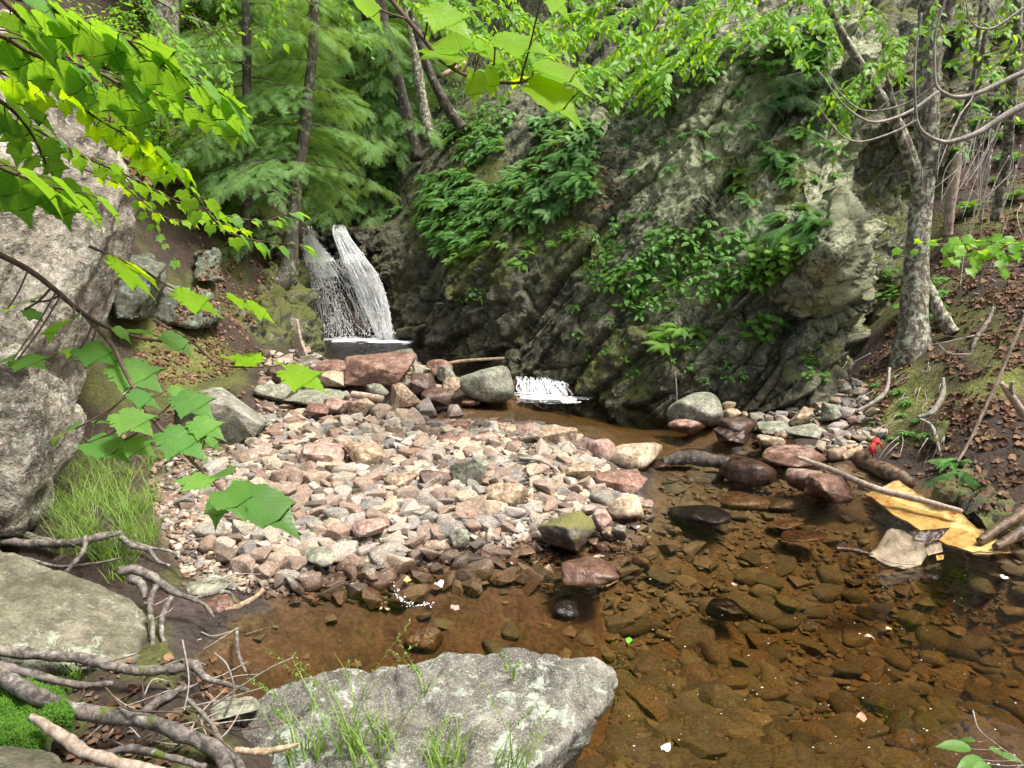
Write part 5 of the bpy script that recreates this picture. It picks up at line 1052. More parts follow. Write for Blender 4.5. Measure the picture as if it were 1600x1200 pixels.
# curved tree by the falls; its lowest boughs reach over the falls
tp = [at(395, 475, 8.75), at(428, 455, 8.85), at(450, 420, 9.0), at(456, 360, 9.1), at(462, 290, 9.2), at(476, 200, 9.3), at(490, 60, 9.4), at(500, -150, 9.5), at(505, -420, 9.6), at(505, -700, 9.6)]
bo = []
for u in np.linspace(.45, .74, 34): bo.append((u, g.uniform(-160, 15), g.uniform(.8, 1.5) * (1.15 - .35 * u)))
for u, az, L in ((.5, 60, .8), (.56, 70, .8), (.62, 60, .9), (.68, 70, .8), (.38, 230, .9), (.43, 250, 1.0), (.5, 215, 1.1), (.56, 240, 1.2)): bo.append((u, az, L))
hemlock('hemlock_tree', 'hemlock with a curved lichened trunk and feathery boughs hanging left of the waterfall', tp[0], tp, bo, 'hem', [.16, .12, .09, .08, .07, .06, .05, .03, .02], 'barkC', 41)
tp = [at(382, 425, 8.9), at(386, 300, 8.9), at(386, 150, 9.0), at(384, 0, 9.0), at(380, -250, 9.1), at(380, -600, 9.1)]
bo = [(u, g.uniform(0, 360), g.uniform(.6, 1.3)) for u in np.linspace(.25, .66, 22)]
hemlock('hemlock_tree', 'slim straight dark hemlock on the left bank behind the maple leaves', tp[0], tp, bo, 'hem', [.065, .055, .05, .04, .02], 'bark', 42, size=.36)
b0 = at(575, 300, 12.3); tp = [b0 + [0, 0, -.6], b0 + [0, .05, .8], b0 + [.05, .1, 2.2], b0 + [0, .1, 3.6], b0 + [.1, .2, 6]]
bo = [(u, g.uniform(0, 360), g.uniform(1.0, 1.5)) for u in np.linspace(.1, .8, 64)] + [(u, g.uniform(130, 240), g.uniform(1.0, 1.35)) for u in np.linspace(.1, .45, 16)] + [(u, g.uniform(70, 115), g.uniform(1.3, 1.8)) for u in np.linspace(.08, .6, 16)]
hemlock('hemlock_tree', 'feathery hemlock standing right behind the top of the waterfall', b0, tp, bo, 'hem', [.08, .07, .06, .04, .02], 'bark', 47, size=.4)
# further hemlocks, one mesh set reused
def copy_tree(o, loc, rz, sc, label, group):
    c = o.copy(); C.objects.link(c); c.location = loc; c.rotation_euler = (0, 0, rz); c.scale = (sc,) * 3; c['label'] = label; c['group'] = group
    if not group: del c['group']
    for ch in o.children:
        d = ch.copy(); C.objects.link(d); d.parent = c
    return c
b0 = at(590, 150, 15.5); tp = [b0 + [0, 0, z - .5] for z in (0, 2, 4, 6, 8, 10)]; tp = [p + [.1 * math.sin(i * 2), 0, 0] for i, p in enumerate(tp)]
bo = [(u, g.uniform(0, 360), g.uniform(1.1, 2.2) * (1.2 - .8 * u)) for u in np.linspace(.08, .99, 70)]
hk = hemlock('hemlock_tree', 'background hemlock tree standing on the slope above the waterfall', b0, tp, bo, 'hem', [.12, .1, .08, .05, .02], 'bark', 43, group='hemlocks on the slope behind', size=.6)
hd = [(300, 250, 11.5, 1.0, 'left of the slim straight hemlock'), (440, 160, 14, 1.1, 'behind the curved hemlock'), (220, 150, 13, 1.1, 'above the tall pale outcrop'), (530, 90, 19, 1.3, 'farthest above the waterfall'), (350, 130, 17, 1.3, 'high on the left slope'), (700, 40, 19, 1.2, 'high above the ferns'), (100, 30, 13, 1.1, 'at the far left of the slope'), (820, 10, 18, 1.2, 'behind the top of the cliff'), (620, -10, 24, 1.6, 'deep in the valley')]
for i, (px, py, Y, sc, w_) in enumerate(hd):
    p = at(px, py, Y); p[2] = gnd(p[0], p[1]) - .2; copy_tree(hk, p, i * 1.3, sc, 'background hemlock tree ' + w_, 'hemlocks on the slope behind')
# bare trunks above the falls
def trunk_tree(label, pts, rad, barkm, seed, name='tree_trunk', cat='tree', seg=14, rough=.1):
    P = [at(*p) for p in pts]; V, f3, f4, U = tube(P, rad, 70, seg, rough, seed); o = mesh(name, V - P[0], [f3, f4], MT[barkm], U); o.location = P[0]; return tag(o, label, cat)
trunk_tree('straight brown trunk leaning left above the waterfall, leftmost of the three', [(650, 250, 11.5), (628, 160, 11.6), (605, 70, 11.7), (590, -20, 11.8), (570, -300, 12), (560, -600, 12)], [.12, .1, .09, .06], 'bark', 1)
trunk_tree('pale lichened thin trunk in the middle of the three above the waterfall', [(672, 220, 11.2), (657, 140, 11.3), (645, 60, 11.4), (628, -40, 11.5), (600, -300, 11.6)], [.08, .07, .06, .04], 'barkB', 2)
trunk_tree('dark curved trunk leaning from the fern slope, rightmost of the three above the waterfall', [(722, 200, 10.6), (700, 170, 10.6), (672, 115, 10.6), (655, 60, 10.6), (640, 0, 10.7), (615, -150, 10.8)], [.08, .06, .055, .04], 'bark', 3)
trunk_tree('pale trunk standing behind the slim straight hemlock on the left', [(262, 110, 10.2), (258, 40, 10.2), (255, -60, 10.2), (250, -300, 10.3)], [.18, .17, .16, .12], 'barkB', 4)
trunk_tree('thin trunk right of the curved hemlock high on the slope', [(470, 250, 12), (480, 100, 12), (485, -100, 12)], [.05, .045, .04], 'bark', 5)
for i, (px, Y, r_) in enumerate([(150, 12, .1), (330, 15, .12), (560, 18, .14), (760, 16, .12), (860, 15, .1), (900, 17, .14), (1180, 12, .08)]):
    p = at(px, 100, Y); p[2] = gnd(p[0], p[1]) - .2; pts = [p, p + [.1, 0, 2.5], p + [.15, .1, 5], p + [.4, .2, 9]]
    V, f3, f4, U = tube(pts, [r_, r_ * .8, r_ * .6], 30, 10, .08, i); o = mesh('tree_trunk', V - p, [f3, f4], MT['bark'], U); o.location = p; tag(o, 'plain dark forest trunk far up the slope', 'tree', 'forest trunks far up the slope')
# ---- big lichened tree on the right
bt_ = thing('lichened_tree', 'big lichen-mottled tree with forking limbs rooted on the right bank beside the cliff', 'tree', tuple(at(1428, 528, 6.3)))
b0 = np.array(bt_.location)
def part_tube(nm, pts, rad, mat, parent, n=60, seg=14, rough=.1, s=0):
    P = [at(*p) for p in pts]; V, f3, f4, U = tube(P, rad, n, seg, rough, s); return mesh(nm, V - np.array(parent.location), [f3, f4], MT[mat], U, parent=parent)
part_tube('trunk', [(1420, 640, 6.3), (1424, 560, 6.27), (1427, 500, 6.3), (1430, 440, 6.33), (1434, 380, 6.35), (1440, 320, 6.4), (1446, 250, 6.4), (1448, 180, 6.4), (1452, 90, 6.4), (1452, 0, 6.4), (1450, -150, 6.4), (1450, -400, 6.4)], [.22, .16, .105, .093, .088, .088, .088, .085, .08, .07, .045], 'barkB', bt_, 90, 18, .12, 6)
part_tube('limb', [(1436, 330, 6.38), (1430, 270, 6.35), (1410, 210, 6.3), (1385, 165, 6.25), (1350, 110, 6.2), (1320, 60, 6.2), (1290, 0, 6.2)], [.06, .05, .04, .03, .02], 'barkB', bt_, 50, 10, .1, 7)
part_tube('limb', [(1440, 300, 6.4), (1420, 250, 6.3), (1402, 195, 6.2), (1395, 160, 6.1), (1380, 100, 6.0)], [.045, .035, .025, .015], 'barkB', bt_, 40, 10, .1, 8)
part_tube('limb', [(1448, 290, 6.4), (1470, 240, 6.3), (1505, 180, 6.2), (1520, 130, 6.1), (1535, 80, 6.0), (1545, 0, 5.9)], [.035, .028, .02, .012], 'barkB', bt_, 40, 10, .1, 9)
part_tube('limb', [(1456, 60, 6.4), (1475, 20, 6.35), (1500, -50, 6.3), (1530, -200, 6.3)], [.05, .05, .04], 'barkB', bt_, 30, 10, .1, 10)
# mossy deciduous crown cover, above the frame: shades the gorge like the real canopy
def crown_tree(label, p, h, rad, nl, mat, seed, group, cr=.35, ls=.09):
    g = np.random.default_rng(seed); p = np.asarray(p, float); t_ = thing('broadleaf_tree', label, 'tree', tuple(p), group); tp_ = [p, p + [.2, 0, h * .35], p + [.1, .3, h * .7], p + [.3, .2, h]]
    st = Acc(); V, f3, f4, U = tube(tp_, [.035 * h ** .8, .02 * h ** .8, .008 * h], 40, 10, .08, seed); mesh('trunk', V - p, [f3, f4], MT['bark'], U, parent=t_); Pt = spline(tp_, 40); acc = Acc()
    for i in range(26):
        u = g.uniform(cr, 1); b = Pt[int(u * 39)]; a = g.uniform(0, 6.28); L = rad * (1.15 - .6 * abs(u - .6) * 2) * g.uniform(.6, 1.1); e = b + np.array([math.cos(a) * L, math.sin(a) * L, g.uniform(-.1, .5) * L])
        st.add(tube([b, (b + e) / 2 + UP * .1 * L, e], [.02, .006], 8, 5))
        for _ in range(5):
            c_ = b + (e - b) * g.uniform(.35, 1.05) + g.normal(size=3) * .22; m = nl // 130; O = c_ + g.normal(size=(m, 3)) * np.array([.3, .3, .13]) * rad * .3
            d = nrm(g.normal(size=(m, 3)) * [1, 1, .5] + [0, 0, -.2]); acc.add(SMALL, frames(d, nrm(UP + g.normal(size=(m, 3)) * .35), ls * g.uniform(.6, 1.2, m)), O)
    V, f3, f4, U = acc.T(); mesh('crown', V - p, [f3, f4], MT[mat], U, smooth=False, parent=t_); V, f3, f4, U = st.T(); mesh('limbs', V - p, [f3, f4], MT['bark'], U, parent=t_); return t_
p = at(760, 60, 15); p[2] = gnd(p[0], p[1])
ct = crown_tree('broadleaf tree behind the fern slope', p, 6.5, 2.4, 9000, 'leafH', 501, 'broadleaf trees on the slope behind')
cl = [(900, 30, 14, .8, 'behind the top of the fern slope'), (1020, 0, 13, .7, 'behind the top of the cliff'), (1150, -10, 12.5, .7, 'above the cliff centre'), (1300, -40, 12, .8, 'above the right part of the cliff'), (640, 60, 20, 1.2, 'high above the waterfall'), (500, 40, 24, 1.5, 'far up the valley'),
      (380, 60, 20, 1.3, 'high behind the slim straight hemlock'), (250, 40, 16, 1.1, 'high on the left slope'), (150, 0, 13.5, 1.0, 'above the leaf litter behind the outcrop'), (830, -20, 22, 1.5, 'far behind the fern slope'), (1500, -30, 12, .8, 'above the leaf bank'), (1000, -80, 22, 1.6, 'far behind the cliff'), (1250, -80, 20, 1.5, 'far behind the right cliff'), (20, -50, 11, 1.0, 'at the far left edge'), (440, -20, 30, 2.2, 'deepest in the valley'), (640, -40, 30, 2.2, 'deep in the valley above the trunks'), (1620, -60, 14, 1.3, 'at the far right edge')]
for i, (px, py, Y, sc, w_) in enumerate(cl):
    p = at(px, py, Y); p[2] = gnd(p[0], p[1]) - .3; h = hitpx  # ground under it, or the cliff top
    copy_tree(ct, p, i * 2.1, sc, 'broadleaf tree ' + w_, 'broadleaf trees on the slope behind')
# understorey bushes hiding the far slope
def bush(label, p, rad, nl, mat, seed, group, ls=.06):
    g = np.random.default_rng(seed); p = np.asarray(p, float); t_ = thing('shrub', label, 'shrub', tuple(p), group); st = Acc(); acc = Acc()
    for i in range(14):
        a = g.uniform(0, 6.28); L = rad * g.uniform(.6, 1.1); e = np.array([math.cos(a) * L * .8, math.sin(a) * L * .8, g.uniform(.4, 1.2) * L]); st.add(tube([np.zeros(3), e * .5 + UP * .1, e], [.012, .003], 8, 5)); Q = spline([np.zeros(3), e * .5 + UP * .1, e], 30)
        m = nl // 14; O = Q[g.integers(8, 30, m)] + g.normal(size=(m, 3)) * rad * .16; d = nrm(g.normal(size=(m, 3)) * [1, 1, .5] + [0, 0, -.2]); acc.add(SMALL, frames(d, nrm(UP + g.normal(size=(m, 3)) * .35), ls * g.uniform(.6, 1.2, m)), O)
    V, f3, f4, U = st.T(); mesh('stems', V, [f3, f4], MT['twigD'], U, parent=t_); V, f3, f4, U = acc.T(); mesh('leaves', V, [f3, f4], MT[mat], U, smooth=False, parent=t_); return t_

for i, (px, py, Y, r_, w_) in enumerate([(250, 300, 8.6, .6, 'behind the middle maple branch on the left slope'), (320, 260, 9.6, .7, 'left of the slim straight hemlock on the slope'), (200, 200, 9.0, .7, 'above the tall pale outcrop'), (150, 110, 9.4, .7, 'near the top left of the slope'), (330, 360, 8.9, .35, 'small one at the foot of the slim straight hemlock'), (560, 300, 13, .9, 'just above the waterfall'), (620, 240, 13.5, 1.0, 'behind the three trunks'), (520, 250, 15, 1.2, 'left of the three trunks'),
        (700, 110, 13, 1.0, 'right of the dark curved trunk'), (760, 80, 12.5, 1.0, 'at the top of the fern slope'), (840, 70, 12, 1.0, 'right at the top of the fern slope'), (430, 230, 12, 1.0, 'behind the curved hemlock'), (920, 30, 11.5, .9, 'at the left top of the cliff'), (270, 180, 11, 1.0, 'far up the left slope')]):
    p = at(px, py, Y); p[2] = min(p[2], gnd(p[0], p[1]) + .05) if Y < 11 else gnd(p[0], p[1]); bush('leafy shrub ' + w_, p, r_, 1500, 'leafB' if i % 2 else 'leafH', 700 + i, 'shrubs on the slopes', .07)

spray('leafy_branch', 'fresh green leafy branches filling the top between the trunks and the cliff', [[(760, -60, 8.2), (800, 0, 8.3), (840, 50, 8.4), (860, 90, 8.4)], [(880, -60, 8.4), (900, 0, 8.4), (960, 50, 8.3), (1000, 70, 8.3)], [(700, -60, 9), (720, 0, 9), (760, 50, 9), (770, 90, 9)], [(660, -60, 9.4), (700, 20, 9.4), (720, 70, 9.4)]], .1, 'leafB', 'twigD', 311, dens=34)
spray('leafy_branch', 'leafy branches spilling over the top edge of the cliff', [[(1000, -60, 7.6), (1040, 0, 7.6), (1080, 40, 7.6), (1110, 80, 7.5)], [(1120, -60, 7.6), (1150, 0, 7.6), (1200, 30, 7.5), (1240, 60, 7.4)], [(1240, -60, 7.4), (1270, 0, 7.4), (1300, 40, 7.3), (1310, 90, 7.2)], [(1040, 40, 7.8), (1010, 90, 7.9), (980, 130, 7.9)]], .085, 'leafB', 'twigD', 312, dens=34)
spray('leafy_branch', 'pale green leafy branches above the slope at the top left', [[(200, -60, 7), (230, 0, 7), (270, 60, 7), (300, 110, 7)], [(330, -60, 8), (350, 0, 8), (340, 70, 8), (360, 130, 8)], [(430, -60, 8), (430, 0, 8), (410, 60, 8)], [(560, -60, 10), (540, 0, 10), (570, 60, 10)]], .08, 'leafB', 'twigD', 313, dens=30)
spray('leafy_branch', 'green leafy branches around the upper part of the big lichened tree', [[(1330, -60, 6.8), (1360, 20, 6.8), (1400, 80, 6.7), (1410, 130, 6.7)], [(1520, -60, 6.6), (1500, 10, 6.6), (1520, 80, 6.5), (1560, 120, 6.4)], [(1600, -60, 6), (1570, 10, 6), (1590, 90, 6)]], .07, 'leafB', 'twigD', 314, dens=26)
# ------------------------------------------------------------ plants on the cliff and the banks
bt_all = bvh_of(cliff, ground, wall, mid, lft, front, slab, rb)
def surf(px, py):
    h = hitpx(bt_all, px, py)
    if h[0] is None: return None
    n = np.array(h[1]); r = ray(px, py)
    if np.dot(n, r) > 0: n = -n
    return np.array(h[0]), n
def fern_T(seed, nf, L, spread=1.):
    g = np.random.default_rng(seed); acc = Acc(); q = []
    m = 13; V = []; F = []
    for i in range(m):
        t = .12 + .86 * i / m; l = .17 * math.sin(math.pi * min(1, t * .9 + .12)) + .02
        for s_ in (1, -1):
            b = len(V); V += [(0, t - .025, 0), (s_ * l * .55, t + .0, .012), (s_ * l, t + .055, -.012), (s_ * l * .5, t + .05, .012), (0, t + .03, 0)]; F += [(b, b + 1, b + 2, b + 3), (b, b + 3, b + 4, b + 4)]
    V = np.array(V, float); F4 = np.array([f for f in F if len(set(f)) == 4]); F3 = np.array([f[:3] for f in F if len(set(f)) < 4])
    b = len(V); V = np.vstack([V, [(-.006, 0, 0), (.006, 0, 0), (0, 1, 0)]]); F3 = np.vstack([F3, [(b, b + 1, b + 2)]])
    for i in range(nf):
        a = g.uniform(-1.2, 1.2) * spread; W = V.copy(); arch = g.uniform(.25, .5); W[:, 2] += arch * (W[:, 1] * 1.3 - 1.6 * W[:, 1] ** 2) * 1.2
        d = np.array([math.sin(a), math.cos(a), g.uniform(.2, .7)]); s_ = L * g.uniform(.6, 1.1); A = frames(d, np.array([0, .0, 1.]), s_)
        acc.add((W, F3, F4, V[:, :2]), A, (g.normal(size=3) * [.02, .02, .0])[None])
    return acc.T()
def herb_T(seed, nl, L, T_=OVATE, hgt=.12):
    g = np.random.default_rng(seed); acc = Acc(); 
    for i in range(nl):
        a = g.uniform(0, 6.28); h = hgt * g.uniform(.3, 1); b = np.array([g.normal() * .05, g.normal() * .05, h]); d = nrm(np.array([math.cos(a), math.sin(a) + .4, g.uniform(-.35, .2)])); s_ = L * g.uniform(.6, 1.1)
        acc.add(tube([np.array([b[0] * .3, b[1] * .3, 0]), b], [.002, .0012], 4, 4)); e = b + d * s_ * .25; leaf_add(acc, T_, e, e + d * s_, nrm(UP + g.normal(size=3) * .2), 0, 1)
    return acc.T()
def proto(name, Tt, mat): return mesh(name, Tt[0], [Tt[1], Tt[2]], MT[mat], Tt[3], smooth=False, link=False)
FP = [proto('fern', fern_T(i, 12, .2), 'fern') for i in range(6)]; FL = [proto('fern', fern_T(20 + i, 9, .2), 'fernL') for i in range(3)]
HP = [proto('herb', herb_T(i, 14, .075), 'herb') for i in range(5)]; HM = [proto('seedling', herb_T(30 + i, 11, .085, MAPLE, .2), 'herb') for i in range(3)]; HB = [proto('seedling', herb_T(40 + i, 12, .075, MAPLE, .16), 'fernL') for i in range(2)]
def plant(prs, name, px, py, sc, label, cat, group, g, upmix=.5):
    s_ = surf(px, py)
    if s_ is None: return
    P, n = s_; z = nrm(n * (1 - upmix) + UP * upmix); down = np.array([0, 0, -1.]) - z * (-z[2]); down = nrm(down + nrm(np.array([-.4, -.5, 0])) * .5); down = nrm(down - z * np.dot(down, z)); x = nrm(np.cross(down, z))
    a = g.uniform(-.4, .4); c, s = math.cos(a), math.sin(a); X = x * c + down * s; Yv = down * c - x * s
    M_ = Matrix(np.stack([X, Yv, z], 1).tolist()).to_4x4(); M_.translation = Vector(P - n * .01)
    o = bpy.data.objects.new(name, prs[g.integers(len(prs))]); C.objects.link(o); o.matrix_world = M_ @ Matrix.Scale(sc, 4); tag(o, label, cat, group); return o
def region_fill(poly, n, prs, name, sc, label, cat, group, seed, upmix=.5, gap=11):
    g = np.random.default_rng(seed); P = np.array(poly); lo, hi = P.min(0), P.max(0); pts = []; t = 0
    while len(pts) < n and t < n * 40:
        t += 1; a = g.uniform(lo, hi)
        if inpoly([a[0]], [a[1]], poly)[0] and all((a[0] - q[0]) ** 2 + (a[1] - q[1]) ** 2 > gap ** 2 for q in pts): pts.append(a)
    for a in pts: plant(prs, name, a[0], a[1], sc * g.uniform(.75, 1.25), label, cat, group, g, upmix)
region_fill([(835, 190), (900, 180), (945, 210), (930, 260), (925, 310), (880, 330), (830, 350), (790, 345), (785, 280), (840, 240)], 83, FP, 'fern', 1.05, 'small dark green fern in the dense patch on the cliff ledge', 'fern', 'ferns in the dense patch on the cliff ledge', 1, gap=11)
region_fill([(690, 180), (780, 190), (800, 220), (770, 260), (700, 280), (690, 230)], 24, FP, 'fern', 1.1, 'small fern on the slope just right of the dark curved trunk', 'fern', 'ferns right of the dark curved trunk', 2)
region_fill([(665, 270), (740, 275), (800, 310), (780, 350), (740, 390), (690, 390), (660, 340)], 62, FP, 'fern', 1.15, 'fern in the patch right of the waterfall', 'fern', 'ferns in the patch right of the waterfall', 3, gap=12)
region_fill([(690, 370), (760, 350), (770, 400), (700, 410)], 13, FL, 'fern', .9, 'light green fern above the mossy bulging rock', 'fern', 'light ferns above the mossy rock', 4)
region_fill([(700, 180), (790, 160), (800, 215), (720, 240)], 21, HP, 'herb', 1.1, 'pale leafy plant at the foot of the dark curved trunk', 'plant', 'leafy plants at the foot of the dark curved trunk', 5)
region_fill([(950, 440), (1010, 400), (1060, 360), (1110, 350), (1080, 400), (1040, 480), (990, 500)], 45, HP, 'herb', 1.0, 'green leafy plant in the left patch on the cliff face', 'plant', 'leafy plants in the left patch on the cliff', 6, .6, 13)
region_fill([(1080, 400), (1160, 370), (1230, 400), (1200, 450), (1100, 470)], 35, HP, 'herb', 1.0, 'green leafy plant in the right patch on the cliff face', 'plant', 'leafy plants in the right patch on the cliff', 7, .6, 14)
region_fill([(1170, 410), (1250, 400), (1250, 440), (1200, 470)], 16, HB, 'maple_seedling', 1.0, 'bright green maple seedling on the cliff beside the overhanging block', 'seedling', 'bright maple seedlings beside the overhanging block', 8, .75, 18)
region_fill([(1170, 515), (1215, 515), (1210, 540), (1175, 540)], 5, HM, 'maple_seedling', .8, 'dark maple seedling hanging below the overhanging block', 'seedling', 'dark maple seedlings below the overhanging block', 9, .7, 16)
region_fill([(1035, 510), (1085, 510), (1085, 550), (1040, 550)], 8, FL, 'fern', 1.1, 'bright yellow-green fern low on the cliff', 'fern', 'bright ferns low on the cliff', 10, .6, 16)
region_fill([(700, 460), (760, 455), (760, 480), (700, 480)], 5, HP, 'herb', .6, 'tiny bright plant under the mossy bulging rock', 'plant', 'tiny plants under the mossy rock', 11)
region_fill([(1130, 260), (1290, 200), (1320, 250), (1260, 290), (1150, 320)], 10, FP, 'fern', 1.0, 'dark fern high on the shaded middle of the cliff', 'fern', 'dark ferns high on the shaded cliff', 12)
region_fill([(1220, 330), (1280, 330), (1280, 360), (1225, 365)], 6, FP, 'fern', 1.2, 'fern on top of the lichened buttress', 'fern', 'ferns on the lichened buttress', 13)
region_fill([(880, 370), (960, 350), (990, 420), (930, 460)], 16, HP, 'herb', .8, 'small plant on the mossy middle of the cliff', 'plant', 'small plants on the mossy middle of the cliff', 14)
region_fill([(780, 380), (900, 360), (900, 400), (800, 420)], 9, FL, 'fern', .6, 'small light fern below the dense fern patch', 'fern', 'small light ferns below the dense patch', 15)
region_fill([(1260, 545), (1290, 545), (1290, 610), (1265, 610)], 5, HM, 'maple_seedling', .5, 'small green seedling against the dark blocks at the cliff foot', 'seedling', 'small seedlings at the cliff foot', 16, .7)
region_fill([(1370, 440), (1470, 440), (1480, 520), (1380, 500)], 9, HM, 'maple_seedling', .7, 'green seedling at the foot of the big lichened tree', 'seedling', 'seedlings at the foot of the big lichened tree', 17, .7, 22)
region_fill([(1490, 720), (1510, 720), (1510, 750), (1490, 750)], 2, FP, 'fern', .8, 'small dark fern hanging over the bank right of the sunken boards', 'fern', 'ferns hanging right of the sunken boards', 18, .5)
region_fill([(960, 120), (1100, 60), (1130, 130), (1000, 200)], 21, HP, 'herb', 1.3, 'leafy plant along the upper left edge of the cliff', 'plant', 'leafy plants along the upper edge of the cliff', 19, .6, 20)
region_fill([(1160, 80), (1290, 60), (1320, 200), (1200, 180)], 16, HM, 'maple_seedling', 1.2, 'green seedling high on the cliff left of the big lichened tree', 'seedling', 'seedlings high on the cliff', 20, .6, 24)
region_fill([(540, 300), (620, 300), (650, 340), (560, 345)], 10, FP, 'fern', .9, 'fern just above the top of the waterfall', 'fern', 'ferns above the waterfall', 21, .5, 16)
region_fill([(130, 60), (340, 40), (330, 300), (250, 260)], 35, HM, 'maple_seedling', 1.3, 'leafy seedling on the slope behind the tall outcrop', 'seedling', 'seedlings on the slope behind the outcrop', 22, .8, 24)
region_fill([(1480, 20), (1600, 20), (1600, 330), (1500, 330)], 18, FP, 'fern', 1.2, 'small fern on the upper leaf bank at the right', 'fern', 'ferns on the upper leaf bank', 23, .7, 34)
# hemlock sprays growing out of the cliff
def spray_hem(label, pts, mat, seed, size=.3):
    for i, (px, py, az, L) in enumerate(pts):
        s_ = surf(px, py); P = s_[0]; hemlock('hemlock_bough', label, P, [P, P + [0, 0, .05]], [(0., az + g2.uniform(-20, 20), L), (0., az + 40, L * .8), (0., az - 40, L * .8)], mat, [.01], 'bark', seed + i, size=size, cat='bough', group='hemlock boughs growing from the cliff')
g2 = np.random.default_rng(4)
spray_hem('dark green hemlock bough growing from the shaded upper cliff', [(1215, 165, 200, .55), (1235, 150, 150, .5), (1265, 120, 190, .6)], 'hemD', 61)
# ------------------------------------------------------------ leaf litter
def litter_leaf(seed):
    g = np.random.default_rng(seed); n = 5; V = []
    ws = np.array([.05, .32, .4, .26, .03]) * g.uniform(.8, 1.2)
    for i in range(n):
        y = i / (n - 1); c_ = g.uniform(-.1, .25)
        V += [(-ws[i], y, c_ * .6 + g.uniform(-.05, .1)), (0, y, .1 * math.sin(y * 5 + seed)), (ws[i], y, c_ + g.uniform(-.05, .1))]
    i = np.arange(3 * n).reshape(n, 3); F = np.stack([i[:-1, :-1].ravel(), i[:-1, 1:].ravel(), i[1:, 1:].ravel(), i[1:, :-1].ravel()], 1)
    return np.array(V, float), None, F, None
LT = [litter_leaf(i) for i in range(8)]
acc = Acc(); g = np.random.default_rng(123)
for poly, n, s_ in (([(1430, 540), (1470, 380), (1640, 330), (1640, 560), (1500, 600)], 1700, .045), ([(1600, 300), (2000, 200), (2000, 800), (1620, 760)], 1500, .055), ([(1460, 620), (1560, 610), (1620, 700), (1480, 700)], 420, .055), ([(1290, 640), (1340, 600), (1400, 600), (1380, 690)], 240, .045), ([(1310, 640), (1350, 580), (1400, 500), (1440, 540), (1400, 620)], 420, .04), ([(1470, 0), (1620, 0), (1620, 360), (1480, 380)], 500, .055), ([(180, 600), (220, 540), (290, 460), (350, 380), (450, 370), (440, 420), (400, 500), (420, 570), (300, 600)], 1900, .038),
                    ([(30, 20), (120, 20), (200, 120), (290, 300), (230, 300), (130, 160)], 1400, .07), ([(230, 750), (280, 740), (300, 880), (340, 900), (290, 920)], 260, .03), ([(620, 300), (700, 190), (760, 250), (700, 340), (640, 350)], 260, .05), ([(900, 180), (960, 230), (980, 300), (940, 340), (960, 420), (900, 400), (900, 300)], 300, .045), ([(990, 300), (1300, 150), (1300, 500), (1000, 560)], 160, .04),
                    ([(1380, 700), (1450, 690), (1600, 720), (1600, 800), (1500, 790)], 240, .05), ([(60, 1040), (330, 1030), (380, 1110), (360, 1200), (60, 1200)], 380, .035), ([(280, 350), (650, 240), (620, 350), (300, 400)], 300, .06), ([(120, 700), (240, 640), (420, 590), (400, 690), (260, 720)], 120, .04)):
    P = np.array(poly); lo, hi = P.min(0), P.max(0); k = 0
    while k < n:
        a = g.uniform(lo, hi); 
        if not inpoly([a[0]], [a[1]], poly)[0]: continue
        k += 1
        if vno(np.array([[a[0] / 26, a[1] / 17, s_ * 90]]), 8)[0] < -.15 and g.random() < .8: continue
        s = surf(*a)
        if s is None or s[1][2] < .25: continue
        d = g.normal(size=3); acc.add(LT[g.integers(8)], frames(d - s[1] * np.dot(d, s[1]), nrm(s[1] + g.normal(size=3) * .35), s_ * (.4 + 1.1 * g.random() ** 1.8)), (s[0] + s[1] * .008)[None])
tag(acc.obj('leaf_litter', MT['litter'], smooth=False), kind='stuff')
# ------------------------------------------------------------ grass
def blade_T(seed, w_=.012):
    g = np.random.default_rng(seed); n = 6; t = np.linspace(0, 1, n); bend = g.uniform(.2, .75); x = bend * t ** 2; z = t * (1 - .35 * bend * t); wd = w_ * (1 - t ** 2) + .001
    V = np.concatenate([np.stack([x, -wd, z], 1), np.stack([x, wd, z], 1)]); i = np.arange(n - 1); return V, None, np.stack([i, i + n, i + n + 1, i + 1], 1), None
BT = [blade_T(i) for i in range(8)]
def tuft(name, label, P, n, h, rad, seed, mat='grass', group=None, heads=0, lean=(0, 0)):
    g = np.random.default_rng(seed); acc = Acc()
    for i in range(n):
        a = g.uniform(0, 6.28); c, s = math.cos(a), math.sin(a); hh = h * g.uniform(.4, 1.1); ti = g.normal(size=2) * .22 + lean
        A = np.array([[c, -s, ti[0]], [s, c, ti[1]], [0, 0, 1]]) * hh; A[:, 1] *= .25 / hh * .9; r = rad * g.random() ** .5; b = g.uniform(0, 6.28)
        acc.add(BT[g.integers(8)], A[None], np.array([[r * math.cos(b), r * math.sin(b), 0]]))
    for i in range(heads):
        a = g.uniform(0, 6.28); hh = h * g.uniform(1.2, 1.7); d = np.array([math.cos(a) * .3, math.sin(a) * .3, 1]) * hh; b = g.normal(size=3) * [rad * .4, rad * .4, 0]; Q = spline([b, b + d * .5, b + d + np.array([math.cos(a), math.sin(a), -.1]) * hh * .25], 20)
        acc.add(tube(Q, [.0012, .0006], 12, 3))
        for k in range(10, 20):
            for s_ in (1, -1):
                dd = nrm(g.normal(size=3) + [0, 0, -.2]); acc.add(SMALL, frames(dd, UP, .011), Q[k][None])
    V, f3, f4, U = acc.T(); o = mesh(name, V, [f3, f4], MT[mat], U, smooth=False); o.location = P; tag(o, label, 'grass tuft', group); return o
acc = Acc(); g = np.random.default_rng(7); gp = [(60, 815), (105, 740), (150, 695), (240, 690), (262, 760), (245, 830), (262, 868), (190, 868), (80, 840)]; k = 0
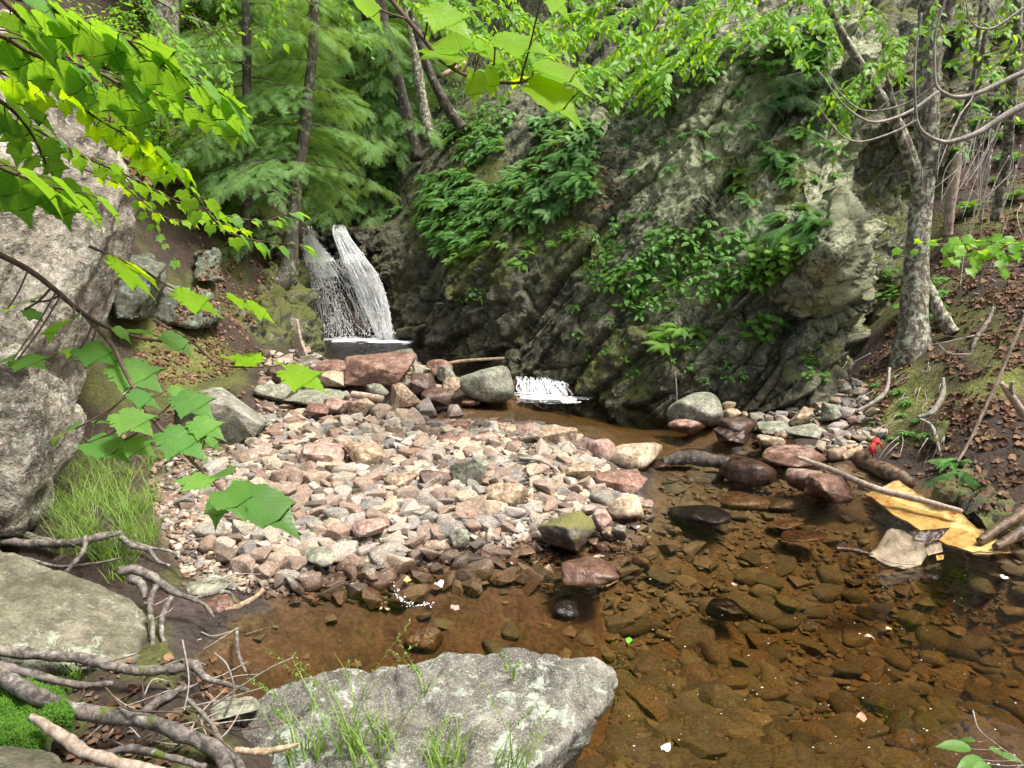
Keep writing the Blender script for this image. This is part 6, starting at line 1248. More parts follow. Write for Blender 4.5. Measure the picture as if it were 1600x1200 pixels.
while k < 2000:
    a = g.uniform([80, 690], [250, 870])
    if not inpoly([a[0]], [a[1]], gp)[0] or vno(np.array([[a[0] / 22, a[1] / 22, 0]]), 5)[0] < -.35: continue
    k += 1; w_ = gz(a[0], a[1] + 12, .22); z = gnd(w_[0], w_[1]); an = g.uniform(0, 6.28); c, s = math.cos(an), math.sin(an); hh = .05 + .16 * g.random() ** 1.6; ti = g.normal(size=2) * .45; A = np.array([[c, -s, ti[0]], [s, c, ti[1]], [0, 0, 1]]) * hh; A[:, 1] *= .13 / hh
    acc.add(BT[g.integers(8)], A[None], np.array([[w_[0], w_[1], z]]))
tag(acc.obj('grass', MT['grass'], smooth=False), kind='stuff')
def onf(px, py): s = surf(px, py); return tuple(s[0])
for i, (px, py, n, h, r_, hd_, lab) in enumerate([(480, 1185, 40, .17, .06, 3, 'grass tuft in front of the left end of the big pale boulder'), (590, 1190, 46, .17, .08, 2, 'grass tuft in front of the middle of the big pale boulder'), (690, 1195, 60, .14, .08, 1, 'thick grass tuft below the moss patches of the big pale boulder'),
        (800, 1195, 26, .13, .05, 3, 'thin grass tuft near the right of the big pale boulder'), (545, 1180, 22, .3, .05, 3, 'tall thin grass stems on the big pale boulder'), (110, 1075, 40, .12, .04, 1, 'grass tuft beside the moss cushion'), (165, 870, 50, .12, .08, 0, 'grass tuft growing between the roots'), (185, 905, 30, .1, .05, 0, 'small grass tuft hanging over the root hollow'), (300, 700, 60, .1, .1, 0, 'grass tuft under the big square boulder'), (215, 800, 60, .13, .08, 0, 'grass tuft at the right edge of the grassy patch')]):
    tuft('grass_tuft', lab, onf(px, py), n, h, r_, 900 + i, heads=hd_)
for i, (px, py, h) in enumerate([(440, 1120, .2), (660, 1085, .17), (800, 1060, .1), (490, 1105, .16)]):
    tuft('seeding_grass', 'delicate seeding grass stem ' + ['at the mossy left end', 'behind the middle', 'behind the right half', 'at the left third'][i] + ' of the big pale boulder', onf(px, py), 4, h * .6, .02, 950 + i, heads=3)
# moss cushion
mc = thing('moss_cushion', 'bright green cushion of moss in the bottom left corner', 'moss', tuple(at(50, 1130, 1.9)))
acc = Acc(); mp = [(-60, 1090), (-10, 1068), (50, 1068), (95, 1085), (117, 1115), (112, 1135), (75, 1140), (72, 1170), (60, 1182), (20, 1178), (-60, 1160)]; n = 30
PXm, PYm = np.meshgrid(np.linspace(-70, 120, 150), np.linspace(1060, 1185, 100)); ins = inpoly(PXm.ravel(), PYm.ravel(), mp).reshape(PXm.shape).astype(float); sm = blur(ins, 40)
O = []
for _ in range(13000):
    a = g.uniform([-65, 1062], [118, 1184]); 
    if not inpoly([a[0]], [a[1]], mp)[0]: continue
    i = int((a[1] - 1060) / 125 * 99); j = int((a[0] + 70) / 190 * 149); hgt = .045 * sm[i, j] + .012 * vno(np.array([[a[0] / 16, a[1] / 11, 0]]), 3)[0]; w_ = gz(a[0], a[1] + 8, .28); O.append(w_ + [0, 0, hgt])
O = np.array(O); n = len(O); TP = (np.array([(.22, 0, 0), (-.11, .19, 0), (-.11, -.19, 0), (0, 0, 1.), (.45, .2, .5), (-.4, .3, .5), (0, -.5, .5)]), np.array([(0, 1, 3), (1, 2, 3), (2, 0, 3), (0, 1, 4), (1, 2, 5), (2, 0, 6)]), None, None)
acc.add(TP, frames(g.normal(size=(n, 3)), UP, .011 * g.uniform(.7, 1.3, n), None)[:, :, [0, 1, 2]], O - np.array(mc.location) + g.normal(size=(n, 3)) * .002)
MT['mossb'] = leaf_mat('bright_moss', (.07, .2, .02), (.15, .34, .03), (.25, .42, .03), .3, .7)
V, f3, f4, U = acc.T(); mesh('shoots', V, [f3, f4], MT['mossb'], U, smooth=False, parent=mc)
i2 = [gz(PXm[i, j], PYm[i, j] + 8, .28) + [0, 0, .05 * sm[i, j] - .012] for i in range(100) for j in range(150)]
V = np.array(i2) - np.array(mc.location); F = grid_faces(100, 150); ok = (sm.ravel() > .12)[F].all(1); T = NT('moss_base'); mesh('cushion', V, F[ok], T.end(T.n('BsdfPrincipled', Base__Color=(.03, .05, .01), Roughness=.9)), parent=mc)

region_fill([(960, 220), (1200, 80), (1330, 180), (1300, 420), (1150, 380), (1000, 400)], 34, FP, 'fern', .6, 'tiny fern tucked in a crack of the upper cliff face', 'fern', 'tiny ferns in cracks of the upper cliff', 51, .5, 26)
region_fill([(900, 440), (1000, 520), (1240, 500), (1280, 600), (1000, 600), (880, 540)], 26, HP, 'herb', .5, 'tiny green plant on the lower cliff face', 'plant', 'tiny plants on the lower cliff', 52, .5, 22)
region_fill([(1330, 560), (1400, 590), (1460, 680), (1380, 700)], 12, FP, 'fern', .4, 'tiny fern among the moss of the right bank', 'fern', 'tiny ferns in the moss of the right bank', 53, .6, 22)
# ------------------------------------------------------------ roots, logs, sticks
def root(label, pts, rad, mat='barkR', name='exposed_root', cat='root', n=60, seg=10, rough=.12, s=1, group=None):
    P = [np.asarray(p, float) for p in pts]; V, f3, f4, U = tube(P, rad, n, seg, rough, s); o = mesh(name, V - P[0], [f3, f4], MT[mat], U); o.location = P[0]; return tag(o, label, cat, group)
def Yp(*p): return [at(*q) for q in p]
RT = [('long dark fallen trunk below the flat mossy slab at the left edge', [(-60, 1008, 2.35), (0, 1017, 2.35), (70, 1023, 2.36), (133, 1030, 2.38), (200, 1047, 2.34), (250, 1047, 2.34), (292, 1043, 2.34)], [.02, .019, .017, .017, .016], 'barkR'),
 ('dark fallen branch under the long fallen trunk', [(-60, 1040, 2.2), (0, 1042, 2.22), (60, 1056, 2.22), (120, 1070, 2.22), (177, 1068, 2.22)], [.016, .015, .012, .009], 'barkR'),
 ('thick ringed root running right from the moss cushion', [(90, 1098, 2.05), (113, 1108, 2.03), (187, 1120, 2.02), (233, 1127, 2.0), (283, 1147, 1.95), (330, 1166, 1.93), (350, 1190, 1.88), (352, 1225, 1.8)], [.022, .024, .021, .02, .022], 'barkR'),
 ('pale peeled log with white bark at the bottom left', [(48, 1118, 1.85), (75, 1135, 1.84), (100, 1153, 1.83), (150, 1183, 1.78), (233, 1205, 1.74), (300, 1225, 1.7)], [.009, .015, .017, .018, .018], 'driftwood'),
 ('pair of grey roots topmost behind the flat mossy slab', [(-60, 850, 3.35), (0, 847, 3.35), (67, 850, 3.3), (127, 847, 3.25), (150, 840, 3.25), (190, 832, 3.3)], [.02, .019, .018, .015], 'barkR'),
 ('short root behind the topmost grey root at the left edge', [(-40, 832, 3.5), (0, 831, 3.5), (43, 838, 3.45), (90, 850, 3.35)], [.02, .016], 'barkR'),
 ('root bending down in a hook behind the flat mossy slab', [(134, 838, 3.2), (131, 860, 3.12), (113, 883, 3.06), (98, 898, 3.04)], [.011, .011, .008], 'barkR'),
 ('knotted root reaching toward the gravel from the grass', [(190, 838, 3.3), (205, 852, 3.22), (233, 860, 3.2), (247, 877, 3.15), (265, 884, 3.12)], [.014, .01, .006], 'barkR'),
 ('thin root under the grassy overhang', [(205, 846, 3.28), (236, 856, 3.3), (268, 862, 3.3), (290, 880, 3.25)], [.008, .005], 'barkR'),
 ('thick mossy root arching over the mud', [(186, 893, 3.0), (210, 890, 3.02), (240, 902, 3.0), (267, 922, 2.96), (293, 933, 2.96), (318, 943, 2.95), (335, 965, 2.9)], [.022, .02, .016, .01, .005], 'barkR'),
 ('grey root hanging straight down beside the flat slab', [(243, 915, 2.92), (235, 945, 2.85), (238, 985, 2.78), (238, 1022, 2.68)], [.012, .011, .008], 'barkR'),
 ('moss-striped hanging root over the muddy hollow', [(268, 932, 2.92), (255, 960, 2.86), (252, 988, 2.8), (261, 1014, 2.72)], [.013, .013, .006], 'barkR'),
 ('thin root loop lying on the mud', [(316, 932, 3.05), (340, 926, 3.06), (360, 927, 3.05), (368, 942, 3.0)], [.008, .009, .005], 'barkR'),
 ('short bare piece of wood lying on the mud', [(352, 953, 2.98), (375, 947, 2.98), (400, 932, 3.0), (413, 921, 3.02)], [.008, .012, .012, .012], 'wood'),
 ('thin root sticking into the brown water', [(370, 985, 2.92), (371, 1015, 2.8), (377, 1035, 2.72), (384, 1050, 2.64)], [.007, .008, .005], 'barkR'),
 ('mossy broken root end beside the pool', [(296, 1036, 2.55), (306, 1042, 2.5), (322, 1060, 2.44), (352, 1068, 2.42), (388, 1080, 2.38)], [.02, .014, .01, .008], 'barkR'),
 ('short root crossing under the broken root end', [(290, 1072, 2.3), (268, 1085, 2.26), (250, 1095, 2.22), (224, 1112, 2.14)], [.013, .014, .014], 'barkR'),
 ('bare pointed stick jutting in front of the big pale boulder', [(368, 1172, 1.92), (400, 1175, 1.9), (440, 1170, 1.88), (468, 1162, 1.88)], [.009, .010, .009, .003], 'wood'),
 ('twisted dark root at the bottom left of the big pale boulder', [(290, 1090, 2.15), (330, 1130, 2.05), (345, 1160, 1.97), (372, 1190, 1.88), (390, 1230, 1.8)], [.006, .008, .01, .01], 'barkR'),
 ('thick grey root entering behind the moss cushion', [(-70, 1030, 2.1), (-20, 1050, 2.08), (15, 1065, 2.05), (50, 1085, 2.0), (90, 1100, 2.02)], [.03, .028, .024, .02], 'barkR'),
 ('dark root crossing below the twisted roots at the bottom', [(150, 1185, 1.85), (200, 1170, 1.88), (260, 1182, 1.84), (320, 1200, 1.8)], [.012, .01, .009], 'barkR'),
 ('dark straight root bundle behind the flat slab', [(40, 872, 3.2), (90, 885, 3.15), (150, 880, 3.12), (190, 872, 3.12)], [.008, .007, .004], 'barkR'),
 ('mossy stub root beside the flat slab corner', [(205, 905, 3.0), (222, 915, 2.95), (226, 935, 2.9)], [.02, .017, .01], 'barkR')]
for i, (lab, pts, rad, mt) in enumerate(RT): root(lab, Yp(*pts), rad, mt, s=i, rough=.3)
g = np.random.default_rng(66)
for i in range(58):
    px = g.uniform(60, 385); py = g.uniform(1035, 1195) if i < 44 else g.uniform(900, 1030)
    if i >= 44: px = g.uniform(225, 400)
    s_ = surf(px, py)
    if s_ is None: continue
    a = g.uniform(0, 3.14); L = g.uniform(.08, .3); d = np.array([math.cos(a), math.sin(a) * .7, g.uniform(-.1, .25)]); b = s_[0] + [0, 0, .01]; m = b + d * L * .5 + g.normal(size=3) * .015
    fore = i < 44
    root('thin bare twig among the fallen roots in the left foreground' if fore else 'thin twig hanging over the mud below the roots', [b, m, b + d * L], [.0032, .0016], 'twig' if i % 3 else 'twigD', 'twig', 'twig', 14, 5, 0, i, 'twigs among the roots in the left foreground' if fore else 'twigs over the mud below the roots')
for i, pts in enumerate([[(330, 1105, 2.2), (380, 1070, 2.2), (420, 1045, 2.2), (458, 1027, 2.2)], [(350, 1120, 2.1), (365, 1080, 2.1), (355, 1040, 2.1), (335, 1020, 2.1)], [(285, 1000, 2.6), (295, 1060, 2.2), (288, 1110, 2.1)], [(318, 1016, 2.7), (345, 998, 2.7), (372, 980, 2.75)], [(165, 1075, 2.1), (200, 1108, 2.0), (280, 1115, 2.0), (330, 1145, 1.9), (370, 1180, 1.85)]]):
    root(['pale forked twig arching over the pool', 'upright thin twig beside the big pale boulder', 'thin twig rising from the tangled roots', 'white twig lying on the mud edge', 'long reddish twig curving over the ringed root'][i], Yp(*pts), [.004, .002], 'twig' if i != 4 else 'twigD', 'twig', 'twig', 40, 5, 0, i)
# right bank and stream wood
root('long pale pole slanting from the pinkish boulder to the right bank', [gz(1246, 714, .16), gz(1297, 733, .12), gz(1365, 762, .08), gz(1410, 774, .07), gz(1503, 799, .07)], [.012, .018, .02, .022, .014], 'driftwood', 'pole', 'pole', s=3)
root('long thin grey stick leaning up the bank at the right edge', Yp((1496, 722, 4.75), (1516, 687, 4.8), (1556, 600, 4.85), (1600, 497, 4.9), (1640, 410, 4.95)), [.007, .011, .012], 'driftwood', 'stick', 'stick')
brk = thing('broken_branch', 'thick bleached broken branch with a forked tip at the right edge', 'branch', tuple(at(1640, 700, 4.5)))
part_tube('stem', [(1640, 705, 4.5), (1605, 655, 4.5), (1580, 620, 4.5), (1564, 598, 4.5)], [.026, .024, .022, .014], 'driftwood', brk, 40, 10, .15, 3); part_tube('fork', [(1583, 622, 4.5), (1580, 606, 4.48), (1582, 596, 4.47)], [.014, .008], 'driftwood', brk, 12, 8, .1, 4)
root('short fallen birch log leaning against the big lichened tree', Yp((1436, 420, 6.4), (1455, 460, 6.3), (1475, 500, 6.2), (1490, 520, 6.15)), [.035, .05, .055, .05], 'barkB', 'birch_log', 'log', s=5)
root('weathered grey stub standing behind the big lichened tree', Yp((1481, 368, 7.3), (1485, 320, 7.3), (1492, 270, 7.3), (1499, 240, 7.3)), [.045, .045, .05, .035], 'driftwood', 'dead_stub', 'stub', s=6)
root('dark wet log lying across the riffle', [gz(1036, 722, .02), gz(1065, 716, .05), gz(1100, 718, .05), gz(1140, 725, .03)], [.035, .05, .055, .04], 'bark', 'wet_log', 'log', s=7, rough=.25)
root('long pale stick lying on top of the rock dam', Yp((652, 588, 7.75), (672, 578, 7.75), (700, 568, 7.8), (735, 563, 7.85), (788, 560, 7.9)), [.015, .02, .018, .016], 'wood', 'stick', 'stick', s=8)
root('thin pale stick standing upright in the water below the cliff', Yp((1055, 580, 6.75), (1057, 610, 6.72), (1058, 648, 6.7)), [.006, .009], 'twig', 'stick', 'stick')
root('grey stick leaning on the dark outcrop left of the waterfall', Yp((464, 500, 8.3), (470, 530, 8.2), (485, 572, 8.05)), [.02, .016], 'driftwood', 'stick', 'stick')
root('short grey driftwood log at the back of the gravel bar', [gz(550, 616, .27), gz(575, 620, .26), gz(598, 624, .25)], [.03, .033, .028], 'driftwood', 'driftwood_log', 'log', s=9)
root('bent pale twig beside the smooth cream boulder', [gz(905, 700, .12), gz(935, 712, .13), gz(966, 734, .07)], [.006, .003], 'twig', 'twig', 'twig')
root('curved grey twig in the middle right of the gravel bar', [gz(812, 716, .17), gz(845, 720, .19), (gz(868, 733, .17)), gz(875, 740, .15)], [.01, .008], 'twig', 'twig', 'twig')
root('thin twig bundle stick left of the grey-green block', [gz(655, 780, .16), gz(668, 755, .2), gz(690, 742, .2)], [.005, .003], 'twig', 'twig', 'twig')
root('bleached root arc on the mossy right bank', Yp((1474, 590, 5.35), (1473, 615, 5.3), (1458, 643, 5.25), (1434, 652, 5.25)), [.008, .02, .02, .012], 'twig', 'exposed_root', 'root', s=11)
root('pale root curling through moss left of the bleached root arc', Yp((1390, 575, 5.95), (1385, 610, 5.8), (1366, 628, 5.75), (1340, 642, 5.75)), [.01, .018, .012], 'twig', 'exposed_root', 'root', s=12)
root('pale root hanging over the dark hollow in the right bank', Yp((1438, 655, 5.2), (1455, 665, 5.1), (1464, 690, 5.0), (1470, 716, 4.95)), [.008, .014, .008], 'twig', 'exposed_root', 'root', s=13)
root('thick brown root on the leaf slope at the right', Yp((1516, 560, 5.75), (1525, 530, 5.85), (1545, 500, 6.0), (1552, 480, 6.1)), [.012, .02, .01], 'barkR', 'exposed_root', 'root', s=14)
for i in range(70):
    px = g.uniform(1320, 1480); py = g.uniform(540, 700); s_ = surf(px, py)
    if s_ is None: continue
    L = g.uniform(.08, .35); d = nrm(np.array([g.uniform(-.6, .3), -.35, -1.])); d = nrm(d - s_[1] * min(0, np.dot(d, s_[1])) * 1.1); b = s_[0] + s_[1] * .015
    root('thin hanging rootlet on the mossy right bank', [b, b + d * L * .5 + s_[1] * .02 + g.normal(size=3) * .02, b + d * L + g.normal(size=3) * .03], [.004, .0015], 'twig' if i % 2 else 'twigD', 'rootlet', 'root', 12, 5, 0, i, 'rootlets on the mossy right bank')
for i in range(34):
    px = g.uniform(1440, 1600); py = g.uniform(180, 560); s_ = surf(px, py)
    if s_ is None: continue
    L = g.uniform(.2, .7); d = nrm(np.array([g.uniform(-1, 1), g.uniform(-.4, .4), g.uniform(-.3, .5)])); b = s_[0] + s_[1] * .03
    root('thin dead twig lying on the leaf slope', [b, b + d * L * .5 + g.normal(size=3) * .03, b + d * L], [.006, .002], 'twig' if i % 2 else 'twigD', 'twig', 'twig', 14, 5, 0, i, 'dead twigs on the leaf slope')
# bare bleached branches at the top right
bb = thing('bare_branch', 'bare bleached branches curving in from the right edge in front of the big tree', 'branch', tuple(at(1660, 90, 4.0)))
for nm, pts, rad in (('limb', [(1680, 80, 4.0), (1600, 113, 4.0), (1567, 128, 4.0), (1530, 145, 4.0), (1500, 152, 4.0), (1478, 147, 4.0), (1463, 133, 4.0), (1460, 100, 4.0), (1462, 50, 4.0), (1480, -10, 4.0)], [.015, .013, .01, .007, .005]),
    ('twig', [(1466, 143, 4.0), (1420, 175, 3.95), (1370, 191, 3.9), (1340, 181, 3.9), (1310, 155, 3.9), (1290, 125, 3.9), (1270, 101, 3.9)], [.009, .007, .004, .0025]),
    ('twig', [(1464, 130, 4.0), (1430, 155, 4.05), (1390, 170, 4.1), (1345, 171, 4.1), (1310, 142, 4.1), (1295, 110, 4.1), (1293, 75, 4.1)], [.006, .004, .0025]),
    ('twig', [(1372, 172, 4.1), (1385, 160, 4.1), (1400, 145, 4.1), (1420, 140, 4.1)], [.003, .002])): part_tube(nm, pts, rad, 'twig', bb, 70, 8, .08, 3)
bb = thing('bare_branch', 'lower bare bleached branch curving in from the right edge below the first', 'branch', tuple(at(1660, 140, 3.8)))
for nm, pts, rad in (('limb', [(1680, 125, 3.8), (1600, 165, 3.8), (1567, 183, 3.8), (1533, 205, 3.8), (1500, 218, 3.8), (1475, 222, 3.8), (1450, 212, 3.8), (1435, 195, 3.8), (1430, 160, 3.8), (1430, 90, 3.8), (1440, 20, 3.8)], [.018, .016, .012, .008, .006, .004]),
    ('twig', [(1433, 187, 3.8), (1400, 205, 3.8), (1350, 221, 3.8), (1320, 215, 3.8), (1300, 195, 3.8), (1275, 162, 3.8)], [.006, .004, .0025]), ('twig', [(1480, 222, 3.8), (1500, 180, 3.85), (1520, 150, 3.9), (1525, 110, 3.9)], [.005, .003])): part_tube(nm, pts, rad, 'twig', bb, 70, 8, .08, 4)
bb = thing('bare_branch', 'small bare twig fork in the upper right corner', 'branch', tuple(at(1640, -10, 4.2)))
for nm, pts, rad in (('limb', [(1650, -20, 4.2), (1600, 12, 4.2), (1560, 40, 4.2), (1535, 45, 4.2), (1515, 30, 4.2), (1508, -10, 4.2)], [.009, .006, .003]), ('twig', [(1560, 40, 4.2), (1545, 10, 4.2), (1530, -10, 4.2)], [.004, .002])): part_tube(nm, pts, rad, 'twig', bb, 40, 7, .05, 5)
trunk_tree('thin pale upright trunk at the upper right edge', [(1555, 345, 6.9), (1572, 250, 6.8), (1580, 150, 6.6), (1588, 60, 6.4), (1585, -60, 6.3), (1580, -300, 6.2)], [.045, .04, .04, .035], 'barkB', 31)
trunk_tree('slender leaning sapling stem right of the big lichened tree', [(1470, 260, 6.8), (1500, 190, 6.7), (1520, 130, 6.6), (1530, 40, 6.5), (1540, -60, 6.5)], [.02, .018, .012], 'barkB', 32, 'sapling', 'sapling', 8)
for i in range(26):
    px = g.uniform(1490, 1600); py = g.uniform(170, 260); Y = g.uniform(4.6, 6.0); L = g.uniform(60, 170)
    root('thin bare twig dangling at the right edge', Yp((px, py, Y), (px - g.uniform(5, 25), py + L * .4, Y), (px - g.uniform(10, 50), py + L, Y - .1)), [.005, .0015], 'twig', 'hanging_twig', 'twig', 20, 5, 0, i, 'bare twigs dangling at the right edge')
# board in the forest
def sheet(name, poly, thick, mat, res=.012, bump=.01, parent=None, s=0, smooth=True):
    """poly: world points of an outline; filled, bent a little and given thickness"""
    P = np.array(poly, float); c = P.mean(0); u_, s_, vt = np.linalg.svd(P - c); ex, ey, ez = vt; q = np.stack([(P - c) @ ex, (P - c) @ ey], 1); lo, hi = q.min(0), q.max(0)
    bm = bmesh.new(); vs_ = [bm.verts.new((a, b, 0)) for a, b in q]; f = bm.faces.new(vs_); bmesh.ops.triangulate(bm, faces=[f])
    for _ in range(5): 
        le = [e for e in bm.edges if e.calc_length() > res * 2]
        if not le: break
        bmesh.ops.subdivide_edges(bm, edges=le, cuts=1); bmesh.ops.triangulate(bm, faces=bm.faces[:])
    V = np.array([v.co[:] for v in bm.verts]); F = np.array([[v.index for v in fc.verts] for fc in bm.faces]); 
    bm.verts.index_update(); F = np.array([[v.index for v in fc.verts] for fc in bm.faces]); E = [e for e in bm.edges if len(e.link_faces) == 1]; E = np.array([[e.verts[0].index, e.verts[1].index] for e in E]); bm.free()
    # smooth interpolation of the outline's own height
    h = (P - c) @ ez; D = np.linalg.norm(V[:, None, :2] - q[None], axis=2) + 1e-4; w_ = 1 / D ** 2; hz = (w_ * h).sum(1) / w_.sum(1); W = c + V[:, :1] * ex + V[:, 1:2] * ey + hz[:, None] * ez
    d = bump * fbm(W, 1 / max(.06, (hi - lo).max() * .2), 4, s); n = len(W); A = W + (d + thick / 2)[:, None] * ez; B = W + (d - thick / 2)[:, None] * ez
    VV = np.vstack([A, B]); o0 = np.array(parent.location) if parent else c; F4 = np.stack([E[:, 0], E[:, 1], E[:, 1] + n, E[:, 0] + n], 1)
    o = mesh(name, VV - o0, [np.vstack([F, F[:, ::-1] + n]), F4], mat, None, smooth, parent)
    if not parent: o.location = c
    return o
MT['rust'] = None
T = NT('rusty_sheet'); v = T.n('TexCoord').outputs['Object']; n1 = T.noise(v, 7, 9, .75, .9); n2 = T.noise(v, 30, 6, .7)
b_ = T.ramp(T.math('ADD', T.math('MULTIPLY', n1, .7), T.math('MULTIPLY', n2, .3)), [(.36, (.1, .045, .015)), (.42, (.36, .16, .035)), (.47, (.48, .32, .1)), (.54, (.58, .46, .2)), (.62, (.46, .28, .08)), (.7, (.3, .11, .02))])
MT['rust'] = T.end(T.n('BsdfPrincipled', Base__Color=b_, Roughness=.55, Normal=T.bump(n2, .3, .01)))
T = NT('dirty_metal'); v = T.n('TexCoord').outputs['Object']; n1 = T.noise(v, 14, 8, .7, .5); n2 = T.noise(v, 90, 4, .7)
b_ = T.ramp(n1, [(.35, (.09, .06, .035)), (.5, (.22, .17, .1)), (.65, (.33, .27, .18))]); b_ = T.mix(T.step(n2, .6, .66), b_, (.45, .38, .28))
MT['dirt'] = T.end(T.n('BsdfPrincipled', Base__Color=b_, Roughness=.6, Normal=T.bump(n2, .3, .005)))
pl = [(1350, 770, -.02), (1376, 764, 0.0), (1404, 754, .035), (1450, 784, .03), (1500, 801, .03), (1526, 823, .025), (1580, 860, .008), (1549, 866, .006), (1520, 867, .006), (1489, 850, .006), (1470, 842, .0), (1438, 826, -.012), (1399, 808, -.02), (1375, 790, -.025)]
sheet('rusty_sheet', [gz(p[0], p[1], p[2] - .01) for p in pl], .012, MT['rust'], .025, .016); tag(bpy.data.objects['rusty_sheet'], 'large yellow and rust-orange sheet of metal lying at the water surface by the right bank', 'metal sheet')
pl = [(1484, 848, .015), (1520, 838, .02), (1560, 862, .012), (1525, 869, .01), (1495, 858, .01)]
MT['orange'] = rock_mat('orange_rust', [(.3, .08, .01), (.5, .18, .03), (.6, .32, .08)], 8, bump=.3, wet=None)
cr = thing('crumpled_metal', 'crumpled dirty brown scrap metal standing in the pool before the rusty sheet', 'scrap metal', tuple(gz(1400, 880, 0)))
def ws(Y0, *pp): return [at(a, b, Y0 + c) for a, b, c in pp]
Y0 = gz(1400, 884, 0)[1]
sheet('plate', ws(Y0, (1354, 868, .02), (1370, 855, .06), (1386, 829, .10), (1394, 824, .10), (1410, 828, .10), (1421, 835, .09), (1427, 843, .08), (1442, 846, .07), (1449, 866, .03), (1440, 882, -.01), (1410, 890, -.04), (1376, 878, -.02)), .006, MT['dirt'], .015, .012, cr, 3)
sheet('flap', ws(Y0, (1418, 830, .13), (1464, 827, .15), (1484, 825, .15), (1468, 842, .12), (1448, 852, .08), (1428, 846, .1)), .005, MT['brown'], .015, .012, cr, 4)
sheet('flap', ws(Y0, (1440, 850, .1), (1470, 846, .14), (1474, 862, .1), (1450, 868, .06)), .005, MT['dirt'], .015, .01, cr, 5)
sheet('flap', ws(Y0, (1305, 858, .06), (1308, 850, .07), (1318, 843, .08), (1325, 847, .08), (1322, 858, .06)), .005, MT['brown'], .012, .006, cr, 6)
part_tube('bar', [(1306, 858, Y0 + .05), (1335, 860, Y0 + .03), (1368, 870, Y0 + .01)], [.012, .014, .012], 'brown', cr, 24, 8, .3, 2)
part_tube('rim', [(1374, 872, Y0 - .02), (1400, 880, Y0 - .04), (1436, 882, Y0 - .03)], [.003, .003], 'twig', cr, 20, 6, 0, 2)
sheet('rust_flake', ws(Y0, (1462, 868, .04), (1475, 866, .05), (1474, 874, .03), (1464, 876, .02)), .004, MT['orange'], .01, .003, cr, 7)
# sunken ribbed boards by the bank
for i, (a, b, lab) in enumerate([((1294, 708), (1322, 694), 'leftmost short split board at the water edge below the red glove'), ((1303, 712), (1338, 696), 'second split board at the water edge below the red glove'), ((1316, 716), (1345, 700), 'third split board at the water edge below the red glove')]):
    root(lab, [gz(a[0], a[1], .02), gz((a[0] + b[0]) / 2, (a[1] + b[1]) / 2, .05), gz(b[0], b[1], .07)], [.028, .032, .025], 'wood', 'split_board', 'board', 20, 8, .25, i)
T = NT('ribbed_wood'); v = T.n('TexCoord').outputs['UV']; wv = T.math('SINE', T.math('ADD', T.math('MULTIPLY', T.n('SeparateXYZ', Vector=v).outputs[1], 42.), T.math('MULTIPLY', T.noise(T.n('TexCoord').outputs['Object'], 9, 4, .6), 16.))); nn_ = T.noise(T.n('TexCoord').outputs['Object'], 20, 6, .7)
b_ = T.mix(T.step(T.math('ADD', wv, T.math('MULTIPLY', nn_, 2.)), .2, 1.6), (.05, .03, .02), T.mix(nn_, (.2, .12, .07), (.42, .3, .2)))
MT['ribbed'] = T.end(T.n('BsdfPrincipled', Base__Color=b_, Roughness=.5, Normal=T.bump(T.math('ADD', T.math('MULTIPLY', wv, .4), nn_), .8, .015)))
root('long rotten log sunk along the right water edge', [gz(1335, 712, .02), gz(1360, 728, .02), gz(1395, 742, .03), gz(1424, 756, .02)], [.05, .065, .06, .04], 'wetwood', 'rotten_log', 'log', 40, 7, .22, 5)
for i, (a, b, lab) in enumerate([((1530, 845), (1600, 800), 'upper wet split log at the right edge beside the rusty sheet'), ((1555, 855), (1625, 815), 'lower wet split log at the right edge beside the rusty sheet')]):
    root(lab, [gz(a[0], a[1], .03), gz((a[0] + b[0]) / 2, (a[1] + b[1]) / 2, .07), gz(b[0], b[1], .1)], [.02, .03, .032], 'wetwood', 'wet_log', 'log', 30, 8, .2, 20 + i)
root('pale board end lying on the slope behind the three trunks', Yp((690, 119, 10.4), (730, 97, 10.5)), [.035, .035], 'wood', 'board', 'board', 6, 4, 0, 1)
root('thin black cable end sagging from the bank above the rotten log', Yp((1415, 741, 4.9), (1440, 743, 4.8), (1475, 736, 4.8)), [.004, .004], 'black', 'cable', 'cable', 20, 5, 0, 1)
# red glove
gl_ = thing('work_glove', 'small red work glove lying on the dark bank above the rotten log', 'glove', tuple(at(1367, 690, 5.2)))
T = NT('red_fabric'); MT['redf'] = T.end(T.n('BsdfPrincipled', Base__Color=(.45, .03, .03), Roughness=.75)); T = NT('black_fabric'); MT['blkf'] = T.end(T.n('BsdfPrincipled', Base__Color=(.02, .02, .022), Roughness=.8))
A = Acc(); A.add(tube(Yp((1372, 684, 5.2), (1368, 690, 5.18), (1364, 696, 5.17)), [.012, .03, .022], 14, 10, .1, 2, True, .6))
for e, r_ in (((1357, 704), .009), ((1360, 710), .009), ((1364, 713), .009), ((1369, 708), .008)): A.add(tube(Yp((1366, 693, 5.17), ((1366 + e[0]) / 2 - 1, (693 + e[1]) / 2, 5.14), (e[0], e[1], 5.15)), [.012, r_, .006], 12, 8, .08, 3))
A.add(tube(Yp((1370, 690, 5.17), (1376, 694, 5.14), (1378, 700, 5.14)), [.01, .008, .006], 10, 8, .08, 4))
V, f3, f4, U = A.T(); mesh('hand_part', V - np.array(gl_.location), [f3, f4], MT['redf'], U, parent=gl_)
part_tube('cuff', [(1372, 685, 5.2), (1377, 680, 5.22), (1381, 683, 5.24)], [.016, .022, .02], 'blkf', gl_, 12, 10, .1, 5)
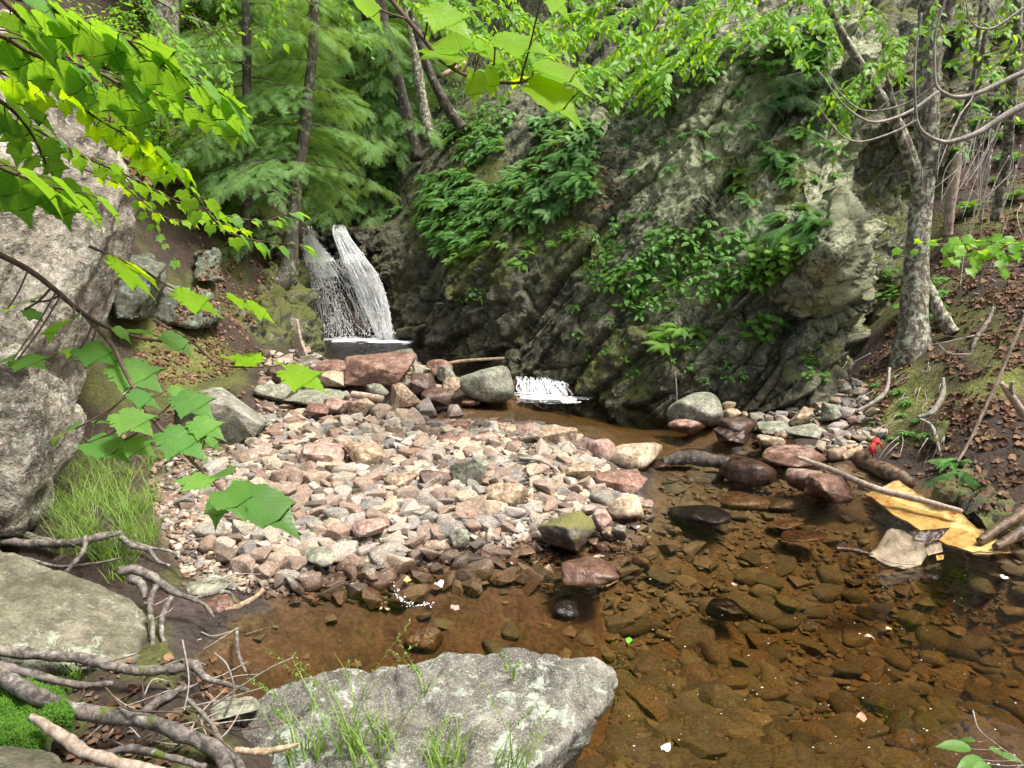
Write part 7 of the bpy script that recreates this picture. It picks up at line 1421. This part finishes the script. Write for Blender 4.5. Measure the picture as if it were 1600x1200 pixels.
# ------------------------------------------------------------ on the water
T = NT('foam_fleck'); MT['fleck'] = T.end(T.n('BsdfPrincipled', Base__Color=(.8, .8, .76), Roughness=.4))
V0, F0 = ico(1); acc = Acc(); pl = [(960, 900), (1200, 880), (1600, 900), (1600, 1200), (960, 1200), (1010, 1000)]
for i in range(150):
    a = g.uniform([950, 880], [1600, 1200]); 
    if not inpoly([a[0]], [a[1]], pl)[0]: continue
    s_ = .0011 + .0022 * g.random() ** 3; acc.add((V0, F0, None, None), (np.diag([s_ * g.uniform(1, 2), s_, s_ * .4]))[None], gz(a[0], a[1], .001)[None])
for i in range(70):
    t = g.random(); q = spline([(612, 905, 0), (625, 935, 0), (650, 945, 0), (678, 943, 0)], 40)[int(t * 39)]; s_ = g.uniform(.002, .006); a = q[:2] + g.normal(size=2) * 3; acc.add((V0, F0, None, None), np.diag([s_, s_, s_ * .5])[None], gz(a[0], a[1], .001)[None])
tag(acc.obj('foam_flecks', MT['fleck']), kind='stuff')
for i, (px, py, s_, c_, lab) in enumerate([(1350, 994, .04, (.4, .3, .25), 'curled brown leaf floating right of the pool centre'), (1152, 915, .03, (.4, .25, .18), 'small pinkish leaf floating left of the pool centre'), (1348, 1128, .05, (.45, .25, .16), 'tan leaf floating in the lower part of the pool'), (1386, 979, .035, (.5, .4, .25), 'pale yellow leaf floating in the pool above the curled brown leaf'),
        (1576, 905, .04, (.75, .75, .72), 'white petal floating at the right edge of the pool'), (1034, 1172, .04, (.7, .72, .75), 'white fluffy scrap floating near the bottom of the pool'), (977, 998, .04, (.1, .3, .02), 'bright green leaf floating right of the small black stone'), (705, 948, .05, (.4, .26, .22), 'wet pinkish leaf floating in front of the silt'),
        (690, 917, .06, (.65, .62, .6), 'thin white strip floating in front of the gravel waterline'), (638, 904, .05, (.5, .4, .12), 'yellow leaf floating in front of the gravel waterline')]):
    T = NT('floating_leaf'); m = T.end(T.n('BsdfPrincipled', Base__Color=c_, Roughness=.5)); A = Acc(); a = g.uniform(0, 6.28); A.add(LT[i % 8], frames(np.array([math.cos(a), math.sin(a), 0]), UP, s_), np.zeros((1, 3)))
    V, f3, f4, U = A.T(); o = mesh('floating_leaf', V, [f3, f4], m, None, False); o.location = gz(px, py, .004); tag(o, lab, 'leaf')
